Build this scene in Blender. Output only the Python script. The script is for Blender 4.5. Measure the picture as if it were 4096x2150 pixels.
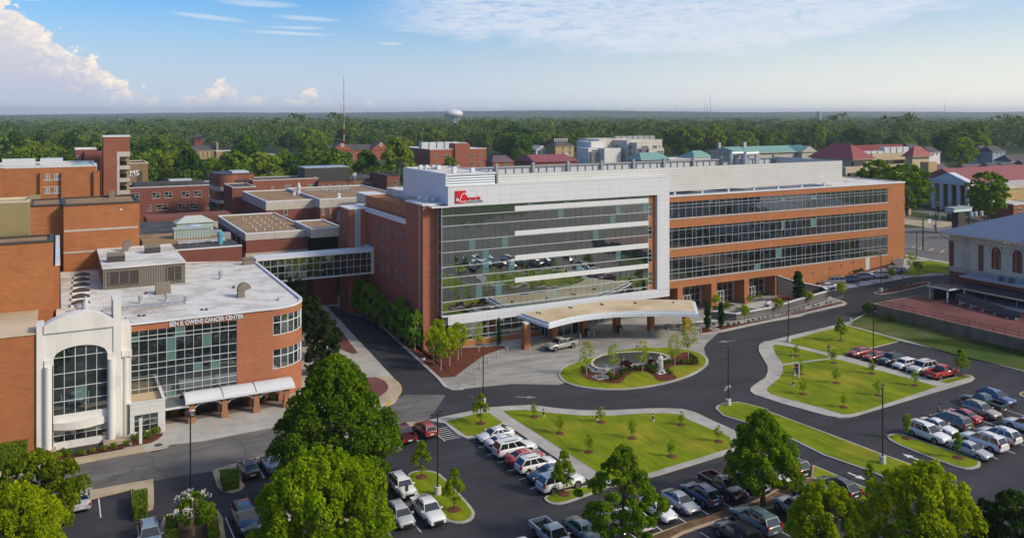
import bpy, bmesh, math, random
import numpy as np
from mathutils import Vector, Matrix
random.seed(7); np.random.seed(7)
for o in list(bpy.data.objects): bpy.data.objects.remove(o)
sc = bpy.context.scene
C = sc.collection
R = math.radians
F, H, YH, CX = 3350.0, 40.0, 450.0, 2048.0
ANG = R(28.5)
CAM = (-58.13, -119.50)
_o = (-10.9, 141.9)
CAM = (10.9*math.cos(ANG) - 141.9*math.sin(ANG), -10.9*math.sin(ANG) - 141.9*math.cos(ANG))
cd = bpy.data.cameras.new('camera'); cam = bpy.data.objects.new('camera', cd); C.objects.link(cam)
cam.location = (CAM[0], CAM[1], H); cam.rotation_euler = (R(90), 0, -ANG)
cd.sensor_width = 36; cd.lens = F/4096*36; cd.shift_y = -(1075-YH)/4096
cd.clip_start = 1; cd.clip_end = 40000
sc.camera = cam
SUN_EL, SUN_AZ = R(33), R(-48)          # azimuth of the direction towards the sun, from +x
w = bpy.data.worlds.new('World'); sc.world = w; w.use_nodes = True
sd = bpy.data.lights.new('sun', 'SUN'); sd.energy = 3.3; sd.angle = R(9); sd.color = (1.0, 0.86, 0.66)
sun = bpy.data.objects.new('sun', sd); C.objects.link(sun)
tsun = Vector((math.cos(SUN_EL)*math.cos(SUN_AZ), math.cos(SUN_EL)*math.sin(SUN_AZ), math.sin(SUN_EL)))
sun.rotation_euler = tsun.to_track_quat('Z', 'Y').to_euler(); sun.location = (0, 0, 200)
sc.view_settings.view_transform = 'Standard'; sc.view_settings.look = 'None'
sc.view_settings.exposure = 0.12; sc.view_settings.gamma = 1
sc.render.resolution_x = 1024; sc.render.resolution_y = 537
sc.render.engine = 'CYCLES'
sc.cycles.max_bounces = 5; sc.cycles.diffuse_bounces = 2; sc.cycles.glossy_bounces = 3
sc.cycles.transmission_bounces = 2; sc.cycles.transparent_max_bounces = 4; sc.cycles.volume_bounces = 0
class NT:
 """small helper round a node tree"""
 def __init__(s, t): s.t = t
 def n(s, typ, **k):
  nd = s.t.nodes.new(typ)
  for a, b in k.items(): setattr(nd, a, b)
  return nd
 def l(s, a, b): s.t.links.new(a, b)
 def m(s, op, a, b=None, c=None, clamp=False):
  nd = s.n('ShaderNodeMath', operation=op, use_clamp=clamp)
  for i, v in enumerate((a, b, c)):
   if v is None: continue
   if isinstance(v, (int, float)): nd.inputs[i].default_value = v
   else: s.l(v, nd.inputs[i])
  return nd.outputs[0]
 def mr(s, v, a, b, c=0, d=1, smooth=False):
  nd = s.n('ShaderNodeMapRange'); nd.interpolation_type = 'SMOOTHSTEP' if smooth else 'LINEAR'
  s.l(v, nd.inputs[0])
  for i, q in enumerate((a, b, c, d)):
   if isinstance(q, (int, float)): nd.inputs[i+1].default_value = q
   else: s.l(q, nd.inputs[i+1])
  return nd.outputs[0]
 def mix(s, f, a, b, bt='MIX'):
  nd = s.n('ShaderNodeMix', data_type='RGBA', blend_type=bt)
  for i, v in ((0, f), (6, a), (7, b)):
   if isinstance(v, (int, float)): nd.inputs[i].default_value = v
   elif isinstance(v, tuple): nd.inputs[i].default_value = (*v[:3], 1)
   else: s.l(v, nd.inputs[i])
  return nd.outputs[2]
 def noise(s, vec, scale, detail=3, rough=.5, dist=0.0):
  nd = s.n('ShaderNodeTexNoise'); nd.inputs['Scale'].default_value = scale
  nd.inputs['Detail'].default_value = detail; nd.inputs['Roughness'].default_value = rough
  nd.inputs['Distortion'].default_value = dist
  if vec is not None: s.l(vec, nd.inputs['Vector'])
  return nd.outputs['Fac']
 def scale(s, vec, xyz):
  nd = s.n('ShaderNodeMapping'); nd.inputs['Scale'].default_value = xyz; s.l(vec, nd.inputs[0]); return nd.outputs[0]
 def comb(s, x, y, z):
  nd = s.n('ShaderNodeCombineXYZ')
  for i, v in enumerate((x, y, z)):
   if isinstance(v, (int, float)): nd.inputs[i].default_value = v
   else: s.l(v, nd.inputs[i])
  return nd.outputs[0]
def build_world():
 t = NT(w.node_tree); w.node_tree.nodes.clear()
 out = t.n('ShaderNodeOutputWorld'); bg = t.n('ShaderNodeBackground'); bg.inputs[1].default_value = SKY_STRENGTH
 sky = t.n('ShaderNodeTexSky'); sky.sky_type = 'NISHITA'; sky.sun_disc = False
 sky.sun_elevation = SUN_EL; sky.sun_rotation = R(90) - SUN_AZ; sky.air_density = 1.1; sky.dust_density = 1.2; sky.ozone_density = 2.0
 tc = t.n('ShaderNodeTexCoord'); sep = t.n('ShaderNodeSeparateXYZ'); t.l(tc.outputs['Generated'], sep.inputs[0])
 x, y, z = sep.outputs
 ca, sa = math.cos(ANG), math.sin(ANG)
 fx = t.m('ADD', t.m('MULTIPLY', x, sa), t.m('MULTIPLY', y, ca))
 rx = t.m('ADD', t.m('MULTIPLY', x, ca), t.m('MULTIPLY', y, -sa))
 az = t.m('ARCTAN2', rx, fx)                     # azimuth from the view north of the campus
 el = t.m('ARCSINE', z)
 hz = t.mr(el, 0.0, 0.16, 1, 0, True)
 warm = t.mr(az, -0.25, 0.6, 0, 1, True)
 hcol = t.mix(warm, (5.3, 6.0, 7.1), (8.3, 8.0, 6.9))
 top = t.mix(warm, t.mix(1.0, sky.outputs[0], (0.36, .80, 1.30), 'MULTIPLY'), (5.2, 6.1, 6.9))
 top = t.mix(t.m('MULTIPLY', warm, .45), t.mix(1.0, sky.outputs[0], (0.36, .80, 1.30), 'MULTIPLY'), (5.2, 6.3, 7.4))
 base = t.mix(t.m('MULTIPLY', hz, 0.88), top, hcol)
 v = t.comb(az, el, 0.0)
 def gauss(c, wd, hgt):
  d = t.m('DIVIDE', t.m('SUBTRACT', az, c), wd)
  return t.m('MULTIPLY', t.m('POWER', 2.718, t.m('MULTIPLY', t.m('MULTIPLY', d, d), -1)), hgt)
 hgt = t.mr(az, -0.555, -0.395, 0.122, 0.006)
 for c, wd, hh in ((-.331, .018, .026), (-.372, .012, .013), (-.237, .011, .018), (-.213, .009, .010), (-.33, .06, .008), (-.25, .04, .005)):
  hgt = t.m('ADD', hgt, gauss(c, wd, hh))
 nz = t.noise(t.scale(v, (36, 50, 1)), 1.0, 9, .66, .3)
 edge = t.m('SUBTRACT', t.m('ADD', hgt, t.m('MULTIPLY', t.m('SUBTRACT', nz, .5), .07)), el)
 dens = t.mr(edge, 0.0, 0.005, 0, 1, True)
 fade = t.mr(el, 0.004, 0.03, 0.25, 1, True)
 nz2 = t.noise(t.scale(v, (75, 100, 1)), 1.0, 8, .66, .4)
 lit = t.mr(t.m('ADD', t.m('MULTIPLY', edge, -6), t.m('ADD', nz2, t.m('MULTIPLY', nz, .6))), .5, .98, 0, 1, True)
 ccol = t.mix(lit, t.mix(t.mr(el, .02, .09), (4.5, 4.8, 5.9), (5.9, 5.7, 6.0)), (9.2, 7.9, 6.6))
 base = t.mix(t.m('MULTIPLY', dens, t.m('MULTIPLY', fade, .95)), base, ccol)
 px = lambda X: math.atan((X-2048)/F)
 py = lambda Y: math.atan((450-Y)/F)
 fib = t.noise(t.scale(v, (9, 75, 1)), 1.0, 7, .62, .6)
 acc = None
 for X, Y, W_, H_, tl in ((1030, 34, 180, 15, .02), (840, 92, 165, 11, .09), (1220, 84, 150, 11, .05), (1190, 122, 125, 7, .0), (1150, 144, 200, 8, .03), (70, 55, 95, 10, .02), (1700, 125, 150, 10, .0), (1560, 178, 60, 6, 0)):
  dx = t.m('SUBTRACT', az, px(X)); dy = t.m('ADD', t.m('SUBTRACT', el, py(Y)), t.m('MULTIPLY', dx, tl))
  a = t.m('DIVIDE', dx, W_/F); b = t.m('DIVIDE', dy, H_/F)
  q = t.mr(t.m('ADD', t.m('MULTIPLY', a, a), t.m('MULTIPLY', b, b)), 0, 1.1, 1, 0, True)
  acc = q if acc is None else t.m('MAXIMUM', acc, q)
 acc = t.m('MULTIPLY', acc, t.mr(fib, .3, .6, .25, .75))
 lo = t.mr(az, px(1450), px(2500), .100, .066)
 lo2 = t.mr(az, px(3100), px(4096), .0, .060)
 lowl = t.m('ADD', lo, lo2)
 rough = t.noise(t.scale(v, (14, 60, 1)), 1.0, 8, .7, .5)
 ve = t.mr(t.m('SUBTRACT', t.m('ADD', el, t.m('MULTIPLY', t.m('SUBTRACT', rough, .5), .05)), lowl), -.004, .014, 0, 1, True)
 ve = t.m('MULTIPLY', ve, t.mr(az, px(1350), px(1900), 0, 1, True))
 rip = t.noise(t.scale(v, (26, 150, 1)), 1.0, 8, .72, 1.0)
 ve = t.m('MULTIPLY', ve, t.mr(rip, .30, .58, .25, .95, True))
 veil = t.m('MAXIMUM', acc, ve)
 base = t.mix(t.m('MULTIPLY', veil, .8), base, (6.3, 6.6, 7.3))
 t.l(base, bg.inputs[0]); t.l(bg.outputs[0], out.inputs[0])
SKY_STRENGTH = 0.115
build_world()
TL = {'S': (0, 0, 1), 'D': (0, 0, 1.5901), 'T1': (1600, 600, .31068), 'T2': (2600, 700, .40388), 'T3': (1200, 780, .24855), 'T4': (3000, 1300, .42547), 'T5': (1700, 1100, .42702),
      'R': (2700, 1080, .31068), 'L6': (0, 860, .31068), 'L7': (560, 1440, .24855), 'R8': (3480, 820, .23913), 'R9': (3600, 1080, .19255), 'L10': (0, 1740, .31056),
      'P1': (2700, 1820, .31056), 'P2': (3560, 1540, .23664), 'P3': (900, 1740, .31056)}
for i in range(4):
 TL['A%d' % i] = (1024*i, 400, .51770); TL['B%d' % i] = (1024*i, 1000, .44386); TL['C%d' % i] = (1024*i, 1550, .44386)
AX = (math.cos(ANG), math.sin(ANG))
def S(t, x, y): o = TL[t]; return (o[0]+x*o[2], o[1]+y*o[2])
def G(u, v=0):
 """height of the terrain: level, then a ramp up towards the east end of the site"""
 return 0.0 if u < 70 else min((u-70)*.1, 4.9)
def ray(t, x, y):
 sx, sy = S(t, x, y); a = (sx-CX)/F
 return (a*AX[0]+AX[1], -a*AX[1]+AX[0], -(sy-YH)/F)
def W(t, x, y, z=None):
 """ground point seen at a place of the survey photograph"""
 d = ray(t, x, y); g = 0 if z is None else z
 for k in range(50):
  s = (H-g)/(-d[2]); u, v = CAM[0]+d[0]*s, CAM[1]+d[1]*s
  if z is None: g = .5*g+.5*G(u, v)
 return (u, v)
def at(t, x, y, Y):
 d = ray(t, x, y); return (CAM[0]+d[0]*Y, CAM[1]+d[1]*Y, H+d[2]*Y)
def onV(t, x, y, v):
 d = ray(t, x, y); s = (v-CAM[1])/d[1]; return (CAM[0]+d[0]*s, H+d[2]*s)
def onU(t, x, y, u):
 d = ray(t, x, y); s = (u-CAM[0])/d[0]; return (CAM[1]+d[1]*s, H+d[2]*s)
MATS = {}
def newmat(name):
 m = bpy.data.materials.new(name); m.use_nodes = True; t = NT(m.node_tree); m.node_tree.nodes.clear()
 out = t.n('ShaderNodeOutputMaterial'); MATS[name] = m; return m, t, out
def bsdf(t, out, rough=.8, metal=0.0, spec=.3):
 b = t.n('ShaderNodeBsdfPrincipled'); b.inputs['Roughness'].default_value = rough; b.inputs['Metallic'].default_value = metal
 b.inputs['Specular IOR Level'].default_value = spec; t.l(b.outputs[0], out.inputs[0]); return b
def M(name, col, rough=.8, metal=0.0, spec=.3, var=.18, sc1=.6, sc2=9.0, stretch=(1, 1, 1), bump=0.0, stain=0.0):
 m, t, out = newmat(name); b = bsdf(t, out, rough, metal, spec)
 g = t.n('ShaderNodeNewGeometry'); p = t.scale(g.outputs['Position'], stretch)
 a = t.noise(p, sc1, 4, .6); c = t.noise(p, sc2, 3, .6)
 k = t.m('ADD', t.m('MULTIPLY', t.m('SUBTRACT', a, .5), var*2.4), t.m('MULTIPLY', t.m('SUBTRACT', c, .5), var*1.6))
 k = t.m('ADD', k, 1.0)
 if stain:
  s_ = t.noise(t.scale(g.outputs['Position'], (.35, .35, .12)), 1.2, 6, .7, .6)
  k = t.m('MULTIPLY', k, t.mr(s_, .42, .75, 1, 1-stain, True))
 cc = t.n('ShaderNodeVectorMath', operation='SCALE'); cc.inputs[0].default_value = col; t.l(k, cc.inputs['Scale'])
 t.l(cc.outputs[0], b.inputs['Base Color'])
 if bump:
  bp = t.n('ShaderNodeBump'); bp.inputs['Strength'].default_value = bump; bp.inputs['Distance'].default_value = .1; t.l(c, bp.inputs['Height']); t.l(bp.outputs[0], b.inputs['Normal'])
 return m
def brick(name, col, dark=.78, course=.28, joint=(4.35, 0.0), joints=(0, 0), var=.16):
 """brick wall: courses, uneven firing, soldier/joint lines every `joint` metres of height"""
 m, t, out = newmat(name); b = bsdf(t, out, .9, 0, .15)
 g = t.n('ShaderNodeNewGeometry'); sp = t.n('ShaderNodeSeparateXYZ'); t.l(g.outputs['Position'], sp.inputs[0]); x, y, z = sp.outputs
 h = t.m('ADD', x, t.m('MULTIPLY', y, 1.03))
 st = t.noise(t.comb(t.m('MULTIPLY', h, .25), 0.0, t.m('MULTIPLY', z, 9.0)), 1.0, 3, .7)
 pt = t.noise(t.comb(h, t.m('MULTIPLY', z, 1.2), 3.0), .25, 4, .6)
 fin = t.noise(t.comb(t.m('MULTIPLY', h, 4.0), t.m('MULTIPLY', z, 11.0), 1.0), 1.0, 2, .5)
 br = t.n('ShaderNodeTexBrick'); t.l(t.comb(h, z, 0.0), br.inputs['Vector']); br.inputs['Scale'].default_value = 1.0
 br.inputs['Brick Width'].default_value = .62; br.inputs['Row Height'].default_value = course; br.inputs['Mortar Size'].default_value = .018
 br.inputs['Mortar Smooth'].default_value = .3; br.inputs['Bias'].default_value = 0
 for i, c_ in ((1, 1.06), (2, .93), (3, .8)): br.inputs[i].default_value = (c_, c_, c_, 1)
 k = t.m('ADD', 1.0, t.m('ADD', t.m('MULTIPLY', t.m('SUBTRACT', st, .5), var*2.8), t.m('MULTIPLY', t.m('SUBTRACT', pt, .5), var*1.6)))
 k = t.m('ADD', k, t.m('MULTIPLY', t.m('SUBTRACT', fin, .5), var*1.2))
 if joints[0]:
  f = t.m('FRACT', t.m('DIVIDE', t.m('ADD', z, joints[1]), joints[0]))
  k = t.m('MULTIPLY', k, t.mr(f, 0.0, .06, dark, 1.0))
 cc = t.n('ShaderNodeVectorMath', operation='SCALE'); cc.inputs[0].default_value = col; t.l(k, cc.inputs['Scale'])
 o = t.mix(1.0, cc.outputs[0], br.outputs['Color'], 'MULTIPLY'); t.l(o, b.inputs['Base Color'])
 return m
def panel(name, col, pw=2.4, ph=.9, line=.75, rough=.45, metal=0.0, z0=0.0):
 """metal or stone panels with thin joints"""
 m, t, out = newmat(name); b = bsdf(t, out, rough, metal, .4)
 g = t.n('ShaderNodeNewGeometry'); sp = t.n('ShaderNodeSeparateXYZ'); t.l(g.outputs['Position'], sp.inputs[0]); x, y, z = sp.outputs
 h = t.m('ADD', x, y); f1 = t.m('FRACT', t.m('DIVIDE', h, pw)); f2 = t.m('FRACT', t.m('DIVIDE', t.m('ADD', z, z0), ph))
 j = t.m('MINIMUM', t.mr(f1, 0, .06/pw, 0, 1), t.mr(f2, 0, .05/ph, 0, 1)); j = t.mr(j, .98, 1.0, line, 1)
 a = t.noise(g.outputs['Position'], .5, 5, .6); st = t.noise(t.scale(g.outputs['Position'], (2.5, 2.5, .15)), 1, 4, .6)
 k = t.m('MULTIPLY', j, t.m('ADD', 1.0, t.m('ADD', t.m('MULTIPLY', t.m('SUBTRACT', a, .5), .14), t.m('MULTIPLY', t.m('SUBTRACT', st, .5), .12))))
 cc = t.n('ShaderNodeVectorMath', operation='SCALE'); cc.inputs[0].default_value = col; t.l(k, cc.inputs['Scale']); t.l(cc.outputs[0], b.inputs['Base Color'])
 return m
def louver(name, col, pitch=.22, axis='z', dark=.55, rough=.4, metal=.3, bs=.6):
 """corrugated / louvred metal"""
 m, t, out = newmat(name); b = bsdf(t, out, rough, metal, .4)
 g = t.n('ShaderNodeNewGeometry'); sp = t.n('ShaderNodeSeparateXYZ'); t.l(g.outputs['Position'], sp.inputs[0]); x, y, z = sp.outputs
 q = z if axis == 'z' else t.m('ADD', x, y)
 f = t.m('FRACT', t.m('DIVIDE', q, pitch)); f = t.mr(t.m('ABSOLUTE', t.m('SUBTRACT', f, .5)), .1, .42, 1, 0, True)
 a = t.noise(g.outputs['Position'], .4, 4, .6)
 cc = t.n('ShaderNodeVectorMath', operation='SCALE'); cc.inputs[0].default_value = col
 t.l(t.m('MULTIPLY', t.mr(f, 0, 1, dark, 1), t.m('ADD', .88, t.m('MULTIPLY', a, .24))), cc.inputs['Scale']); t.l(cc.outputs[0], b.inputs['Base Color'])
 bp = t.n('ShaderNodeBump'); bp.inputs['Strength'].default_value = bs; bp.inputs['Distance'].default_value = .08; t.l(f, bp.inputs['Height']); t.l(bp.outputs[0], b.inputs['Normal'])
 return m
def glass(name, tint=(.012, .018, .02), refl=.5, wav=.012, blinds=.08, bl=(.16, .28, .28), interior=.05):
 """coated window glass: dark rooms behind, mirror coating in front; each pane sits at its own slight angle"""
 m, t, out = newmat(name)
 g = t.n('ShaderNodeNewGeometry'); rnd = g.outputs['Random Per Island']
 wn = t.n('ShaderNodeTexWhiteNoise', noise_dimensions='1D'); t.l(rnd, wn.inputs['W'])
 sub = t.n('ShaderNodeVectorMath', operation='SUBTRACT'); t.l(wn.outputs['Color'], sub.inputs[0]); sub.inputs[1].default_value = (.5, .5, .5)
 s1 = t.n('ShaderNodeVectorMath', operation='SCALE'); t.l(sub.outputs[0], s1.inputs[0]); s1.inputs['Scale'].default_value = wav
 nn = t.n('ShaderNodeTexNoise'); nn.inputs['Scale'].default_value = .55; nn.inputs['Detail'].default_value = 2; t.l(g.outputs['Position'], nn.inputs['Vector'])
 sub2 = t.n('ShaderNodeVectorMath', operation='SUBTRACT'); t.l(nn.outputs['Color'], sub2.inputs[0]); sub2.inputs[1].default_value = (.5, .5, .5)
 s2 = t.n('ShaderNodeVectorMath', operation='SCALE'); t.l(sub2.outputs[0], s2.inputs[0]); s2.inputs['Scale'].default_value = wav*3.0
 a = t.n('ShaderNodeVectorMath', operation='ADD'); t.l(s1.outputs[0], a.inputs[0]); t.l(s2.outputs[0], a.inputs[1])
 a2 = t.n('ShaderNodeVectorMath', operation='ADD'); t.l(a.outputs[0], a2.inputs[0]); t.l(g.outputs['Normal'], a2.inputs[1])
 no = t.n('ShaderNodeVectorMath', operation='NORMALIZE'); t.l(a2.outputs[0], no.inputs[0])
 gl = t.n('ShaderNodeBsdfGlossy'); gl.inputs['Roughness'].default_value = .015; gl.inputs['Color'].default_value = (.82, .9, .9, 1); t.l(no.outputs[0], gl.inputs['Normal'])
 df = t.n('ShaderNodeBsdfDiffuse'); isl = t.m('LESS_THAN', wn.outputs['Value'], blinds)
 room = t.noise(t.scale(g.outputs['Position'], (.8, .8, 1.6)), 1, 3, .6)
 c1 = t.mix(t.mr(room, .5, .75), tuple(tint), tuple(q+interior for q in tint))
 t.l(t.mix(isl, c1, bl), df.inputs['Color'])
 fr = t.n('ShaderNodeFresnel'); fr.inputs[0].default_value = 1.5
 fac = t.m('ADD', t.m('MULTIPLY', fr.outputs[0], .4), t.mr(isl, 0, 1, refl, refl*.55), clamp=True)
 mx = t.n('ShaderNodeMixShader'); t.l(fac, mx.inputs[0]); t.l(df.outputs[0], mx.inputs[1]); t.l(gl.outputs[0], mx.inputs[2]); t.l(mx.outputs[0], out.inputs[0])
 return m
def leaf(name, c1, c2, c3, trans=.35, objvar=.0, patch=.25, pa=1.2):
 """foliage: every leaf cluster has its own shade, larger patches drift in hue"""
 m, t, out = newmat(name); g = t.n('ShaderNodeNewGeometry'); oi = t.n('ShaderNodeObjectInfo')
 n_ = t.noise(g.outputs['Position'], patch, 3, .6)
 r_ = t.m('ADD', t.m('MULTIPLY', g.outputs['Random Per Island'], .6), t.m('MULTIPLY', t.m('SUBTRACT', n_, .3), pa))
 if objvar: r_ = t.m('ADD', r_, t.m('MULTIPLY', t.m('SUBTRACT', oi.outputs['Random'], .5), objvar))
 cr = t.n('ShaderNodeValToRGB'); e = cr.color_ramp.elements
 e[0].position = .1; e[0].color = (*c1, 1); e[1].position = .9; e[1].color = (*c3, 1); k = e.new(.5); k.color = (*c2, 1); t.l(r_, cr.inputs[0])
 d = t.n('ShaderNodeBsdfDiffuse'); tr = t.n('ShaderNodeBsdfTranslucent'); t.l(cr.outputs[0], d.inputs[0])
 t.l(t.mix(1.0, cr.outputs[0], (1.1, 1.15, .5), 'MULTIPLY'), tr.inputs[0])
 mx = t.n('ShaderNodeMixShader'); mx.inputs[0].default_value = trans; t.l(d.outputs[0], mx.inputs[1]); t.l(tr.outputs[0], mx.inputs[2]); t.l(mx.outputs[0], out.inputs[0])
 return m
def ground_mat(name, cols, sc_, rough=.95, fine=14, thr=(.35, .65), bump=.2, streak=None, fine_amp=.3, spec=.1, wheel=None, cracks=0):
 m, t, out = newmat(name); b = bsdf(t, out, rough, 0, spec); g = t.n('ShaderNodeNewGeometry'); p = g.outputs['Position']
 if streak: p2 = t.scale(p, streak)
 else: p2 = p
 a = t.noise(p2, sc_, 6, .62, .4); f = t.noise(p, fine, 3, .7)
 c = t.mix(t.mr(a, thr[0], thr[1], 0, 1, True), cols[0], cols[1])
 if len(cols) > 2: c = t.mix(t.mr(t.noise(p, sc_*.37+.01, 4, .6), .5, .72, 0, 1, True), c, cols[2])
 k = t.m('ADD', 1-fine_amp/2, t.m('MULTIPLY', f, fine_amp))
 if cracks:
  vo = t.n('ShaderNodeTexVoronoi', feature='DISTANCE_TO_EDGE'); vo.inputs['Scale'].default_value = cracks
  dd = t.n('ShaderNodeVectorMath', operation='ADD'); nn = t.n('ShaderNodeTexNoise'); nn.inputs['Scale'].default_value = .5; t.l(p, nn.inputs['Vector']); t.l(p, dd.inputs[0]); t.l(nn.outputs['Color'], dd.inputs[1])
  t.l(dd.outputs[0], vo.inputs['Vector']); k = t.m('MULTIPLY', k, t.mr(vo.outputs['Distance'], 0, .018, .72, 1))
 if wheel:
  wv = t.noise(t.scale(p, wheel), 1.0, 5, .6, 1.2); k = t.m('MULTIPLY', k, t.mr(wv, .3, .7, .74, 1.25))
 cc = t.n('ShaderNodeVectorMath', operation='SCALE'); t.l(c, cc.inputs[0]); t.l(k, cc.inputs['Scale']); t.l(cc.outputs[0], b.inputs['Base Color'])
 if bump:
  bp = t.n('ShaderNodeBump'); bp.inputs['Strength'].default_value = bump; bp.inputs['Distance'].default_value = .05; t.l(f, bp.inputs['Height']); t.l(bp.outputs[0], b.inputs['Normal'])
 return m
m_asph = ground_mat('asphalt_new', ((.030, .029, .034), (.047, .046, .052), (.037, .036, .041)), .09, .8, 12, (.3, .7), .1, wheel=(.05, .35, 1), spec=.25)
m_asphold = ground_mat('asphalt_old', ((.12, .115, .11), (.17, .16, .15), (.14, .13, .12)), .12, .9, 10, (.3, .7), .1, wheel=(.04, .5, 1), cracks=.12)
m_asphfar = ground_mat('asphalt_far', ((.13, .125, .125), (.18, .17, .17)), .05, .9, 6, (.3, .7), 0, cracks=.1)
m_conc = ground_mat('concrete', ((.34, .32, .29), (.45, .43, .39), (.30, .28, .26)), .3, .9, 9, (.3, .7), .05, fine_amp=.16)
m_concwarm = ground_mat('concrete_tan', ((.36, .28, .19), (.46, .37, .26), (.32, .26, .19)), .35, .9, 9, (.3, .7), .05, fine_amp=.2)
m_drive = ground_mat('concrete_drive', ((.25, .24, .22), (.37, .35, .32), (.22, .21, .20)), .12, .9, 9, (.3, .7), .05, fine_amp=.18, wheel=(.07, .3, 1))
m_grass = ground_mat('grass', ((.115, .170, .006), (.205, .240, .008), (.27, .25, .022)), .2, 1, 16, (.3, .7), .5, fine_amp=.6, wheel=(.9, .12, 1))
m_grassdk = ground_mat('grass_slope', ((.05, .09, .018), (.085, .115, .025), (.20, .16, .08)), .12, 1, 14, (.3, .7), .5, fine_amp=.5)  # darkened grass: the shade below the retaining wall is put into the colour
m_mulch = ground_mat('mulch', ((.095, .030, .02), (.155, .052, .032)), 1.2, 1, 14, (.3, .7), .6, fine_amp=.5)
m_soil = ground_mat('soil', ((.12, .07, .04), (.2, .13, .075)), .8, 1, 12, (.3, .7), .5, fine_amp=.4)
m_field = ground_mat('field', ((.035, .065, .018), (.06, .085, .028), (.10, .085, .055)), .02, 1, 2, (.35, .65), 0)
m_paver = ground_mat('brick_paving', ((.13, .052, .05), (.19, .08, .07), (.11, .045, .045)), .25, .8, 7, (.3, .7), .2, fine_amp=.4)  # darker, purplish tone: the station's shade over the terrace is mixed into the colour
m_pebble = ground_mat('pebbles', ((.10, .115, .13), (.27, .28, .29)), 3.0, .8, 9, (.35, .65), .6, fine_amp=.6)
m_gravelroof = ground_mat('gravel_roof', ((.22, .145, .085), (.33, .22, .13), (.27, .19, .12)), .25, 1, 5, (.3, .7), .3, fine_amp=.5)
m_whiteroof = ground_mat('white_roof', ((.48, .46, .43), (.66, .64, .61), (.38, .34, .29)), .3, .85, 3, (.35, .6), 0, fine_amp=.3)
m_creamroof = ground_mat('cream_roof', ((.50, .40, .28), (.60, .49, .35), (.42, .32, .2)), .2, .85, 3, (.3, .65), 0, fine_amp=.1)
m_darkroof = ground_mat('dark_roof', ((.05, .05, .055), (.09, .09, .095)), .2, .9, 3, (.3, .65), 0)
m_paint = M('road_paint', (.62, .62, .60), .7, var=.2, sc2=5)
m_worn = M('worn_paint', (.26, .26, .26), .8, var=.3, sc2=6)
m_yellow = M('kerb_yellow', (.5, .33, .05), .7, var=.2)
m_blue = M('paint_blue', (.05, .12, .35), .7)
b_new = brick('brick_orange', (.39, .16, .07), joints=(0, 0))
b_newj = brick('brick_orange_jointed', (.38, .155, .068), joints=(1.2, .2), dark=.7)
b_red = brick('brick_red', (.32, .12, .075), joints=(4.3, 0), dark=.75)
b_left = brick('brick_warm', (.37, .145, .058), var=.30)
b_maroon = brick('brick_maroon', (.21, .078, .06), var=.18)
b_hosp = brick('brick_rust', (.26, .10, .065), var=.22)
b_dim = brick('brick_brown', (.20, .085, .06), var=.2)
b_far = brick('brick_far', (.30, .10, .06), var=.15)
b_buff = brick('brick_buff', (.42, .30, .15), var=.15)
b_stone = brick('stone_grey', (.60, .54, .43), var=.1)
b_block = brick('block_grey', (.15, .13, .12), course=.4, var=.35, joints=(.4, 0), dark=.7)
p_white = panel('panel_white', (.58, .60, .63), 2.35, .95)
p_white2 = panel('panel_white_plain', (.60, .61, .62), 50, 50)
m_white = M('white_trim', (.62, .63, .65), .5, var=.06, stain=.08)
m_stucco = M('white_stucco', (.70, .68, .64), .85, var=.08, sc1=.4, stain=.18, stretch=(1, 1, .3))
m_cream = M('cream_render', (.62, .52, .36), .85, var=.08, stain=.1)
m_khaki = M('khaki_render', (.30, .25, .12), .9, var=.1)
m_band = M('concrete_band', (.46, .42, .37), .9, var=.14, stain=.2)
l_side = louver('metal_siding', (.40, .45, .50), .42, 'z', .7)  # dimmed blue-grey: shade on the whitish penthouse side is painted into the colour
l_taupe = louver('metal_taupe', (.20, .175, .15), .35, 'h', .6, .5, .1)
l_dark = louver('louvre_dark', (.075, .065, .06), .22, 'z', .4, .5, .2)
l_roofm = louver('standing_seam', (.42, .42, .44), .3, 'h', .35, .35, .5)
l_black = louver('siding_black', (.07, .07, .065), .5, 'h', .5, .5, .1)
l_tan = louver('siding_tan', (.28, .18, .09), .5, 'h', .5, .6, .1)
g_main = glass('glass_main', (.008, .011, .012), .55, .008, .05, (.10, .2, .2))
g_wing = glass('glass_wing', (.008, .011, .013), .26, .012, .015, (.12, .24, .23))
g_canc = glass('glass_cancer', (.012, .02, .02), .30, .008, .06, (.11, .21, .2))
g_brdg = glass('glass_bridge', (.008, .016, .013), .24, .02, .0)
g_dark = glass('glass_dark', (.008, .008, .009), .2, .01, .25, (.10, .09, .07), .01)
m_mull = M('mullion', (.42, .43, .44), .4, var=.03)
m_metal = M('galvanised', (.46, .48, .50), .4, .5, .5, var=.1)
m_grey = M('grey_paint', (.28, .29, .30), .5, var=.08)
m_ltgrey = M('light_grey', (.48, .5, .52), .5, var=.08)
m_black = M('black_metal', (.018, .018, .02), .4, spec=.5, var=.05)
m_bronze = M('dark_bronze', (.06, .045, .035), .5, var=.1)
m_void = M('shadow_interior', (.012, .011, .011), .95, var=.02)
m_tan = M('tan_duct', (.19, .16, .125), .7, var=.12)
m_wood = M('weathered_pole', (.10, .07, .05), .9, var=.2, stretch=(1, 1, .1))
m_conw = M('concrete_wall', (.20, .16, .115), .95, var=.2, sc1=1.2, stain=.5, stretch=(2, 2, .25))
m_stairc = M('pedestal_concrete', (.52, .50, .47), .9, var=.1)
m_red = M('sign_red', (.55, .012, .014), .45, var=.03)
m_water = newmat('fountain_water')
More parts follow.
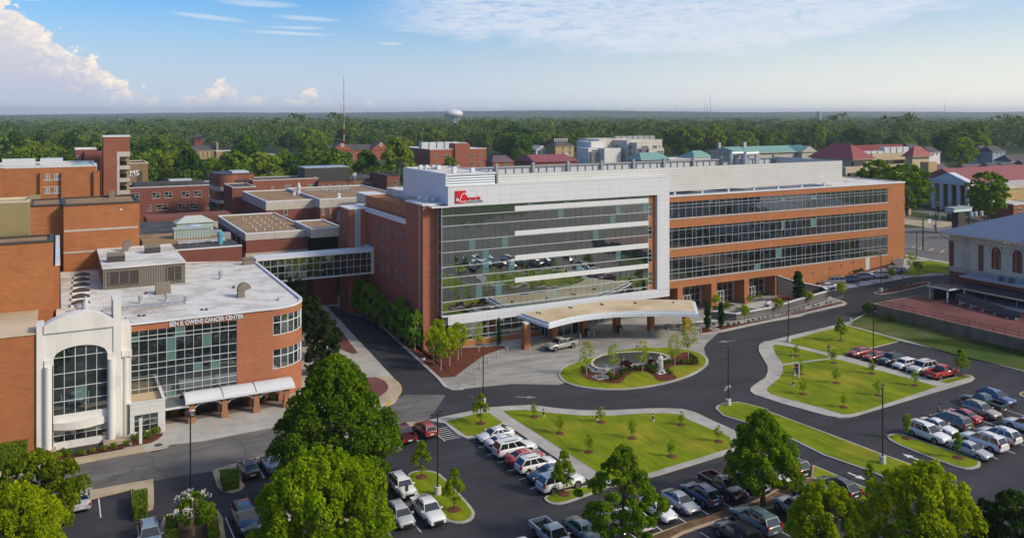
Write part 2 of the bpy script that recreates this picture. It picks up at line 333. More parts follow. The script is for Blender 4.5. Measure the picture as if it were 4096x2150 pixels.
def _water():
 m, t, out = m_water; b = bsdf(t, out, .06, 0, .6); b.inputs['Base Color'].default_value = (.05, .05, .045, 1)
 g = t.n('ShaderNodeNewGeometry'); n_ = t.noise(g.outputs['Position'], 3.5, 3, .6); bp = t.n('ShaderNodeBump'); bp.inputs['Strength'].default_value = .5; bp.inputs['Distance'].default_value = .03
 t.l(n_, bp.inputs['Height']); t.l(bp.outputs[0], b.inputs['Normal'])
_water(); m_water = m_water[0]
def worldloc(o):
 v = Vector((0, 0, 0))
 while o is not None: v = v+o.location; o = o.parent
 return v
class MB:
 def __init__(s): s.v = []; s.f = []; s.m = []
 def add(s, pts, faces, m=0):
  k = len(s.v); s.v += [tuple(p) for p in pts]
  for f in faces: s.f.append(tuple(i+k for i in f)); s.m.append(m)
  return s
 def quad(s, a, b, c, d, m=0): return s.add((a, b, c, d), ((0, 1, 2, 3),), m)
 def box(s, x0, x1, y0, y1, z0, z1, m=0, top=None):
  x0, x1 = min(x0, x1), max(x0, x1); y0, y1 = min(y0, y1), max(y0, y1)
  s.add([(x0, y0, z0), (x1, y0, z0), (x1, y1, z0), (x0, y1, z0), (x0, y0, z1), (x1, y0, z1), (x1, y1, z1), (x0, y1, z1)],
              ((0, 3, 2, 1), (0, 1, 5, 4), (1, 2, 6, 5), (2, 3, 7, 6), (3, 0, 4, 7)), m)
  k = len(s.v)-8; s.f.append((k+4, k+5, k+6, k+7)); s.m.append(m if top is None else top); return s
 def prism(s, poly, z0, z1, m=0, top=None, bottom=False):
  a = sum(poly[i][0]*poly[(i+1) % len(poly)][1]-poly[(i+1) % len(poly)][0]*poly[i][1] for i in range(len(poly)))
  if a < 0: poly = poly[::-1]
  n = len(poly); zz0 = z0 if callable(z0) else (lambda x, y: z0); zz1 = z1 if callable(z1) else (lambda x, y: z1)
  k = len(s.v); s.v += [(p[0], p[1], zz0(p[0], p[1])) for p in poly]+[(p[0], p[1], zz1(p[0], p[1])) for p in poly]
  for i in range(n): j = (i+1) % n; s.f.append((k+i, k+j, k+n+j, k+n+i)); s.m.append(m)
  s.f.append(tuple(k+n+i for i in range(n))); s.m.append(m if top is None else top)
  if bottom: s.f.append(tuple(k+i for i in range(n))[::-1]); s.m.append(m)
  return s
 def cyl(s, x, y, z0, z1, r0, r1=None, n=10, m=0, cap=True):
  r1 = r0 if r1 is None else r1; k = len(s.v)
  for z, r in ((z0, r0), (z1, r1)): s.v += [(x+r*math.cos(2*math.pi*i/n), y+r*math.sin(2*math.pi*i/n), z) for i in range(n)]
  for i in range(n): j = (i+1) % n; s.f.append((k+i, k+j, k+n+j, k+n+i)); s.m.append(m)
  if cap: s.f.append(tuple(k+n+i for i in range(n))); s.m.append(m)
  return s
 def lathe(s, x, y, prof, n=12, m=0):
  """prof: (radius, z) from bottom to top"""
  k = len(s.v)
  for r, z in prof: s.v += [(x+r*math.cos(2*math.pi*i/n), y+r*math.sin(2*math.pi*i/n), z) for i in range(n)]
  for a in range(len(prof)-1):
   for i in range(n): j = (i+1) % n; s.f.append((k+a*n+i, k+a*n+j, k+(a+1)*n+j, k+(a+1)*n+i)); s.m.append(m)
  s.f.append(tuple(k+(len(prof)-1)*n+i for i in range(n))); s.m.append(m); return s
 def tube(s, p, q, r, n=6, m=0, r2=None):
  p, q = Vector(p), Vector(q); d = (q-p); L = d.length
  if L < 1e-6: return s
  rot = d.to_track_quat('Z', 'Y').to_matrix(); r2 = r if r2 is None else r2; k = len(s.v)
  for c, rr in ((p, r), (q, r2)):
   for i in range(n): s.v.append(tuple(c+rot@Vector((rr*math.cos(2*math.pi*i/n), rr*math.sin(2*math.pi*i/n), 0))))
  for i in range(n): j = (i+1) % n; s.f.append((k+i, k+j, k+n+j, k+n+i)); s.m.append(m)
  s.f.append(tuple(k+n+i for i in range(n))); s.m.append(m); s.f.append(tuple(k+i for i in range(n))[::-1]); s.m.append(m); return s
 def path(s, pts, r, n=6, m=0):
  for a, b in zip(pts, pts[1:]): s.tube(a, b, r, n, m)
  return s
 def build(s, name, mats, parent=None, org=None, smooth=False, **tags):
  if not isinstance(mats, (list, tuple)): mats = [mats]
  if parent is not None: o_ = worldloc(parent)
  elif org is not None: o_ = Vector(org)
  else:
   a = np.array(s.v); o_ = Vector(((a[:, 0].min()+a[:, 0].max())/2, (a[:, 1].min()+a[:, 1].max())/2, a[:, 2].min()))
  me = bpy.data.meshes.new(name); me.from_pydata([(p[0]-o_.x, p[1]-o_.y, p[2]-o_.z) for p in s.v], [], s.f)
  for q in mats: me.materials.append(q)
  me.polygons.foreach_set('material_index', s.m)
  if smooth: me.polygons.foreach_set('use_smooth', [True]*len(me.polygons))
  me.update(); o = bpy.data.objects.new(name, me); C.objects.link(o)
  if parent is not None: o.parent = parent
  else: o.location = o_
  for k_, v_ in tags.items(): o[k_] = v_
  return o
def thing(name, loc, label, category, group=None):
 o = bpy.data.objects.new(name, None); C.objects.link(o); o.location = loc; o.empty_display_size = .5
 o['label'] = label; o['category'] = category
 if group: o['group'] = group
 return o
def copytree(o, loc=None, rz=None, scale=None, parent=None, **tags):
 c = o.copy(); C.objects.link(c)
 if parent is not None: c.parent = parent
 if loc is not None: c.location = loc
 if rz is not None: c.rotation_euler = (0, 0, rz)
 if scale is not None: c.scale = (scale, scale, scale) if not isinstance(scale, tuple) else scale
 for ch in o.children: copytree(ch, parent=c)
 for k_, v_ in tags.items(): c[k_] = v_
 return c
def dens(pts, step=None): return pts
def sheet(name, poly, mat, dz, thick=0, kind='structure', org=None, mats=None, parent=None, **tags):
 """a layer of ground following the terrain (its folds are at x=70 and x=119); thick > 0 gives it a real edge"""
 bm = bmesh.new(); vs = [bm.verts.new((p[0], p[1], 0)) for p in poly]
 f = bm.faces.new(vs); f.normal_update()
 if f.normal.z < 0: f.normal_flip()
 bmesh.ops.triangulate(bm, faces=[f])
 for x in (70, 119):
  bmesh.ops.bisect_plane(bm, geom=bm.verts[:]+bm.edges[:]+bm.faces[:], plane_co=(x, 0, 0), plane_no=(1, 0, 0))
 if thick:
  r = bmesh.ops.extrude_face_region(bm, geom=bm.faces[:]); tv = [e for e in r['geom'] if isinstance(e, bmesh.types.BMVert)]
  top = set(tv)
  for v_ in bm.verts: v_.co.z = G(v_.co.x)+(dz if v_ in top else dz-thick)
  bmesh.ops.recalc_face_normals(bm, faces=bm.faces[:])
 else:
  for v_ in bm.verts: v_.co.z = G(v_.co.x)+dz
 me = bpy.data.meshes.new(name); c = Vector((sum(p[0] for p in poly)/len(poly), sum(p[1] for p in poly)/len(poly), 0))
 if parent is not None: c = worldloc(parent)
 bmesh.ops.translate(bm, verts=bm.verts[:], vec=-c); bm.to_mesh(me); bm.free(); me.materials.append(mat)
 o = bpy.data.objects.new(name, me); C.objects.link(o)
 if parent is not None: o.parent = parent
 else:
  o.location = c
  if kind: o['kind'] = kind
 for k_, v_ in tags.items(): o[k_] = v_
 return o
def WP(*items, smooth=0):
 """polygon of ground points: ('tile', (x,y), (x,y), ...) groups or ('U', (u,v), ...) for campus coordinates"""
 out = []
 for it in items:
  for p in it[1:]: out.append((p[0], p[1]) if it[0] == 'U' else W(it[0], p[0], p[1]))
 for _ in range(smooth):
  n = len(out); o2 = []
  for i in range(n):
   a, b = out[i], out[(i+1) % n]; o2 += [(a[0]*.75+b[0]*.25, a[1]*.75+b[1]*.25), (a[0]*.25+b[0]*.75, a[1]*.25+b[1]*.75)]
  out = o2
 return out
def inset(poly, d):
 n = len(poly); a = sum(poly[i][0]*poly[(i+1) % n][1]-poly[(i+1) % n][0]*poly[i][1] for i in range(n)); s = 1 if a > 0 else -1; out = []
 for i in range(n):
  p0, p1, p2 = Vector(poly[i-1]), Vector(poly[i]), Vector(poly[(i+1) % n]); e1 = (p1-p0).normalized(); e2 = (p2-p1).normalized()
  n1 = Vector((-e1.y, e1.x))*s; n2 = Vector((-e2.y, e2.x))*s; b = n1+n2
  if b.length < 1e-4: b = n1
  b.normalize(); k = d/max(.5, b.dot(n1)); out.append((p1.x+b.x*k, p1.y+b.y*k))
 return out
def strip(pts, w_):
 """polygon of width w_ along a line of points"""
 L = []; Rr = []
 for i, p in enumerate(pts):
  a = Vector(pts[max(0, i-1)]); b = Vector(pts[min(len(pts)-1, i+1)]); d = (b-a).normalized(); nn = Vector((-d.y, d.x))*w_/2
  L.append((p[0]+nn.x, p[1]+nn.y)); Rr.append((p[0]-nn.x, p[1]-nn.y))
 return L+Rr[::-1]
def text_obj(name, s, size, mat, loc, rot, parent, depth=.03, align='LEFT', bold=0.0, sx=1.0):
 cu = bpy.data.curves.new(name, 'FONT'); cu.body = s; cu.size = size; cu.extrude = depth; cu.align_x = align; cu.offset = bold
 o = bpy.data.objects.new(name, cu); C.objects.link(o); bpy.context.view_layer.update()
 dg = bpy.context.evaluated_depsgraph_get(); me = bpy.data.meshes.new_from_object(o.evaluated_get(dg)); bpy.data.objects.remove(o); bpy.data.curves.remove(cu)
 me.materials.clear(); me.materials.append(mat); me.transform(Matrix.Diagonal((sx, 1, 1, 1)))
 o = bpy.data.objects.new(name, me); C.objects.link(o); o.parent = parent; o.location = Vector(loc)-(worldloc(parent) if parent else Vector()); o.rotation_euler = rot
 return o
# ================================================================ GROUND
def radial_ground():
 mb = MB(); xs = [-14000, -3000, -600, -200, 0, 70, 119, 300, 900, 3000, 14000]; ys = [-400, -100, 0, 100, 300, 900, 2500, 6000, 16000]
 g = lambda x: G(x)-.012
 for j in range(len(ys)-1):
  for i in range(len(xs)-1):
   mb.quad((xs[i], ys[j], g(xs[i])), (xs[i+1], ys[j], g(xs[i+1])), (xs[i+1], ys[j+1], g(xs[i+1])), (xs[i], ys[j+1], g(xs[i])))
 return mb.build('ground', m_field, org=(0, 0, 0), kind='structure')
radial_ground()
sheet('asphalt_lot', WP(('U', (-140, -140), (150, -140), (150, 8), (112, 8), (70, 2), (-60, 0), (-140, 0))), m_asph, 0.0)
sheet('side_street', WP(('B1', (1180, 1130), (435, 290)), ('U', (-5.5, 90), (0, 150), (7, 150), (2, 90)), ('B1', (645, 245), (1640, 1160), (1700, 1240), (1500, 1300), (1340, 1320))), m_asph, .004)
sheet('old_street', WP(('L10', (-500, 560), (0, 540), (600, 440), (1860, 215), (2130, 150)), ('C0', (2307, 380)), ('C1', (215, 340), (1150, 170)), ('B1', (1340, 1300), (1710, 1305)), ('C1', (1545, 300), (1240, 340), (200, 600)),
      ('C0', (2307, 640), (1910, 750), (1385, 835)), ('L10', (870, 790), (0, 950), (-500, 1050))), m_asphold, .008)
sheet('north_street', WP(('U', (-220, 120), (160, 170), (160, 150), (-220, 100))), m_asphfar, .004)
CO = (-60.27, -17.13)
def CU(u, v): return (CO[0]+u, CO[1]+v)
sheet('drop_off_pavement', WP(('C0', (1305, 580), (1490, 548), (1530, 515), (1820, 482), (2307, 387)), ('C1', (215, 345), (1160, 178), (1250, 137), (1312, 40)), ('B1', (1312, 1240), (1270, 1185), (435, 290)),
      ('U', (-9, 62), (-26, 62), (-26, 25), (-29, -4), CU(28, 7.5), CU(9, 7.5), CU(9, -3))), m_conc, .10, .2)
sheet('tan_sidewalk', WP(('L10', (-300, 540), (0, 475), (600, 360), (1300, 240), (1660, 175), (1860, 130), (1862, 214), (1440, 290), (660, 440), (0, 560), (-300, 620))), m_concwarm, .125, .2)
sheet('canopy_drive', WP(('L7', (412, 935), (415, 1040), (1320, 885), (1960, 790), (2400, 715), (2400, 640), (1500, 690))), ground_mat('worn_paving', ((.17, .13, .115), (.22, .17, .15)), .5, .9, 8), .108)
sheet('planting_bed', WP(('U', CU(11, 5.85)), ('L7', (415, 945), (740, 915), (1500, 745), (2240, 650), (2330, 560)), ('U', CU(29, 6.6), CU(28, 5.85))), m_mulch, .14)
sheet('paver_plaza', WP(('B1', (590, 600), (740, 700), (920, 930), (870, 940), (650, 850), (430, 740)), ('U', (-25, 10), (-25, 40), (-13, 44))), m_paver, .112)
sheet('corner_paving', WP(('B1', (1050, 1140), (1200, 1140), (1270, 1190), (1300, 1235)), ('C1', (1290, 60), (1240, 110), (1160, 140), (1100, 150))), m_concwarm, .104)
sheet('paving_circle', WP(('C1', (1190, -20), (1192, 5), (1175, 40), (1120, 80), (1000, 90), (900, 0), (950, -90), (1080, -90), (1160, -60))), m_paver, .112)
sheet('curb_paint', strip(WP(('B1', (1275, 1185), (1305, 1225)), ('C1', (1313, 20), (1295, 70), (1250, 115))), .16), m_yellow, .108)
sheet('curb_paint', WP(('C1', (1160, 150), (1215, 122), (1250, 135), (1160, 175))), m_yellow, .108)
sheet('storm_drain', WP(('L10', (1935, 216), (2120, 168), (2130, 178), (1945, 228))), m_void, .012)
sheet('curb_paint', strip(WP(('L10', (1860, 212), (2120, 160), (2185, 122))), .14), m_yellow, .13)
sheet('entrance_drive', WP(('B1', (1638, 1150), (1700, 1225), (1770, 1252), (1870, 1248), (2307, 1203)), ('B2', (420, 1213), (600, 1150), (1500, 1100), (1745, 950), (1728, 880), (1760, 830), (1860, 745), (2050, 700)), ('R', (600, 800), (1100, 690), (1700, 565), (2180, 455)),
      ('U', (84, -8), (78, -4), (78, 3), (-1, 3), (-8, 40), (-12, 40)), ('B1', (640, 245))), m_drive, .02, .1)
sheet('street_curb', strip(WP(('B1', (655, 245), (1650, 1160), (1712, 1235), (1772, 1256), (1870, 1252))), .55), m_conc, .13, .2)
sheet('birch_mulch_bed', WP(('B1', (690, 250), (1652, 1150), (1795, 1140), (1900, 1060), (2050, 950), (2245, 880), (2230, 866)), ('U', (1.5, -.4), (-3.6, -.4), (-3.6, 1.7), (-3.6, 40))), m_mulch, .075)
isl = WP(('B2', (408, 1100), (430, 1165), (520, 1218), (700, 1252), (950, 1265), (1200, 1243), (1450, 1192), (1650, 1120), (1755, 1050), (1778, 1000), (1745, 950), (1640, 905), (1450, 878), (1250, 875), (1000, 893), (850, 930), (600, 998), (470, 1050)), smooth=2)
sheet('roundabout_curb', isl, m_conc, .13, .2); sheet('roundabout_lawn', inset(isl, .42), m_grass, .16, .05)
sheet('island_mulch', WP(('B2', (612, 1100), (650, 1165), (760, 1192), (900, 1210), (985, 1205), (1030, 1140), (1110, 1100), (1200, 1095), (1260, 1130), (1330, 1200), (1510, 1165), (1440, 1110), (1400, 1060), (1550, 1038), (1680, 1050), (1690, 1000), (1640, 940), (1560, 920), (1420, 960), (1300, 1020), (1000, 1060), (700, 1060), (635, 1050)), smooth=2), m_mulch, .175)
sheet('pebble_border', WP(('B2', (672, 1050), (700, 1100), (790, 1125), (850, 1120), (1000, 1080), (1420, 1010), (1440, 980), (1400, 945), (1300, 920), (1150, 915), (950, 925), (800, 960), (700, 1010)), smooth=2), m_pebble, .185)
l1 = WP(('C1', (1545, 300), (1710, 262), (1900, 222), (2080, 183), (2307, 168)), ('C2', (180, 160), (400, 190), (640, 208), (900, 208), (1200, 193), (1400, 190), (1540, 197), (1650, 225), (1800, 297), (2020, 395), (2075, 450), (2050, 520), (1985, 588), (1310, 795), (900, 900), (750, 880), (400, 640), (250, 540), (0, 370)), ('C1', (2215, 330), (2020, 462), (1900, 462), (1820, 430), (1700, 325)))
sheet('sidewalk', l1, m_conc, .13, .2)
sheet('lawn', WP(('C2', (-80, 215), (0, 210), (130, 207), (400, 240), (640, 258), (900, 258), (1200, 240), (1400, 237), (1500, 247), (1600, 300), (1960, 450), (1975, 490), (1960, 555), (1300, 757), (930, 868), (0, 275))), m_grass, .16, .05)
sheet('lawn', WP(('C1', (1712, 312), (1990, 240), (2100, 232), (2220, 320), (2010, 440), (1900, 440), (1850, 405))), m_grass, .16, .05)
il = WP(('C2', (288, 1010), (300, 985), (360, 955), (700, 878), (930, 872), (860, 905), (640, 990), (450, 1055), (340, 1050)), smooth=1)
sheet('curb_island', il, m_conc, .13, .2); sheet('lawn', inset(il, .28), m_grass, .16, .05)
il = WP(('C1', (1340, 810), (1400, 762), (1500, 750), (1600, 755), (1680, 795), (1860, 985), (1960, 1100), (1975, 1155), (1930, 1205), (1830, 1230), (1700, 1205), (1440, 960), (1370, 880)), smooth=1)
sheet('curb_island', il, m_conc, .13, .2); sheet('lawn', inset(il, .3), m_grass, .16, .05)
l2 = WP(('B3', (870, 575), (740, 645), (600, 680), (200, 775), (0, 825)), ('T4', (140, 155), (95, 180), (80, 205), (85, 250), (130, 330), (165, 390), (165, 450), (140, 500), (60, 550), (10, 590), (0, 620), (40, 655), (300, 740), (700, 850), (830, 872), (930, 868), (1010, 850), (2080, 530), (2115, 503), (2090, 480), (2030, 468), (1760, 530), (870, 290), (1170, 212), (1400, 148), (1800, 240), (2576, 440)),
  ('U', (110, -62), (110, -21), (80.3, -21)))
sheet('sidewalk', l2, m_conc, .13, .2)
sheet('lawn', WP(('B3', (140, 830), (620, 703), (735, 690), (1180, 818), (940, 880), (650, 955))), m_grass, .16, .05)
sheet('grass_slope', WP(('B3', (880, 583), (760, 650), (742, 682), (1200, 805), (1700, 950), (2307, 1088)), ('U', (100, -62), (80.2, -60), (80.2, -21.5))), m_grassdk, .165, .05)
sheet('lawn', WP(('T4', (215, 200), (240, 188), (420, 215), (755, 302), (740, 315), (310, 368), (285, 330), (240, 270))), m_grass, .16, .05)
sheet('lawn', WP(('T4', (312, 387), (780, 322), (860, 335), (1765, 583), (1700, 605), (1080, 810), (960, 840), (880, 846), (700, 790), (200, 655), (160, 620), (170, 590), (280, 500), (310, 450))), m_grass, .16, .05)
sheet('lawn', WP(('T4', (1790, 532), (2030, 474), (2065, 482), (2075, 493), (1850, 555))), m_grass, .16, .05)
il = WP(('C2', (1832, 190), (1850, 165), (1900, 146), (2040, 132), (2120, 148), (2307, 198)), ('C3', (0, 213), (500, 400), (1000, 590), (1420, 740), (1530, 800), (1580, 860), (1570, 905), (1480, 925), (1340, 912), (1130, 850), (900, 750), (500, 612), (215, 470)), ('C2', (2190, 345), (1900, 255)))
sheet('curb_island', il, m_conc, .13, .2); sheet('lawn', inset(il, .3), m_grass, .16, .05)
il = WP(('C3', (405, 700), (1000, 955), (1085, 1005), (1090, 1050), (960, 1070), (800, 1022), (640, 960), (480, 880), (380, 790)))
sheet('curb_island', il, m_conc, .13, .2); sheet('lawn', inset(il, .25), m_grass, .16, .05)
il = WP(('C3', (1065, 450), (1085, 428), (1150, 416), (1240, 430), (1400, 490), (1900, 650), (1922, 690), (1900, 722), (1800, 740), (1700, 722), (1400, 612), (1130, 500)), smooth=1)
sheet('curb_island', il, m_conc, .13, .2); sheet('lawn', inset(il, .3), m_grass, .16, .05)
il = WP(('C3', (2250, 60), (2307, 35), (2500, 40), (2500, 110), (2300, 90)), smooth=1)
sheet('curb_island', il, m_conc, .13, .2); sheet('lawn', inset(il, .25), m_grass, .16, .05)
sheet('tan_median', WP(('L10', (870, 770), (1975, 570), (1985, 860), (1970, 950), (1810, 1010), (1700, 985), (1690, 830), (1690, 700), (1180, 825), (870, 850), (0, 1010), (0, 940))), m_concwarm, .13, .2)
sheet('tan_median', WP(('C0', (1910, 750), (2307, 630)), ('C1', (200, 600), (1240, 330), (1545, 300), (1400, 345), (1240, 400), (200, 650), (0, 680)), ('C0', (2200, 690), (2180, 850), (2205, 885), (2180, 920), (2090, 952), (2020, 942), (1960, 900))), m_concwarm, .13, .2)
sheet('tan_median', WP(('C0', (1440, 1400), (1447, 1235), (1490, 1150), (1700, 1120), (1960, 1112), (2005, 1170), (2040, 1400))), m_concwarm, .13, .2)
sheet('planting_bed', WP(('C0', (1500, 1400), (1495, 1200), (1960, 1140), (1990, 1400))), m_soil, .14)
sheet('planting_bed', WP(('L10', (1705, 900), (1905, 890), (1915, 925), (1880, 960), (1760, 968), (1710, 950))), m_mulch, .14)
sheet('mulch_bed', WP(('L10', (1705, 70), (2100, -20), (2095, 10), (2040, 60), (1950, 105), (1830, 130), (1700, 155))), m_mulch, .14)
sheet('mulch_bed', WP(('L10', (520, 345), (700, 300), (1000, 250), (1320, 160), (1330, 200), (1660, 120), (1700, 150), (1300, 225), (660, 345), (560, 365))), m_mulch, .14)
sheet('tan_median', WP(('U', (-25, -49.3), (-36, -49.3), (-36, -50.3), (-25, -50.3))), m_concwarm, .13, .2)
med = WP(('U', (-34, -68.2), (-20, -67.4)), ('C2', (1230, 1338), (1960, 1085)), ('P1', (640, 700), (900, 640), (1100, 560), (1560, 300), (1800, 290), (1960, 350), (1500, 520)), ('P1', (1270, 680), (900, 740), (640, 830), (110, 1010)), ('U', (-12, -69.3), (-34, -70.3)))
sheet('tan_median', med, m_concwarm, .12, .2); sheet('planting_bed', inset(med, .3), m_soil, .135)
sheet('sidewalk', WP(('R', (325, 745), (330, 832), (600, 800), (1100, 690), (1700, 565), (2180, 455), (2214, 430), (2180, 405), (1960, 335), (1300, 500), (800, 655), (640, 655), (620, 700))), m_conc, .10, .2)
sheet('mulch_bed', WP(('R', (330, 745), (336, 822), (550, 785), (900, 708), (1500, 580), (2165, 430), (2135, 412), (1500, 556), (900, 688), (620, 720), (460, 740))), m_mulch, .135)
sheet('stall_pavement', WP(('R', (1620, 165), (1890, 270), (1930, 285)), ('B3', (490, 378), (720, 345), (1290, 245), (1640, 218), (1640, 200), (1200, 226), (1160, 190), (1050, 170)), ('U', (112, 1), (85, 1))), m_conc, .02, .1)
sheet('mulch_bed', WP(('U', (85.5, 1), (85.5, .1), (112, -.3), (112, 1))), m_mulch, .05)
il = WP(('B3', (945, 392), (975, 372), (1430, 284), (1472, 298), (1440, 320), (1050, 406)), smooth=1)
sheet('curb_island', il, m_conc, .13, .2); sheet('mulch_bed', inset(il, .3), m_mulch, .15)
sheet('sidewalk', WP(('R8', (590, 830), (1330, 960), (2000, 1090), (2000, 1190), (1330, 1165), (1020, 1145), (810, 1185), (540, 1180), (430, 1090), (480, 1045), (590, 900))), m_conc, .10, .2)
sheet('lawn', WP(('R8', (560, 1175), (800, 1177), (1020, 1138), (1330, 1150), (2000, 1165), (2000, 1110), (1330, 985), (990, 932), (790, 958), (640, 1060))), m_grass, .13, .05)
sheet('lawn', WP(('R8', (592, 862), (870, 905), (750, 918), (600, 900))), m_grass, .13, .05)
sheet('east_street', WP(('R8', (300, 660), (590, 722), (1330, 832), (3000, 1080), (3000, 1280), (1330, 962), (590, 838), (300, 790))), m_asphfar, .004)
sheet('tan_sidewalk', strip(WP(('R8', (300, 640), (590, 715), (1330, 828), (3000, 1060))), .5), m_concwarm, .12, .1)
sheet('far_parking', WP(('R8', (300, 370), (590, 385), (1180, 370), (1700, 330), (3200, 560), (3000, 1050), (1330, 820), (590, 708), (300, 650))), m_asphfar, .006)
sheet('tan_lot', WP(('R8', (300, 160), (590, 170), (700, 185), (1500, 300), (1560, 320), (1190, 372), (980, 378), (590, 322), (300, 290))), m_concwarm, .02)
sheet('far_street', WP(('R8', (300, 40), (590, 90), (1300, 190), (2600, 400), (2600, 330), (1300, 130), (690, 60), (300, 0))), m_asphfar, .008)
sheet('lawn', WP(('R8', (640, 40), (690, 92), (1040, 92), (860, 50))), m_grassdk, .012)
# ================================================================ BUILDING HELPERS
def panes(mb, axis, c, a0, a1, z0, z1, na, nz, m=0, gap=.0):
 """grid of separate panes on the plane axis=c; a = horizontal coordinate; facing -axis"""
 A = na if isinstance(na, (list, tuple)) else [a0+(a1-a0)*i/na for i in range(na+1)]
 Z = nz if isinstance(nz, (list, tuple)) else [z0+(z1-z0)*i/nz for i in range(nz+1)]
 for i in range(len(A)-1):
  for j in range(len(Z)-1):
   p, q, r, s = A[i]+gap, A[i+1]-gap, Z[j]+gap, Z[j+1]-gap
   if axis == 'v': mb.quad((p, c, r), (q, c, r), (q, c, s), (p, c, s), m)
   else: mb.quad((c, q, r), (c, p, r), (c, p, s), (c, q, s), m)
 return A, Z
def bars(mb, axis, c, A, Z, w_=.07, d=.08, m=0, vert=True, hor=True, wz=None):
 """mullions proud of the plane axis=c"""
 wz = wz or w_
 if vert:
  for a in A:
   if axis == 'v': mb.box(a-w_/2, a+w_/2, c-d, c+.02, Z[0], Z[-1], m)
   else: mb.box(c-d, c+.02, a-w_/2, a+w_/2, Z[0], Z[-1], m)
 if hor:
  for z in Z:
   if axis == 'v': mb.box(A[0]-w_/2, A[-1]+w_/2, c-d*1.12, c+.02, z-wz/2, z+wz/2, m)
   else: mb.box(c-d*1.12, c+.02, A[0]-w_/2, A[-1]+w_/2, z-wz/2, z+wz/2, m)
def wallgrid(mb, axis, c, a0, a1, z0, z1, holes, m=0, depth=.25, mj=None):
 """wall on plane axis=c facing -axis with real rectangular openings (reveals `depth` deep)"""
 A = sorted(set([a0, a1]+[h[0] for h in holes]+[h[1] for h in holes])); Z = sorted(set([z0, z1]+[h[2] for h in holes]+[h[3] for h in holes]))
 A = [a for a in A if a0-1e-6 <= a <= a1+1e-6]; Z = [z for z in Z if z0-1e-6 <= z <= z1+1e-6]
 for i in range(len(A)-1):
  for j in range(len(Z)-1):
   ca, cz = (A[i]+A[i+1])/2, (Z[j]+Z[j+1])/2
   if any(h[0] < ca < h[1] and h[2] < cz < h[3] for h in holes): continue
   p, q, r, s = A[i], A[i+1], Z[j], Z[j+1]
   if axis == 'v': mb.quad((p, c, r), (q, c, r), (q, c, s), (p, c, s), m)
   else: mb.quad((c, q, r), (c, p, r), (c, p, s), (c, q, s), m)
 mj = m if mj is None else mj
 for h in holes:
  p, q, r, s = h[:4]; d = c+depth
  if axis == 'v':
   mb.quad((p, c, r), (p, c, s), (p, d, s), (p, d, r), mj); mb.quad((q, c, r), (q, d, r), (q, d, s), (q, c, s), mj)
   mb.quad((p, c, s), (q, c, s), (q, d, s), (p, d, s), mj); mb.quad((p, c, r), (p, d, r), (q, d, r), (q, c, r), mj)
  else:
   mb.quad((c, p, r), (d, p, r), (d, p, s), (c, p, s), mj); mb.quad((c, q, r), (c, q, s), (d, q, s), (d, q, r), mj)
   mb.quad((c, p, s), (d, p, s), (d, q, s), (c, q, s), mj); mb.quad((c, p, r), (c, q, r), (d, q, r), (d, p, r), mj)
def window(parent, axis, c, a0, a1, z0, z1, na=2, nz=2, gm=None, fm=None, fw=.08, inset_=.18, name='window', sill=None, label=None):
 """one window: frame mesh under the building, its panes a sub-part"""
 gm = gm or g_dark; fm = fm or m_mull
 c2 = c+inset_
 f = MB(); A = na if isinstance(na, (list, tuple)) else [a0+(a1-a0)*i/na for i in range(na+1)]
 Z = nz if isinstance(nz, (list, tuple)) else [z0+(z1-z0)*i/nz for i in range(nz+1)]
 bars(f, axis, c2, A, Z, fw, .06)
 if sill is not None:
  if axis == 'v': f.box(a0-.1, a1+.1, c-.12, c+.1, z0-.18, z0-.02, 1)
  else: f.box(c-.12, c+.1, a0-.1, a1+.1, z0-.18, z0-.02, 1)
 fo = f.build(name, [fm, sill or fm], parent)
 g = MB(); panes(g, axis, c2, a0, a1, z0, z1, A, Z); g.build('pane', gm, fo)
 if label: fo['label'] = label
 return fo
def parapet(mb, x0, x1, y0, y1, z, h=.5, w_=.35, m=0):
 mb.box(x0, x1, y0, y0+w_, z, z+h, m); mb.box(x0, x1, y1-w_, y1, z, z+h, m)
 mb.box(x0, x0+w_, y0+w_, y1-w_, z, z+h, m); mb.box(x1-w_, x1, y0+w_, y1-w_, z, z+h, m)
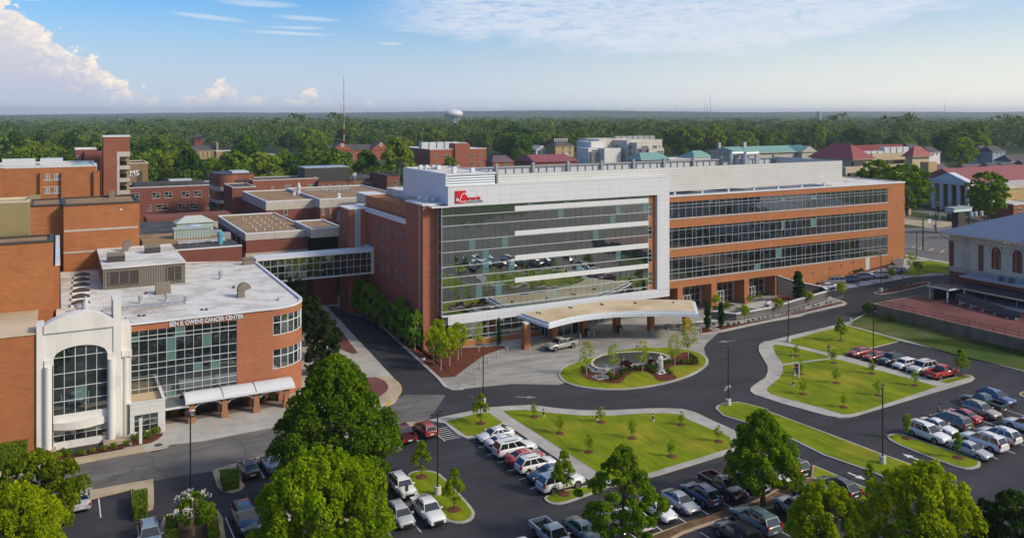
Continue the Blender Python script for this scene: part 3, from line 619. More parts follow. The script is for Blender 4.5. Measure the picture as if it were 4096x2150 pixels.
# ================================================================ MEDICAL CENTER
def medical_center():
 B = thing('hospital_building', (0, 0, 0), 'long modern hospital of orange brick and dark glass with a red sign on white metal', 'hospital')
 LU = 119.5
 U0, U1 = -1.1, 42.35; zl = [5.6, 6.3, 7.95, 10.45, 12.0, 13.85, 16.3, 18.2, 20.75, 22.5, 24.0]
 n = 34; A = [U0+(U1-U0)*i/n for i in range(n+1)]
 g = MB(); panes(g, 'v', 0, U0, U1, 0, 0, A, zl, gap=.012)
 As = [0, .8, 1.6]; panes(g, 'u', U0, 0, 1.6, 0, 0, As, zl, gap=.012)
 go = g.build('curtain_wall', g_main, B)
 f = MB(); bars(f, 'v', 0, [U0, U1], zl, .08, .08, wz=.095); bars(f, 'u', U0, [0, 1.6], zl, .08, .08, wz=.095)
 for a in A[1:-1]: f.box(a-.012, a+.012, -.02, .01, zl[0], zl[-1], 1)
 f.build('mullions', [m_mull, m_black], go)
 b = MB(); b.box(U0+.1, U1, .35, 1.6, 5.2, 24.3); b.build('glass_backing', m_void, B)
 for z0, z1 in ((22.58, 23.45), (18.24, 19.05), (13.87, 14.75), (9.96, 10.77)):
  b = MB(); b.box(12.92, U1+.02, -.16, .0, z0, z1); b.build('white_band', p_white2, B)
 w_ = MB(); w_.box(-.05, 47.4, -.3, 1.2, 24.0, 27.35); w_.box(44.4, 47.4, -.3, 1.2, 5.5, 24.0); w_.box(-.05, 47.4, -.32, 1.2, 4.05, 5.45)
 w_.box(U0, 44.4, -.30, .6, 5.45, 5.6)
 w_.box(-3.0, 0.2, -.35, 2.0, 23.95, 24.2)
 w_.build('white_fascia', p_white, B)
 w_ = MB(); w_.box(-.1, 47.45, -.36, 1.3, 27.35, 27.5); w_.build('coping', m_white, B)
 w_ = MB(); holes = [(42.55, 43.6, z, z+2.6) for z in (6.4, 10.9, 15.4, 19.9)]
 wallgrid(w_, 'v', .45, 42.35, 44.4, 5.5, 24.0, holes); w_.build('brick_return', b_new, B)
 for h in holes: window(B, 'v', .45, *h, 1, 3, g_main, inset_=.1)
 g = MB(); A2 = [.2+i*1.51 for i in range(29)]; Z2 = [1.0, 1.7, 2.9, 4.05]
 panes(g, 'v', .05, 0, 0, 0, 0, A2[:19], Z2, gap=.01); panes(g, 'u', .2, .05, 3.2, 0, 0, 2, Z2, gap=.01);
 go = g.build('ground_floor_glazing', g_main, B); f = MB(); bars(f, 'v', .05, A2[:19], Z2, .05, .05, wz=.1); bars(f, 'v', 1.5, A2[18:], [.1, 1.2, 2.7, 4.05], .06, .06); f.build('mullions', m_mull, go); g = MB(); panes(g, 'v', 1.5, 0, 0, 0, 0, A2[18:], [.1, 1.2, 2.7, 4.05], gap=.01); g.build('recessed_glazing', g_main, B)
 b = MB(); b.box(.15, A2[18], -.02, .3, 0, .95); b.box(.15, .4, .3, 3.2, 0, .95); b.box(A2[18], A2[18]+.15, .2, 1.5, 0, 4.05); b.build('brick_plinth', b_new, B)
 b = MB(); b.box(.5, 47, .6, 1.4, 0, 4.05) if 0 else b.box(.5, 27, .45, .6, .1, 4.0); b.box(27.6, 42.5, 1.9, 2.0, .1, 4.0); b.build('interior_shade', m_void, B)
 b = MB(); b.box(-.9, 47.3, .0, 8, 4.02, 4.05); b.build('soffit', m_white, B)
 v = MB(); A3 = [18.4, 19.9, 21.6, 23.3, 24.8]; Z3 = [.05, 2.3, 3.4]
 panes(v, 'v', -2.4, 0, 0, 0, 0, A3, Z3, gap=.02); panes(v, 'u', 18.4, -2.4, 0, 0, 0, 2, Z3, gap=.02); ve = v.build('entrance_vestibule', g_dark, B)
 f = MB(); bars(f, 'v', -2.4, A3, Z3, .13, .09); bars(f, 'u', 18.4, [-2.4, -1.2, 0], Z3, .1, .08); f.box(18.3, 24.9, -2.5, 0, 3.4, 3.62); f.build('door_frame', m_mull, ve)
 f = MB(); f.box(18.5, 24.8, -2.25, -.1, .05, 3.3); f.build('vestibule_interior', m_void, ve)
 t = MB(); t.box(-3.85, 2.0, 1.6, 9.6, 0, 24.25, 0)
 t.box(-3.88, -3.84, 3.05, 3.3, 0, 24.25, 1); t.build('stair_tower', [b_red, m_ltgrey], B)
 t = MB(); t.box(-4.0, 1.2, 1.45, 9.75, 24.25, 24.5, 0); t.build('tower_roof', m_white, B)
 holes = []
 for z in (16.6, 13.05, 9.5):
  for a in (11.42, 14.25, 18.55, 21.42): holes.append((a, a+1.25, z, z+2.2))
 s = MB(); wallgrid(s, 'u', -3.7, 9.6, 31.7, 0, 20.75, holes); s.box(-3.2, 3, 9.6, 31.7, 0, 20.2);
 s.box(-7.25, 3, 31.75, 38.0, 0, 20.7); s.build('side_wing', b_red, B)
 for h in holes: window(B, 'u', -3.7, *h, 2, [h[2], h[3]-.65, h[3]], g_dark, inset_=.15)
 s = MB(); parapet(s, -3.95, 3.2, 9.4, 38.0, 20.2, .9, .45); s.box(-7.4, -3.5, 31.55, 38.1, 20.7, 20.95); s.build('coping', m_white, B)
 s = MB(); s.box(-3.4, 3, 9.6, 36, 20.2, 20.32); s.build('cream_roof', m_creamroof, B)
 s = MB(); s.box(-6.0, -4.85, 31.68, 31.76, 8, 20.7); s.build('louvre_strip', l_side, B)
 s = MB()
 s.box(-2.6, .2, 12.5, 12.8, 20.3, 21.6); s.box(-.1, .2, 12.8, 26, 20.3, 21.6); s.build('roof_upstand', m_cream, B)
 r = MB(); r.box(-3, LU, 9.5, 34, 0, 23.2, 0); r.box(2.0, 47.4, 2.05, 9.5, 0, 23.2); r.box(47.4, LU, 4.9, 9.5, 0, 23.2); r.box(47.4, LU, 1.75, 4.9, 5.3, 23.2); r.box(77.6, LU, 1.3, 4.9, 0, 5.3); r.build('rear_block', b_new, B)
 r = MB(); r.box(47.4, LU, 1.0, 34, 23.2, 23.32); r.box(1.4, 47.4, 1.2, 34, 23.2, 24.6); r.build('roof_deck', m_whiteroof, B)
 s = MB(); s.box(.35, 9.7, 1.3, 21.2, 24.3, 29.25, 0); s.box(.2, .34, 1.25, 21.3, 24.3, 29.4, 1); s.build('penthouse_screen', [l_side, m_white], B)
 s = MB(); s.box(.5, 9.6, 1.5, 21, 29.25, 29.32); s.build('penthouse_roof', m_whiteroof, B)
 s = MB(); parapet(s, .3, 9.8, 1.25, 21.3, 29.25, .25, .25); s.build('coping', m_white, B)
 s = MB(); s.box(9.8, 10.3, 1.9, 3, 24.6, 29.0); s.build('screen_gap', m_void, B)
 s = MB(); s.box(10.3, 98.4, 1.35, 1.6, 24.25, 29.1); s.box(98.15, 98.4, 1.6, 22, 24.25, 29.1); s.build('roof_screen', louver('screen_light', (.58, .58, .56), .5, 'z', .78, .6, 0, .15), B)
 s = MB(); s.box(10.3, 98.4, 21.7, 22.0, 24.6, 28.9)
 for i in range(45): s.box(11+i*1.95, 11.12+i*1.95, 21.5, 21.7, 24.6, 28.9, 1)
 for i in range(11): s.box(11.5+i*8.6, 12.1+i*8.6, 21.1, 21.7, 24.6, 29.6, 1)
 s.box(10.3, 98.4, 21.35, 21.7, 28.7, 29.0, 1); s.build('rear_screen', [m_ltgrey, m_grey], B)
 for (a0, a1, b0, b1, h) in ((12, 24, 6, 14, 27.2), (30, 42, 5, 15, 27.6), (50, 62, 6, 16, 27.4), (66, 74, 6, 14, 26.4), (80, 92, 8, 18, 27.5)): s = MB(); s.box(a0, a1, b0, b1, 24.5, h); s.build('roof_unit', m_grey, B)
 for i in range(7): s = MB(); s.box(50+i*7.1, 50.5+i*7.1, 1.5, 1.9, 23.3, 24.3); s.build('screen_post', m_ltgrey, B)
 for a, b_ in ((2.2, 17), (3.2, 16.4), (4.2, 15.6), (4.8, 14.6), (6.0, 10), (3.4, 4.5), (7.4, 5.4)): s = MB(); s.box(a-.35, a+.35, b_, b_+.7, 29.3, 30.1); s.build('roof_vent', m_white, B)
 s = MB()
 for i, (a, b_) in enumerate(((84, 17), (86, 18.5), (82, 19.5))):
  s.path([(a, b_, 27.5), (a, b_, 30.3), (a+4, b_+.5, 30.3), (a+4, b_+.5, 27.5)], .45, 8)
 s.build('roof_pipes', m_metal, B)
 for k, (a, b_) in enumerate(((-2.4, 6.6), (-1.6, 5.4), (-.7, 4.5))):
  s = MB(); s.lathe(a, b_, [(.35, 24.5), (.35, 24.9), (.62, 24.95), (.6, 25.2), (.3, 25.4)], 12); s.build('roof_fan', m_metal, B)
 s = MB(); s.path([(107, 9, 23.3), (107, 9, 24.5), (109, 9, 24.5), (109, 9, 23.3)], .06); s.path([(107, 10.5, 23.3), (107, 10.5, 24.5), (109, 10.5, 24.5), (109, 10.5, 23.3)], .06); s.tube((107, 9, 24.5), (107, 10.5, 24.5), .06); s.tube((109, 9, 24.5), (109, 10.5, 24.5), .06); s.build('hatch_rail', m_yellow, B)
 V = 1.0; rows = [(18.95, 22.2, [18.95, 20.9, 21.55, 22.2]), (13.05, 17.05, [13.05, 14.75, 16.55, 17.05]), (6.75, 11.25, [6.75, 8.0, 8.75, 10.8, 11.25])]
 holes = [(47.42, 113.4, a, b_) for a, b_, _ in rows]
 bays = [(52.6, 58.2), (60.7, 67.2), (69.6, 77.2)]
 w_ = MB(); wallgrid(w_, 'v', V, 47.4, LU, 5.1, 23.25, holes, depth=.2)
 holes2 = [(h0, h1, 0, 5.1) for h0, h1 in [(47.4, 50.5), (51.8, 59.3), (60.7, 68.3), (69.6, 77.2)]]
 wallgrid(w_, 'v', V, 47.4, LU, 0, 5.1, holes2, depth=3.3)
 w_.quad((LU, V, 0), (LU, 34, 0), (LU, 34, 23.25), (LU, V, 23.25)); w_.build('brick_facade', b_newj, B)
 w_ = MB(); w_.box(47.4, LU+.12, .85, 1.35, 23.25, 23.55); w_.box(LU-.35, LU+.12, 1.35, 34, 23.25, 23.55); w_.box(100, LU, 33.6, 34.1, 23.2, 23.55); w_.build('coping', m_white, B)
 for z0, z1, Z in rows:
  A = [48.2]; k = 0
  A = [47.5]; u = 48.2
  pat = [1.05, 2.9, 2.9, 2.9]  # each bay: a narrow light and wide lights
  while u < 113.2:
   A.append(u); u += (.95 if len(A) % 4 == 2 else 1.75)
  A.append(113.35)
  f = MB(); bars(f, 'v', V+.15, A, Z, .05, .07); f.box(47.5, 113.6, V-.1, V+.12, z0-.22, z0-.04)
  fo = f.build('ribbon_window', m_mull, B); g = MB(); panes(g, 'v', V+.15, 0, 0, 0, 0, A, Z); g.build('pane', g_wing, fo)
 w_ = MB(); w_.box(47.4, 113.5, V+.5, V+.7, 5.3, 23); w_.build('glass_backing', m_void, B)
 for h0, h1 in [(47.4, 50.5), (51.8, 59.3), (60.7, 68.3), (69.6, 77.2)]:
  f = MB(); fr = .45; n_ = 5 if h1-h0 > 4 else 2; A = [h0+.1+(h1-h0-.5)*i/n_ for i in range(n_+1)]; Z = [.1, 1.3, 2.6, 3.9, 4.6]
  f.box(h0, h1, V+3.0, V+3.28, 4.6, 5.1); f.box(h1-.35, h1, V+3.0, V+3.28, .1, 4.6); bars(f, 'v', V+3.1, A, Z, .08, .09)
  fo = f.build('storefront', m_mull, B); g = MB(); panes(g, 'v', V+3.1, 0, 0, 0, 0, A, Z); g.build('pane', g_wing, fo)
  if h1-h0 > 4:
   d = MB(); c = (A[2]+A[3])/2; bars(d, 'v', V+3.0, [c-1.0, c, c+1.0], [.12, 2.5], .12, .1); d.build('entrance_door', m_white, fo)
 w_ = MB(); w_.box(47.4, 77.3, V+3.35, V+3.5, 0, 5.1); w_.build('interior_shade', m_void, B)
 d = MB(); z = G(106.2); d.box(105.7, 107.1, V-.06, V, z, z+3.0); d.build('service_door', m_ltgrey, B)
 for a in (82, 88.5, 94, 97.5, 101.5, 110.2):
  d = MB(); z = G(a)+2.6; d.box(a, a+.28, V-.2, V, z, z+.3); d.build('wall_light', m_tan, B)
 for a in (79.5, 85.5, 92.5):
  d = MB(); z = G(a)+1.6; d.box(a, a+.14, V-.06, V, z, z+.75); d.build('wall_plate', m_white, B)
 s = MB(); s.box(1.28, 3.2, -.5, -.3, 24.6, 26.7); so = s.build('logo_sign', m_red, B); M('sign_white', (.85, .85, .85), .5, var=.02)
 Q = [onV('T1', x, y, -.55) for x, y in ((768, 676), (776, 630), (790, 590), (808, 565), (828, 553), (843, 560), (848, 578), (858, 588), (867, 608), (864, 636), (848, 656), (822, 667), (798, 664), (786, 656))]
 k = MB()
 for (a, z), (c, z2) in zip(Q, Q[1:]): k.tube((a, -.54, z), (c, -.54, z2), .055, 6, 0 if max(a, c) < 3.28 else 1)
 k.build('heart_outline', [MATS['sign_white'], m_red], so)
 hx = MB(); hx.add([(a, -.515, z) for a, z in Q[2:]], (tuple(range(len(Q)-2)),)); hx.build('heart_fill', m_red, so)
 text_obj('sign_letters', 'St.', .62, MATS['sign_white'], (1.33, -.55, 25.02), (R(90), 0, 0), so, .03, bold=.015)
 tx = lambda s_, size, mat, x, z, sx, bold: text_obj('sign_letters', s_, size, mat, (x, -.36, z), (R(90), 0, 0), so, .05, bold=bold, sx=sx)
 tx('ernards', .98, m_red, 3.42, 25.02, .86, .02); tx('MEDICAL CENTER', .44, m_grey, 3.36, 24.58, .88, .01)
 return B
MC = medical_center()
def canopy():
 T = thing('entrance_canopy', (12, -9, 0), 'curved white entrance canopy with cream roof and brick columns in front of the hospital', 'canopy')
 zt = 5.0
 fr = [W('T5', x, y, zt-.3) for x, y in ((1160, 487), (1400, 428), (1650, 393), (1900, 376), (2200, 372), (2565, 377))]
 bk = [W('T5', x, y, zt) for x, y in ((2532, 246), (2200, 238), (1900, 240), (1700, 245), (1400, 290), (1050, 340), (866, 368))]
 def cr(P_, n=5):
  out = []
  for i in range(len(P_)-1):
   p0, p1, p2, p3 = [Vector(P_[max(0, min(len(P_)-1, i+k))]) for k in (-1, 0, 1, 2)]
   for j in range(n):
    t = j/n; out.append(tuple(.5*((2*p1)+(-p0+p2)*t+(2*p0-5*p1+4*p2-p3)*t*t+(-p0+3*p1-3*p2+p3)*t**3)))
  return out+[tuple(P_[-1])]
 ol = cr(fr)+cr(bk)
 m = MB(); m.prism(ol, zt-.55, zt-.02, 0, bottom=True); m.build('canopy_slab', panel('panel_bluewhite', (.58, .62, .66), 1.6, 5), T)
 up = inset(ol, .45)
 m = MB(); m.prism(up, zt-.02, zt+.32); m.build('canopy_fascia', MATS['panel_bluewhite'], T)
 m = MB(); m.prism(inset(ol, .62), zt+.32, zt+.33); m.build('canopy_roof', m_creamroof, T)
 for x, y in ((1050, 352), (1077, 356), (1354, 302), (1372, 307), (1649, 272), (1664, 279), (1968, 258), (1974, 263), (2326, 257)):
  p = W('T5', x, y, zt+.35); m = MB(); m.lathe(p[0], p[1], [(.22, zt+.33), (.2, zt+.45), (.08, zt+.55)], 8); m.build('roof_drain', m_bronze, T)
 for x, y, w_ in ((961, 697, 1.15), (1220, 608, 1.1), (1505, 560, 1.1), (1811, 528, 1.1), (2131, 525, 1.0), (2462, 526, 1.0)):
  p = W('T5', x, y); c = MB(); q = w_/2; c.box(p[0]-q, p[0]+q, p[1], p[1]+w_, 0, zt-.75, 0); c.build('column', b_newj, T)
  c = MB(); c.box(p[0]-q*.8, p[0]+q*.8, p[1]+.1, p[1]+w_-.1, zt-.75, zt-.5); c.build('column_capital', m_white, T)
 return T
canopy()
# ================================================================ CANCER CENTER (left foreground)
def arcpts(cx, cy, r, a0, a1, n): return [(cx+r*math.cos(R(a0+(a1-a0)*i/n)), cy+r*math.sin(R(a0+(a1-a0)*i/n))) for i in range(n+1)]
def cancer_center():
 X, Y = CO; ZR = 12.65; VF = Y+5.9
 B = thing('cancer_center', (X+12, Y+6, 0), 'brick and glass building with a white arched portico and a rounded brick corner', 'clinic')
 r = 5.2; cx, cy = X+28.6, VF+r
 arc = arcpts(cx, cy, r, -90, 0, 14)
 out = [(X+10.2, VF)]+arc+[(X+34.2, Y+47)]
 w_ = MB(); gl = (X+10.35, X+23.75, .9, 11.65)
 wallgrid(w_, 'v', VF, X+10.2, X+28.6, 0, ZR-.0, [gl], depth=.15)
 bands = [(3.3+.9, 6.9), (8.9, 11.6)]
 n = len(arc)-1
 zs = [0, 4.2, 6.9, 8.9, 11.6, ZR]
 for i in range(n):
  a, b = arc[i], arc[i+1]
  for j in range(5):
   if i < 12 and j in (1, 3): continue
   w_.quad((*a, zs[j]), (*b, zs[j]), (*b, zs[j+1]), (*a, zs[j+1]))
 w_.quad((*arc[-1], 0), (X+34.2, Y+47, 0), (X+34.2, Y+47, ZR), (*arc[-1], ZR))
 w_.quad((X+34.2, Y+47, 0), (X+2, Y+51, 0), (X+2, Y+51, ZR), (X+34.2, Y+47, ZR))
 w_.build('brick_wall', brick('brick_curve', (.37, .145, .075), joints=(1.12, .3), dark=.72), B)
 A = [gl[0]+(gl[1]-gl[0])*i/12 for i in range(13)]; Z = [.9, 1.75, 2.6, 3.45, 4.3, 5.85, 6.6, 7.6, 8.5, 10.9, 11.65][0:] ; Z = [.9, 1.7, 2.5, 3.3, 4.1, 5.4, 6.5, 7.3, 8.5, 10.35, 10.9, 11.65]
 f = MB(); bars(f, 'v', VF+.12, A, Z, .045, .05, wz=.055); fo = f.build('curtain_wall', m_white, B); g = MB(); panes(g, 'v', VF+.12, 0, 0, 0, 0, A, Z); g.build('pane', g_canc, fo)
 b = MB(); b.box(gl[0], gl[1], VF+.4, VF+.6, .8, 11.7); b.build('glass_backing', m_void, B)
 for z0, z1 in ((4.2, 6.9), (8.9, 11.6)):
  f = MB(); g = MB(); zz = [z0, z0+1.7, z1]; ri = r-.12; aa = arcpts(cx, cy, ri, -90, -90+90*12/14, 6)
  for i, p in enumerate(aa):
   f.cyl(p[0], p[1], z0, z1, .075, n=6)
   if i:
    for j in range(2): g.quad((*aa[i-1], zz[j]), (*p, zz[j]), (*p, zz[j+1]), (*aa[i-1], zz[j+1]))
    for z in zz: f.tube((*aa[i-1], z), (*p, z), .07, 5)
  fo = f.build('curved_window', m_white, B); g.build('pane', g_canc, fo)
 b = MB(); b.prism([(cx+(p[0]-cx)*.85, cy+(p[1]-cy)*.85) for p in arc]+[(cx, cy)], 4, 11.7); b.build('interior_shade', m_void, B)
 text_obj('building_letters', 'BEN E. OWENS CANCER CENTER', .80, M('letter_silver', (.58, .61, .66), .4, var=.02), (X+15.1, VF-.06, 11.83), (R(90), 0, 0), B, .08, bold=.02, sx=.79)
 rf = [(X+10.2, VF)]+arc+[(X+34.2, Y+47), (X+22, Y+51.5), (X+2, Y+51.5), (X+2, Y+14), (X+2, Y+3), (X+10.2, Y+3)]
 m = MB(); m.prism(rf, ZR-.3, ZR-.12); m.build('roof', m_whiteroof, B)
 m = MB(); pr = [(X+9.9, VF)]+arc+[(X+34.2, Y+47)]
 for a, b in zip(pr, pr[1:]):
  a_, b_ = Vector(a), Vector(b); d = (b_-a_).normalized(); nn = Vector((d.y, -d.x))
  q = [a_+nn*.08, b_+nn*.08, b_-nn*.35, a_-nn*.35]; m.prism([tuple(p) for p in q], ZR-.15, ZR+.12)
 m.build('coping', m_white, B)
 m = MB(); m.box(X+10.2, X+24.6, VF+.4, VF+5, ZR-.12, ZR+.02); m.build('roof_strip', m_whiteroof, B)
 for k in range(6):
  v = Y+44.5-k*4.6; m = MB(); u = X+5.8-k*.15; m.box(u-1.25, u+1.25, v-.95, v+.95, ZR-.1, ZR+.2, 1)
  m.add([(u-1.2, v-.85, ZR+.2), (u+1.2, v-.85, ZR+.2), (u+1.2, v+.85, ZR+.2), (u-1.2, v+.85, ZR+.2), (u-.3, v, ZR+.72), (u+.3, v, ZR+.72)], ((0, 1, 5, 4), (1, 2, 5), (2, 3, 4, 5), (3, 0, 4)), 0)
  m.build('skylight', [m_bronze, m_white], B)
 m = MB()
 for h in (.55, 1.05): m.tube((X+7.7, Y+15.8, ZR+h), (X+18.4, Y+15.6, ZR+h), .03, 5)
 for i in range(11): m.tube((X+7.7+i*1.07, Y+15.8-i*.02, ZR-.1), (X+7.7+i*1.07, Y+15.8-i*.02, ZR+1.05), .03, 5)
 m.box(X+7.7, X+18.4, Y+15.9, Y+16.5, ZR-.1, ZR+.15); m.build('roof_railing', m_metal, B)
 def vent(t, x, y, r_, h, nm='roof_vent', mt=None):
  p = W(t, x, y, ZR-.1); m = MB(); m.lathe(p[0], p[1], [(r_, ZR-.1), (r_*.7, ZR+.1), (r_*.7, ZR+h*.5), (r_, ZR+h*.55), (r_, ZR+h*.85), (r_*.4, ZR+h)], 10); m.build(nm, mt or m_metal, B)
 vent('L6', 1808, 1130, .36, 1.0); vent('L6', 2148, 1100, .36, 1.0); vent('L6', 2400, 1125, .42, .8); vent('B0', 1990, 258, .42, 1.2); vent('L6', 1030, 1245, .75, 1.1)
 p = W('L6', 1103, 1240, ZR); m = MB(); m.lathe(p[0], p[1], [(.42, ZR), (.4, ZR+1.0), (.12, ZR+2.0), (.08, ZR+2.1)], 12); m.build('vent_stack', m_ltgrey, B)
 p = W('B0', 2170, 415, ZR); m = MB(); pts = []
 for i in range(9):
  a = R(180-i*21); pts.append((math.cos(a)*1.0+1.0, math.sin(a)*1.1+.9))
 for i in range(8):
  a, b = pts[i], pts[i+1]; m.add([(p[0]+a[0]-.5, p[1]-.45, ZR+a[1]), (p[0]+b[0]-.5, p[1]-.45, ZR+b[1]), (p[0]+b[0]-.5, p[1]+.45, ZR+b[1]), (p[0]+a[0]-.5, p[1]+.45, ZR+a[1])], ((0, 1, 2, 3),))
  c = (1.0, .9); m.add([(p[0]+a[0]-.5, p[1]-.45, ZR+a[1]), (p[0]+c[0]-.5, p[1]-.45, ZR+c[1]), (p[0]+b[0]-.5, p[1]-.45, ZR+b[1])], ((0, 1, 2),)); m.add([(p[0]+a[0]-.5, p[1]+.45, ZR+a[1]), (p[0]+b[0]-.5, p[1]+.45, ZR+b[1]), (p[0]+c[0]-.5, p[1]+.45, ZR+c[1])], ((0, 1, 2),))
 m.box(p[0]-.5, p[0]+.5, p[1]-.45, p[1]+.45, ZR-.1, ZR+.95); m.build('duct_hood', m_tan, B)
 p = W('L6', 2010, 1015, ZR); m = MB(); m.add([(p[0], p[1], ZR-.1), (p[0]+2.1, p[1], ZR-.1), (p[0]+2.1, p[1]+1.6, ZR-.1), (p[0], p[1]+1.6, ZR-.1), (p[0], p[1]+.1, ZR+.55), (p[0]+2.1, p[1]+.1, ZR+.55), (p[0]+2.1, p[1]+1.3, ZR+1.5), (p[0], p[1]+1.3, ZR+1.5)],
  ((0, 1, 5, 4), (1, 2, 6, 5), (4, 5, 6, 7), (3, 0, 4, 7), (2, 3, 7, 6))); m.build('air_intake', m_tan, B)
 for t_, x, y in (('B0', 1820, 538), ('B0', 1860, 537), ('B0', 1255, 592), ('B0', 1298, 591), ('B0', 2105, 332), ('B1', 80, 455), ('B0', 2050, 258), ('B1', 1955 - 1024, 130)):
  pass
 for t_, x, y in (('B0', 1820, 538), ('B0', 1860, 537), ('B0', 1255, 592), ('B0', 1298, 591), ('B0', 2105, 332), ('B0', 1315, 385)):
  p = W(t_, x, y, ZR+.05); m = MB(); m.lathe(p[0], p[1], [(.22, ZR-.05), (.2, ZR+.18), (.06, ZR+.26)], 8); m.build('roof_drain', m_bronze, B)
 p = W('B1', 232, 440, ZR); m = MB(); m.box(p[0]-.5, p[0]+.5, p[1]-.35, p[1]+.35, ZR-.1, ZR+.35); m.build('roof_hatch', m_ltgrey, B)
 p = W('B0', 2235, 122, ZR); m = MB(); m.box(p[0]-.9, p[0]+.9, p[1]-.5, p[1]+.5, ZR-.1, ZR+.9); m.box(p[0]-1.1, p[0]+1.1, p[1]-.7, p[1]+.7, ZR+.9, ZR+1.1); m.build('air_intake', m_tan, B)
 m = MB(); m.box(X+8.4, X+20.3, Y+31.4, Y+52.3, ZR-.12, 15.75); pe = m.build('penthouse', l_taupe, B)
 m = MB(); m.box(X+8.25, X+20.45, Y+31.2, Y+52.3, 15.75, 15.95); m.build('penthouse_roof', m_whiteroof, pe)
 for a0, a1, z0, z1, n_ in ((9.2, 13.45, 13.2, 15.25, 3), (17.6, 19.75, 13.1, 15.3, 2)):
  m = MB(); m.box(X+a0, X+a1, Y+31.3, Y+31.4, z0, z1, 0)
  for i in range(n_+1): q = X+a0+(a1-a0)*i/n_; m.box(q-.06, q+.06, Y+31.22, Y+31.3, z0-.06, z1+.06, 1)
  m.box(X+a0, X+a1, Y+31.22, Y+31.3, z1, z1+.08, 1); m.box(X+a0, X+a1, Y+31.22, Y+31.3, z0-.08, z0, 1); m.build('louvre', [l_dark, m_tan], pe)
 for t_, x, y, w_ in (('L6', 1382, 612, 2.6), ('L6', 1872, 497, 2.4)):
  p = W(t_, x, y, 15.95); m = MB(); z = 15.95
  m.add([(p[0], p[1], z), (p[0]+w_, p[1], z), (p[0]+w_, p[1]+2, z), (p[0], p[1]+2, z), (p[0], p[1]+.1, z+.95), (p[0]+w_, p[1]+.1, z+.95), (p[0]+w_, p[1]+1.8, z+1.35), (p[0], p[1]+1.8, z+1.35)], ((0, 1, 5, 4),), 1)
  k = len(m.v)-8; m.f += [(k+1, k+2, k+6, k+5), (k+4, k+5, k+6, k+7), (k+3, k, k+4, k+7), (k+2, k+3, k+7, k+6)]; m.m += [0]*4; m.build('air_intake', [m_tan, l_dark], pe)
 p = W('L6', 1620, 462, 15.95); m = MB()
 prof = [(-.6, 0), (-.6, 1.0), (-.3, 1.7), (.4, 1.9), (1.0, 1.5), (1.15, 1.1), (.45, .55), (.35, 0)]
 m.add([(p[0]+a, p[1]-.4, 15.95+b) for a, b in prof]+[(p[0]+a, p[1]+.5, 15.95+b) for a, b in prof], [tuple(range(8))[::1], tuple(range(15, 7, -1))]+[(i, (i+1) % 8+0, (i+1) % 8+8, i+8) for i in range(8)]); m.build('duct_hood', m_tan, pe)
 P_ = MB(); D = Y+3.0; z1 = 16.0
 def front(v, pts, z, m=0): pass
 P_.box(X+0, X+.75, Y+0, D, 0, 15.0); P_.box(X+8.15, X+9.0, Y-.05, D+1.5, 0, 16.95)
 P_.box(X+9.0, X+10.2, Y+.9, D+3, 0, 13.4)
 AXL, AXR, ZS, ZT = X+1.72, X+7.5, 10.85, 12.15
 na = 20; xs = [AXL+(AXR-AXL)*i/na for i in range(na+1)]
 def zarch(x): q = (x-(AXL+AXR)/2)/((AXR-AXL)/2); return ZS+(ZT-ZS)*math.sqrt(max(0, 1-q*q*.999))
 def ztop(x): q = (x-(X+4.45))/4.0; return 14.75+1.35*(1-q*q)
 v0 = Y+.1
 for a, b in zip(xs, xs[1:]):
  P_.quad((a, v0, zarch(a)), (b, v0, zarch(b)), (b, v0, 14.0), (a, v0, 14.0)); P_.quad((a, v0, zarch(a)), (a, v0+.9, zarch(a)), (b, v0+.9, zarch(b)), (b, v0, zarch(b)))
 for a, b in ((X+.75, AXL), (AXR, X+8.15)): P_.box(a, b, v0, v0+.9, ZS, 14.0)
 tops = [X+.75+(7.4)*i/24 for i in range(25)]
 poly = [(a, ztop(a)) for a in tops]
 k = len(P_.v)
 for vv in (Y-.15, Y+1.6): P_.v += [(a, vv, z) for a, z in poly]+[(a, vv, 14.0) for a, _ in poly]
 n = 25
 for i in range(24):
  P_.f += [(k+n+i, k+n+i+1, k+i+1, k+i), (k+i, k+i+1, k+2*n+i+1, k+2*n+i), (k+3*n+i+1, k+3*n+i, k+2*n+i, k+2*n+i+1), (k+n+i+1, k+n+i, k+3*n+i, k+3*n+i+1)]; P_.m += [0]*4
 P_.box(X+.8, X+1.7, v0-.25, v0+.9, 10.15, ZS); P_.box(X+7.5, X+8.2, v0-.25, v0+.9, 10.15, ZS)
 P_.box(X+1.7, X+7.55, Y+.35, Y+1.2, 3.1, 4.0)
 P_.box(X+1.7, X+7.5, Y+.3, Y+.6, 0, .75)
 po = P_.build('white_portico', m_stucco, B)
 for cx_ in (1.18, 8.0-.05):
  c = MB(); c.lathe(X+cx_, Y-.15, [(.42, 0), (.42, 10.15)], 20); c.build('round_column', m_stucco, po, smooth=False)
 c = MB(); c.lathe(X+9.6, Y+.95, [(.3, 0), (.3, 10.0)], 14); c.box(X+9.1, X+10.25, Y+.5, Y+1.2, 10.0, 10.7); c.build('round_column', m_stucco, po)
 bb = MB(); pts = [(X+1.72+5.78*i/12, Y+.35-.9*math.sin(math.pi*i/12)) for i in range(13)]
 bb.prism(pts+[(X+7.5, Y+.9), (X+1.72, Y+.9)], 2.35, 3.2, bottom=True); bb.build('bowed_band', m_stucco, po)
 gz = [4.0, 5.6, 7.2, 8.9, 10.85]; A = [AXL+(AXR-AXL)*i/5 for i in range(6)]; vg = Y+.55
 g = MB(); panes(g, 'v', vg, 0, 0, 0, 0, A, gz)
 for i in range(5):
  xx = [A[i]+(A[i+1]-A[i])*j/5 for j in range(6)]
  g.add([(x, vg, 10.85) for x in xx]+[(x, vg, zarch(x)+.02) for x in xx[::-1]], (tuple(range(12)),))
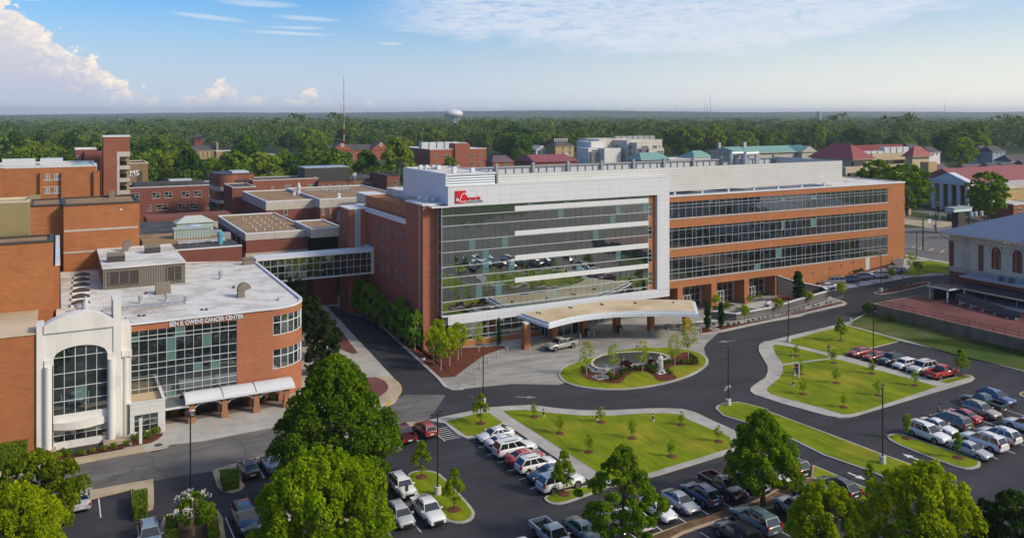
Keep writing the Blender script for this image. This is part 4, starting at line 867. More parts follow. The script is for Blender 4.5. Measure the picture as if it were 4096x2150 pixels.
 f = MB(); bars(f, 'v', vg, A, gz, .06, .06)
 for a in A[1:-1]: f.box(a-.045, a+.045, vg-.09, vg, 10.85, zarch(a))
 fo = f.build('arched_window', m_white, po); g.build('pane', g_canc, fo)
 b = MB(); b.box(AXL, AXR, vg+.4, vg+.6, 0, 12); b.build('glass_backing', m_void, po)
 gz = [.8, 1.6, 3.0]; f = MB(); bars(f, 'v', vg, A, gz, .06, .06); fo = f.build('ground_window', m_white, po); g = MB(); panes(g, 'v', vg, 0, 0, 0, 0, A, gz); g.build('pane', g_canc, fo)
 m = MB(); m.box(X-.3, X+2.0, Y-1.2, Y+.4, 0, .45); m.box(X+7.0, X+10.0, Y-1.5, Y+.3, 0, .45); m.build('plinth', m_concwarm, B)
 m = MB(); x0, x1 = X+9.9, X+14.05; y0 = Y+.35
 wallgrid(m, 'v', y0, x0, x1, 0, 4.05, [(X+10.5, X+13.2, .5, 2.6)], depth=.2); m.box(x0, x0+.1, y0, VF, 0, 4.05); m.box(x1-.1, x1, y0+.001, VF, 0, 4.05)
 bl = m.build('entrance_block', panel('panel_block', (.62, .61, .58), 2.7, .85), B)
 m = MB(); m.box(x0, x1, y0+.25, VF, 3.5, 3.6); m.build('block_roof', m_creamroof, bl)
 m = MB(); m.box(x0-.05, x1+.05, y0-.05, y0+.3, 4.05, 4.15); m.box(x1-.3, x1+.05, y0+.3, VF, 4.05, 4.15); m.box(x0-.05, x0+.3, y0+.3, VF, 4.05, 4.15); m.build('coping', m_white, bl)
 window(bl, 'v', y0, X+10.5, X+13.2, .5, 2.6, 3, 3, g_canc, m_mull, .06)
 m = MB(); m.box(X-40, X-.02, Y+.3, Y+14.2, 0, 14.0, 0); m.build('west_wing', b_left, B)
 m = MB(); m.box(X-40, X-.02, Y+.15, Y+.8, 14.0, 14.15); m.box(X-40, X-.02, Y+.8, Y+14, 14.0, 14.05); m.build('wing_cap', m_creamroof, B)
 m = MB(); m.box(X-45, X+1.63, Y+14.0, Y+20.5, 11, 22.8, 0); m.build('west_tower', b_left, B)
 m = MB(); parapet(m, X-45.05, X+1.68, Y+13.95, Y+20.5, 22.8, .3, .5); m.build('tower_coping', m_bronze, B)
 m = MB(); m.box(X-44.5, X+1.1, Y+14.5, Y+20, 22.8, 22.84); m.build('gravel_roof', m_gravelroof, B)
 m = MB(); m.box(X-10.2, X-8.2, Y+15.5, Y+17, 22.8, 24.2); m.build('roof_hatch', m_tan, B)
 m = MB(); m.box(X-8, X+2.4, Y+20.5, Y+51, 11, 18.6, 0); m.box(X+2.4, X+2.6, Y+20.6, Y+50.9, 12.5, 13.2, 1); m.box(X+2.38, X+2.46, Y+22, Y+47, 15.2, 16.4, 1); m.build('middle_wing', [b_left, m_darkroof], B)
 m = MB(); m.box(X-8, X+1.9, Y+20.6, Y+50.9, 18.6, 18.66, 1); m.box(X+1.9, X+2.5, Y+20.6, Y+50.9, 18.6, 18.95, 0); m.build('wing_cap', [m_white, m_darkroof], B)
 return B
cancer_center()
def brick_tower_block():
 X, Y = CO; B = thing('brick_block', (X+9, Y+56, 0), 'tall windowless brick block with a gravel roof behind the white roofed clinic', 'hospital wing')
 m = MB(); m.box(X+3.1, X+15.2, Y+52.3, Y+66, 0, 23.7); m.box(X-1.9, X+3.1, Y+54.8, Y+66, 0, 23.6); m.build('brick_wall', b_left, B)
 m = MB(); m.box(X+3.5, X+14.8, Y+52.7, Y+65.6, 23.7, 23.76); m.box(X-1.6, X+3.1, Y+55.2, Y+65.6, 23.6, 23.68); m.build('gravel_roof', m_gravelroof, B)
 m = MB(); parapet(m, X+3.0, X+15.3, Y+52.2, Y+66.1, 23.7, .35, .4); parapet(m, X-2.0, X+3.0, Y+54.7, Y+66.1, 23.6, .35, .3); m.build('coping', m_bronze, B)
 m = MB(); m.box(X+3.2, X+14.9, Y+52.22, Y+52.3, 19.2, 19.55); m.box(X+3.1, X+8.6, Y+52.22, Y+52.3, 15.45, 15.75); m.build('stone_string', m_band, B)
 m = MB(); m.box(X+12.0, X+12.35, Y+52.2, Y+52.3, 22.5, 22.85); m.build('wall_vent', m_ltgrey, B)
 m = MB(); m.box(X+10.8, X+11.8, Y+64, Y+65, 23.7, 25.0); m.build('chimney', m_tan, B)
brick_tower_block()
def walkway():
 X, Y = CO; T = thing('walkway_canopy', (X+22, Y+3, 0), 'white vaulted canopy on brick piers along the front of the clinic', 'canopy')
 m = MB(); n = 10; x0, x1 = X+16.5, X+30.5
 prof = [(1.1+ (5.2-1.1)*i/n, 2.95+.95*math.sin(math.pi*(.12+.76*i/n))-.35) for i in range(n+1)]
 k = len(m.v)
 for x in (x0, x1): m.v += [(x, Y+a, z) for a, z in prof]+[(x, Y+a, z-.1) for a, z in prof]
 q = n+1
 for i in range(n): m.f += [(k+i, k+2*q+i, k+2*q+i+1, k+i+1), (k+q+i+1, k+3*q+i+1, k+3*q+i, k+q+i), (k+i+1, k+q+i+1, k+q+i, k+i), (k+2*q+i, k+3*q+i, k+3*q+i+1, k+2*q+i+1)]; m.m += [0]*4
 m.box(x0, x1, Y+1.0, Y+1.12, prof[0][1]-.22, prof[0][1]+.02); m.box(x0, x1, Y+5.15, Y+5.3, prof[0][1]-.22, prof[0][1]+.02)
 m.build('vaulted_roof', m_white, T)
 for x in (x0+.05, X+21.2, X+25.4):
  s = MB()
  for (a, z), (b, z2) in zip(prof, prof[1:]): s.tube((x, Y+a, z+.03), (x, Y+b, z2+.03), .06, 5)
  s.build('roof_seam', m_grey, T)
 m = MB(); m.box(X+14.05, X+16.8, Y+1.6, Y+4.6, 2.35, 2.5); m.build('link_roof', louver('corrugated', (.34, .34, .36), .3, 'h', .25, .4, .5), T)
 m = MB(); m.box(X+14.05, X+17.0, Y+1.45, Y+1.6, 2.25, 2.5); m.build('link_fascia', m_white, T)
 for x in (17.37, 21.43, 25.5, 29.5):
  for y in (1.5, 4.5):
   m = MB(); m.box(X+x-.35, X+x+.35, Y+y, Y+y+.7, 0, 2.6); m.box(X+x-.45, X+x+.45, Y+y-.08, Y+y+.78, 0, .95); m.build('brick_pier', brick('brick_pier', (.34, .16, .09)) if 'brick_pier' not in MATS else MATS['brick_pier'], T)
 for x in (17.8, 21.9, 26.0):
  m = MB()
  for i in range(10):
   a, b = math.pi*i/10, math.pi*(i+1)/10; m.tube((X+x+1.6-1.6*math.cos(a), Y+1.7, 1.95+.55*math.sin(a)), (X+x+1.6-1.6*math.cos(b), Y+1.7, 1.95+.55*math.sin(b)), .09, 5)
  m.build('arch_brace', m_white, T)
 s = MB(); p = (X+17.0, Y+1.38); s.box(p[0], p[0]+.72, p[1]-.06, p[1], .95, 1.65, 0); s.box(p[0], p[0]+.72, p[1]-.07, p[1], 1.68, 1.88, 1); s.box(p[0]+.04, p[0]+.22, p[1]-.08, p[1]-.06, 1.71, 1.86, 2); s.box(p[0]+.1, p[0]+.5, p[1]-.08, p[1]-.06, 1.42, 1.46, 1); s.box(p[0]+.1, p[0]+.62, p[1]-.08, p[1]-.06, 1.18, 1.22, 1); s.build('direction_sign', [m_bronze, m_white, m_red], T)
walkway()
def skybridge():
 O = CO; B = thing('skybridge', (-14, 28, 0), 'glazed footbridge crossing above the side street between the two buildings', 'footbridge')
 x0, x1 = O[0]+34.1, -3.7; y = 27.3; zt, zb = 13.15, 8.55
 A = [x0+(x1-x0)*i/17 for i in range(18)]; Z = [8.8, 10.2, 11.55, 12.8]
 f = MB(); bars(f, 'v', y, A, Z, .06, .06, wz=.07); f.box(x0, x1, y-.1, y+4, zb, 8.8); fo = f.build('bridge_frame', m_ltgrey, B)
 g = MB(); panes(g, 'v', y, 0, 0, 0, 0, A, Z); g.build('pane', g_brdg, fo)
 b = MB(); b.box(x0, x1, y+.5, y+3.9, 8.8, 12.8); b.build('bridge_interior', m_void, B)
 r = MB(); r.box(x0, x1+.1, y-.2, y+4.2, 12.8, 13.2); r.build('bridge_roof', m_white, B)
 r = MB(); r.box(x1-.5, x1+.05, y-.4, y+4.4, 8.5, 13.7); r.build('end_collar', m_ltgrey, B)
skybridge()
# ================================================================ OLDER HOSPITAL BUILDINGS (placed by a front corner at a measured distance)
def blk(name, label, cat, t, x, y, Y, xr, depth, mat, roofm=None, cop=m_white, base=0.0, group=None, ph=.35, xl_v=None):
 """flat-roofed block; (t,x,y) = top of its near left corner at camera distance Y, xr = image column of its right end"""
 p = at(t, x, y, Y); u1 = onV(t, xr, y, p[1])[0]
 B = thing(name, (p[0], p[1], base), label, cat, group)
 m = MB(); m.box(p[0], u1, p[1], p[1]+depth, base, p[2]-ph*.9); m.build('wall', mat, B)
 if roofm is not None:
  m = MB(); m.box(p[0]+.4, u1-.4, p[1]+.4, p[1]+depth-.4, p[2]-ph*.9, p[2]-ph*.8); m.build('roof', roofm, B)
  m = MB(); parapet(m, p[0]-.08, u1+.08, p[1]-.08, p[1]+depth+.08, p[2]-ph*.9, ph*.9, .42); m.build('coping', cop, B)
 return B, p, u1
def wins(B, t, v, rects, na=2, nz=2, gm=None, fm=None, sill=m_band, fw=.09, inset_=-.05, **k):
 for x0, y0, x1, y1 in rects:
  a0, z1 = onV(t, x0, y0, v); a1, _ = onV(t, x1, y0, v); _, z0 = onV(t, x0, y1, v)
  window(B, 'v', v, a0, a1, z0, z1, na, nz, gm or g_dark, fm or m_mull, fw, inset_, sill=sill, **k)
B, p, u1 = blk('hospital_wing', 'long three storey dark red brick wing with rows of paired windows behind the rooftop machinery', 'hospital wing', 'A0', 985, 676, 262, 1690, 16, b_maroon, m_darkroof, m_ltgrey)
rs = [(1015, 720, 1075, 762), (1175, 715, 1235, 758), (1272, 710, 1330, 754), (1405, 708, 1463, 750), (1500, 702, 1556, 745), (1612, 698, 1642, 740), (1143, 812, 1170, 853), (1207, 808, 1295, 850), (1375, 802, 1432, 844), (1467, 797, 1523, 840), (1598, 792, 1654, 834),
      (1143, 905, 1203, 948), (1238, 900, 1296, 943), (1375, 895, 1432, 935), (1467, 892, 1523, 930), (1598, 884, 1654, 926)]
wins(B, 'A0', p[1], rs, 2, 2)
m = MB(); m.box(p[0]+2, u1-4, p[1]+4, p[1]+10, p[2]-.3, p[2]+.9); m.build('roof_curb', m_darkroof, B)
q = at('A0', 1310, 610, 275); m = MB(); m.box(q[0], q[0]+7, q[1], q[1]+5, q[2]-3.5, q[2]-.3); m.build('roof_unit', m_ltgrey, B)
B = thing('round_tower', (*at('A0', 1675, 570, 250)[:2], 0), 'brick hospital tower with a rounded corner and dark window bands', 'hospital tower')
p = at('A0', 1675, 575, 250); zt = p[2]; u1 = onV('A0', 1965, 575, p[1])[0]; r = 4.0
oc = arcpts(p[0]+r, p[1]+r, r, -180, -60, 10)
poly = oc+[(u1, p[1]+.5), (u1, p[1]+14), (p[0], p[1]+14)]
m = MB()
zl = [(0, 3.2, 0), (3.2, 6.4, 1), (6.4, 7.9, 2), (7.9, 11.2, 1), (11.2, 12.9, 2), (12.9, zt-.3, 0)]
zz = [onV('A0', 1675, y_, p[1])[1] for y_ in (845, 803, 778, 708, 673)]
lv = [(0, zz[0], 1), (zz[0], zz[1], 1), (zz[1], zz[2], 2), (zz[2], zz[3], 1), (zz[3], zz[4], 2), (zz[4], zt-.3, 0)]
for a, b_, k in lv: m.prism([((x_+ (0 if k != 1 else (p[0]+r-x_)*.06)), (y_+(0 if k != 1 else (p[1]+r-y_)*.06))) for x_, y_ in oc]+poly[len(oc):], a, b_, k)
m.build('wall', [b_hosp, g_dark, m_band], B)
m = MB(); m.prism(poly, zt-.3, zt); m.build('roof', m_bronze, B)
m = MB(); m.box(p[0]+5, u1-1, p[1]+3, p[1]+10, zt, zt+.5); m.build('roof_unit', m_ltgrey, B)
q = at('A0', 1825, 655, 249); m = MB()
for k in range(2): m.lathe(q[0]+k*1.8+.8, q[1]-.6, [(.7, q[2]-.6), (.8, q[2]+.6), (.4, q[2]+1.0)], 12)
m.box(q[0]-.3, q[0]+3.8, q[1]-1.4, q[1]+.2, q[2]+.8, q[2]+1.5); m.build('exhaust_fan', m_bronze, B)
B, p, u1 = blk('hospital_wing', 'low brick wing running forward from the round tower with a band of small windows', 'hospital wing', 'A0', 1795, 672, 232, 1975, 14, b_maroon, m_darkroof, m_band)
B = thing('stair_tower', (*at('A0', 800, 287, 212)[:2], 0), 'tall slender brick stair tower with open concrete landings', 'tower')
p = at('A0', 800, 287, 212); u1 = onV('A0', 1003, 287, p[1])[0]; uA = onV('A0', 902, 287, p[1])[0]; uB = onV('A0', 924, 287, p[1])[0]; zz = lambda y_: onV('A0', 902, y_, p[1])[1]
m = MB(); m.box(p[0], uA, p[1], p[1]+7, 0, p[2]); m.box(uA, u1, p[1], p[1]+7, zz(403), p[2]); m.box(uA, u1, p[1]+6, p[1]+7, 0, zz(403)); m.build('wall', b_hosp, B)
m = MB(); m.box(p[0]-.15, u1+.15, p[1]-.15, p[1]+7.15, p[2], p[2]+.35); m.build('coping', m_white, B)
m = MB(); m.box(uA, uB, p[1]-.12, p[1]+2, 0, zz(403)+.1); m.box(uB, u1+.1, p[1]-.12, p[1]+2, zz(438), zz(403)+.1)
for y_ in (510, 607, 703): m.box(uB, u1+.1, p[1]-.12, p[1]+2, zz(y_+27), zz(y_))
m.build('concrete_landing', m_band, B)
m = MB(); m.box(uB, u1, p[1]+2.2, p[1]+2.5, 0, zz(420)); m.build('landing_wall', m_khaki, B)
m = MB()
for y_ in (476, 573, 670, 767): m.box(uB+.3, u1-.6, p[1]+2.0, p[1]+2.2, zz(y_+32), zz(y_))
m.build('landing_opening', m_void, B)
B, p, u1 = blk('hospital_wing', 'dark brick upper storeys with a small window beside the slender stair tower', 'hospital wing', 'A0', 652, 397, 222, 805, 10, b_maroon, None)
B2, p, u1 = blk('hospital_wing', 'small brick roof house with one square window left of the stair tower', 'hospital wing', 'A0', 580, 376, 226, 745, 8, b_maroon, m_ltgrey)
wins(B2, 'A0', p[1], [(595, 430, 623, 455)], 1, 1)
B, p, u1 = blk('hospital_block', 'broad orange brick hospital block with one recessed bay of windows', 'hospital wing', 'A0', -260, 528, 190, 745, 22, b_left, m_whiteroof, m_white)
v = p[1]; m = MB()
for a, b_ in ((308, 333), (473, 497)):
 a0 = onV('A0', a, 560, v)[0]; a1 = onV('A0', b_, 560, v)[0]; m.box(a0, a1, v-.8, v, 0, onV('A0', 308, 560, v)[1])
a0 = onV('A0', 723, 548, v)[0]; a1 = onV('A0', 770, 548, v)[0]; m.box(a0, a1, v-.8, v, 0, onV('A0', 723, 548, v)[1])
a0 = onV('A0', 0, 548, v)[0]; a1 = onV('A0', 38, 548, v)[0]; m.box(a0-8, a1, v-.8, v, 0, onV('A0', 20, 525, v)[1]); m.build('brick_pier', b_left, B)
m = MB()
for y_ in (620, 672, 725, 778): a0 = onV('A0', 333, y_, v)[0]; a1 = onV('A0', 473, y_, v)[0]; z = onV('A0', 333, y_, v)[1]; m.box(a0, a1, v-.15, v, z-.1, z+.12)
m.build('stone_sill', m_band, B)
wins(B, 'A0', v, [(350, 572, 383, 622), (422, 570, 456, 618), (350, 680, 383, 724), (422, 678, 456, 722), (350, 786, 383, 830), (422, 784, 456, 828)], 2, 5, g_dark, m_white)
q = at('A0', 10, 500, 200)
m = MB(); m.box(q[0], q[0]+7, q[1]+3, q[1]+4, q[2]-2, q[2]+1.2); m.build('roof_screen', m_ltgrey, B); m = MB(); m.box(q[0]+8, q[0]+13, q[1]+4, q[1]+9, q[2]-2, q[2]+1.0); m.build('roof_equipment', m_ltgrey, B)
m = MB()
for k in range(3): m.box(q[0]+15+k*2.0, q[0]+16.5+k*2.0, q[1]-1, q[1]+1, q[2]-2, q[2]-.2+.4*(k % 2))
m.build('roof_unit', M('unit_blue', (.20, .36, .46), .5), B)
B, p, u1 = blk('khaki_building', 'plain khaki rendered building with a stepped parapet at the left edge', 'hospital wing', 'A0', -300, 800, 158, 222, 9, m_khaki, m_creamroof, m_cream)
m = MB(); a1 = onV('A0', 308, 720, p[1]+4)[0]; m.box(u1, a1, p[1]+4, p[1]+8, 0, onV('A0', 280, 745, p[1]+4)[1]); m.build('stepped_wall', m_khaki, B)
def banded(name, label, t, x, y, Y, xr, depth, levels, roofm=m_gravelroof, base=0):
 p = at(t, x, y, Y); u1 = onV(t, xr, y, p[1])[0]; v = p[1]
 B = thing(name, (p[0], v, base), label, 'hospital wing')
 z = p[2]; mb = MB(); gl = MB()
 for k, (h, kind) in enumerate(levels):
  ins = 0 if kind == 'band' else (.15 if kind == 'brick' else .6)
  (gl if kind == 'glass' else mb).box(p[0]+ins, u1-ins, v+ins, v+depth-ins, z-h, z, 0 if kind == 'band' else 1); z -= h
 if z > base: mb.box(p[0]+.6, u1-.6, v+.6, v+depth-.6, base, z, 1)
 mb.build('banded_wall', [m_band, b_maroon], B)
 if gl.v: gl.build('window_band', [m_void, m_void], B)
 m = MB(); m.box(p[0]+.4, u1-.4, v+.4, v+depth-.4, p[2], p[2]+.03); m.build('gravel_roof', roofm, B)
 m = MB(); parapet(m, p[0]-.05, u1+.05, v-.05, v+depth+.05, p[2], .28, .4); m.build('coping', m_white, B)
 return B, p, u1
B, p, u1 = banded('banded_wing', 'low wing with concrete bands, dark red brick and a brown gravel roof beside the footbridge', 'A0', 1897, 1040, 170, 2403, 34, [(1.25, 'band'), (2.6, 'brick'), (1.5, 'band'), (4, 'glass')])
for k in range(26): m = MB(); a = p[0]+3+(k*3.7) % (u1-p[0]-5); b_ = p[1]+4+(k*5.3) % 26; m.cyl(a, b_, p[2], p[2]+.45, .1, n=6); m.build('vent_pipe', m_white, B)
for y0 in range(5):
 window(B, 'u', p[0]+.1, p[1]+4+y0*6, p[1]+5.2+y0*6, p[2]-3.7, p[2]-1.4, 1, 2, g_dark, m_mull, .08, -.02)
B2, p2, u2 = banded('banded_wing', 'recessed link with concrete bands and a dark window strip next to the new brick wing', 'A1', 425, 1002, 172, 660, 14, [(1.7, 'band'), (4.2, 'glass'), (2.2, 'band')])
B3, p3, u3 = banded('banded_wing', 'upper concrete banded storey with tall dark windows and equipment on its gravel roof', 'A1', 78, 790, 205, 492, 30, [(2.0, 'band'), (4.3, 'brick'), (2.2, 'band'), (5, 'glass')])
wins(B3, 'A1', p3[1]+.1, [(213, 818, 243, 886), (466, 805, 490, 870)], 1, 2)
B4, p4, u4 = banded('banded_wing', 'banded concrete wing stepping towards the new building below the metal plant screens', 'A1', 492, 772, 206, 1140, 34, [(2.0, 'band'), (4.3, 'brick'), (2.2, 'band'), (4.3, 'glass')])
wins(B4, 'A1', p4[1]+.1, [(508, 815, 524, 885), (566, 838, 582, 908), (628, 860, 643, 930)], 2, 2)
def roofthing(name, t, x, y, z, fn, mat, label, cat='roof equipment', group=None):
 p = W(t, x, y, z); m = MB(); fn(m, p[0], p[1], z); m.build(name, mat, org=(p[0], p[1], z), label=label, category=cat, **({'group': group} if group else {}))
z4 = p4[2]+.03; z3 = p3[2]+.03
roofthing('vent_rocket', 'A1', 330, 735, z3, lambda m, x, y, z: (m.lathe(x, y, [(.65, z), (.6, z+.9), (.45, z+1.0), (.45, z+2.0), (.6, z+2.1), (.35, z+2.9), (.08, z+3.5)], 14), m.box(x-1.5, x-.8, y-.3, y+.3, z, z+1.0)), m_ltgrey, 'tall white tapering exhaust stack standing on the brown gravel roof')
roofthing('roof_fan', 'A1', 638, 752, z4, lambda m, x, y, z: m.lathe(x, y, [(.6, z), (.5, z+.2), (.4, z+.25), (.4, z+.6), (.55, z+.65), (.5, z+.95), (.25, z+1.05)], 12), m_white, 'round white roof fan near the louvred enclosure')
roofthing('roof_ducts', 'A1', 380, 715, z3, lambda m, x, y, z: [m.tube((x, y, z+.6), (x+13, y+.6, z+.6), .22, 8), m.tube((x, y+.8, z+.5), (x+13, y+1.4, z+.5), .18, 8)]+[m.box(x+4+i*.9, x+4.7+i*.9, y-2-i*.9, y-1.3-i*.9, z, z+.8) for i in range(8)], m_grey, 'long run of grey ducts and pipes across the gravel roof')
B = thing('plant_enclosure', (*at('A1', 765, 812, 205)[:2], 0), 'pale louvred metal plant enclosure on the gravel roof behind the new wing', 'roof equipment')
p = at('A1', 858, 805, 200); u1 = onV('A1', 995, 805, p[1])[0]; zt = onV('A1', 858, 738, p[1])[1]
m = MB(); m.box(p[0], u1, p[1], p[1]+8, p[2]-1, zt); m.build('louvred_wall', louver('louvre_pale', (.5, .52, .55), .7, 'z', .5), B); m = MB(); m.box(p[0]-.1, u1+.1, p[1]-.1, p[1]+8.1, zt, zt+.2); m.build('coping', m_white, B)
B, p, u1 = blk('red_block', 'red brick rooftop block with grey doors left of the brown building', 'hospital wing', 'A1', -25, 618, 250, 480, 12, b_hosp, m_darkroof, m_band)
wins(B, 'A1', p[1], [(218, 658, 272, 720), (398, 653, 450, 708), (120, 666, 138, 700)], 2, 1, M('door_grey', (.17, .16, .15), .7))
B, p, u1 = blk('brown_building', 'brown brick building with a tan metal bay and a dark plant room on its roof', 'hospital wing', 'A1', 481, 622, 258, 1030, 22, b_dim, m_darkroof, m_bronze)
wins(B, 'A1', p[1], [(483, 660, 532, 706), (560, 656, 586, 700), (625, 654, 652, 698), (672, 652, 698, 700), (717, 650, 743, 700), (920, 642, 965, 694), (984, 640, 1008, 692)], 2, 2)
a0, z1 = onV('A1', 748, 626, p[1]-.1); a1, _ = onV('A1', 908, 626, p[1]-.1); _, z0 = onV('A1', 748, 708, p[1]-.1); m = MB(); m.box(a0, a1, p[1]-.2, p[1]+.1, z0, z1); m.build('metal_bay', l_tan, B); wins(B, 'A1', p[1]-.2, [(840, 645, 886, 698)], 2, 2)
q = at('A1', 378, 528, 262); a1 = onV('A1', 722, 528, q[1])[0]; m = MB(); m.box(q[0], a1, q[1], q[1]+9, q[2]-8, q[2]); m.build('plant_room', l_black, B)
m = MB(); m.box(q[0], a1, q[1], q[1]+9, q[2], q[2]+.2); m.build('plant_roof', m_metal, B)
d = at('A1', 766, 580, 262); m = MB(); m.lathe(d[0], d[1], [(.1, d[2]-1.5), (.1, d[2]-.3)], 6); m.tube((d[0], d[1], d[2]+.1), (d[0]-.2, d[1]-.3, d[2]+.3), .25, 12, r2=.65); m.build('satellite_dish', m_ltgrey, B)
B, p, u1 = blk('brown_tower', 'brown brick corner bay with arched brickwork and single windows right of the brown building', 'hospital wing', 'A1', 1012, 580, 254, 1112, 16, b_dim, m_darkroof, m_bronze)
wins(B, 'A1', p[1], [(1062, 630, 1086, 668), (1062, 712, 1086, 750)], 1, 2, sill=m_cream)
B, p, u1 = blk('clinic_block', 'tan brick clinic with white letters beyond the stair tower', 'clinic', 'A0', 1003, 486, 300, 1145, 18, brick('brick_tan', (.24, .16, .085)), m_darkroof, m_cream)
a0, z1 = onV('A0', 1060, 550, p[1]); a1, _ = onV('A0', 1100, 550, p[1]); m = MB(); m.box(a0, a1, p[1]-.1, p[1]+.1, 0, z1); m.build('tall_window', g_dark, B)
a, z = onV('A0', 1000, 583, p[1]-.15); text_obj('wall_letters', 'MS', 2.6, M('letter_white', (.8, .8, .8), .5, var=.01), (a, p[1]-.15, z), (R(90), 0, 0), B, .1, bold=.03); a, z = onV('A0', 1002, 594, p[1]-.15); text_obj('wall_letters', 'AST', 1.2, MATS['letter_white'], (a-.3, p[1]-.15, z), (R(90), 0, 0), B, .1)
B = thing('low_roof_block', (*at('A0', 1365, 1115, 162)[:2], 0), 'low dark roofed block with a concrete edge carrying the cooling plant', 'hospital wing')
p = at('A0', 1365, 1165, 158); u1 = onV('A0', 1870, 1165, p[1])[0]; m = MB(); m.box(p[0]-14, u1, p[1], p[1]+48, 0, p[2], 0, 1); m.build('wall', [b_maroon, m_darkroof], B); m = MB(); m.box(p[0]-14, u1, p[1]-.1, p[1]+.3, p[2], p[2]+.25); m.build('coping', m_white, B)
zr = p[2]
m = MB(); q = W('A0', 1100, 1108, zr+.6); m.box(q[0], q[0]+15, q[1], q[1]+10, zr, zr+1.0, 0); m.build('gravel_roof', m_gravelroof, B)
q = at('A0', 1130, 968, 205); a1 = onV('A0', 1350, 968, q[1])[0]; m = MB(); m.box(q[0], a1+14, q[1], q[1]+10, q[2]-2.6, q[2], 0); m.box(q[0]+.2, a1+14, q[1]+.2, q[1]+9.8, zr, q[2]-2.6, 1); m.build('concrete_balcony', [m_band, b_maroon], B)
def chiller(m, x, y, z):
 m.box(x, x+6.9, y, y+2.6, z+.6, z+2.6)
 for i in range(14): m.box(x+i*.52, x+i*.52+.08, y-.1, y, z+.6, z+2.6)
 m.box(x-.1, x+7.0, y-.2, y+2.7, z+2.6, z+2.8)
 for i in range(4): m.box(x+.3+i*2, x+.6+i*2, y+.3, y+2.3, z, z+.6)
roofthing('cooling_unit', 'A0', 1345, 1105, zr+.2, chiller, M('chiller_green', (.36, .42, .40), .5, var=.1), 'long pale green ribbed cooling unit on the dark roof')
def hipped(m, x, y, z):
 m.box(x, x+7.4, y, y+4, z, z+2.5); m.add([(x-.3, y-.3, z+2.5), (x+7.7, y-.3, z+2.5), (x+7.7, y+4.3, z+2.5), (x-.3, y+4.3, z+2.5), (x+2, y+2, z+3.9), (x+5.2, y+2, z+3.9)], ((0, 1, 5, 4), (1, 2, 5), (2, 3, 4, 5), (3, 0, 4)))
roofthing('plant_house', 'A0', 1365, 1048, zr, hipped, M('sage_metal', (.42, .46, .42), .5, var=.06), 'hip roofed sage metal plant house behind the cooling unit', 'plant room')
def dome(m, x, y, z): m.lathe(x, y, [(1.9, z), (1.9, z+2.3), (1.6, z+2.8), (1.0, z+3.1), (.2, z+3.2)], 18)
roofthing('plant_dome', 'A0', 1500, 1078, zr, dome, M('pale_blue_metal', (.42, .5, .6), .45), 'pale blue rounded plant cover between the hipped house and the cooling unit', 'roof equipment')
roofthing('blue_tank', 'A0', 1702, 1112, zr, lambda m, x, y, z: m.lathe(x, y, [(.5, z), (.5, z+1.6), (.6, z+1.7), (.6, z+2.4), (.4, z+2.5)], 12), M('tank_blue', (.10, .33, .45), .4), 'bright blue cylindrical tank on the dark roof', 'tank')
roofthing('pipe_rack', 'A0', 1500, 1112, zr, lambda m, x, y, z: [m.tube((x-3, y+i*.4, z+.3+.12*i), (x+6, y+i*.4, z+.3+.12*i), .08, 6) for i in range(5)]+[m.tube((x+i*1.5-2.5, y-.3, z), (x+i*1.5-2.5, y+1.8, z+1.0), .06, 5) for i in range(6)], m_metal, 'rack of silver pipes on the dark roof in front of the cooling unit')
roofthing('roof_plant', 'A0', 1620, 1090, zr, lambda m, x, y, z: [m.box(x, x+2.6, y+1, y+3, z, z+1.9), m.box(x+2.9, x+4.4, y+1.5, y+3.5, z, z+1.2)], m_grey, 'grey roof plant boxes beside the blue tank')
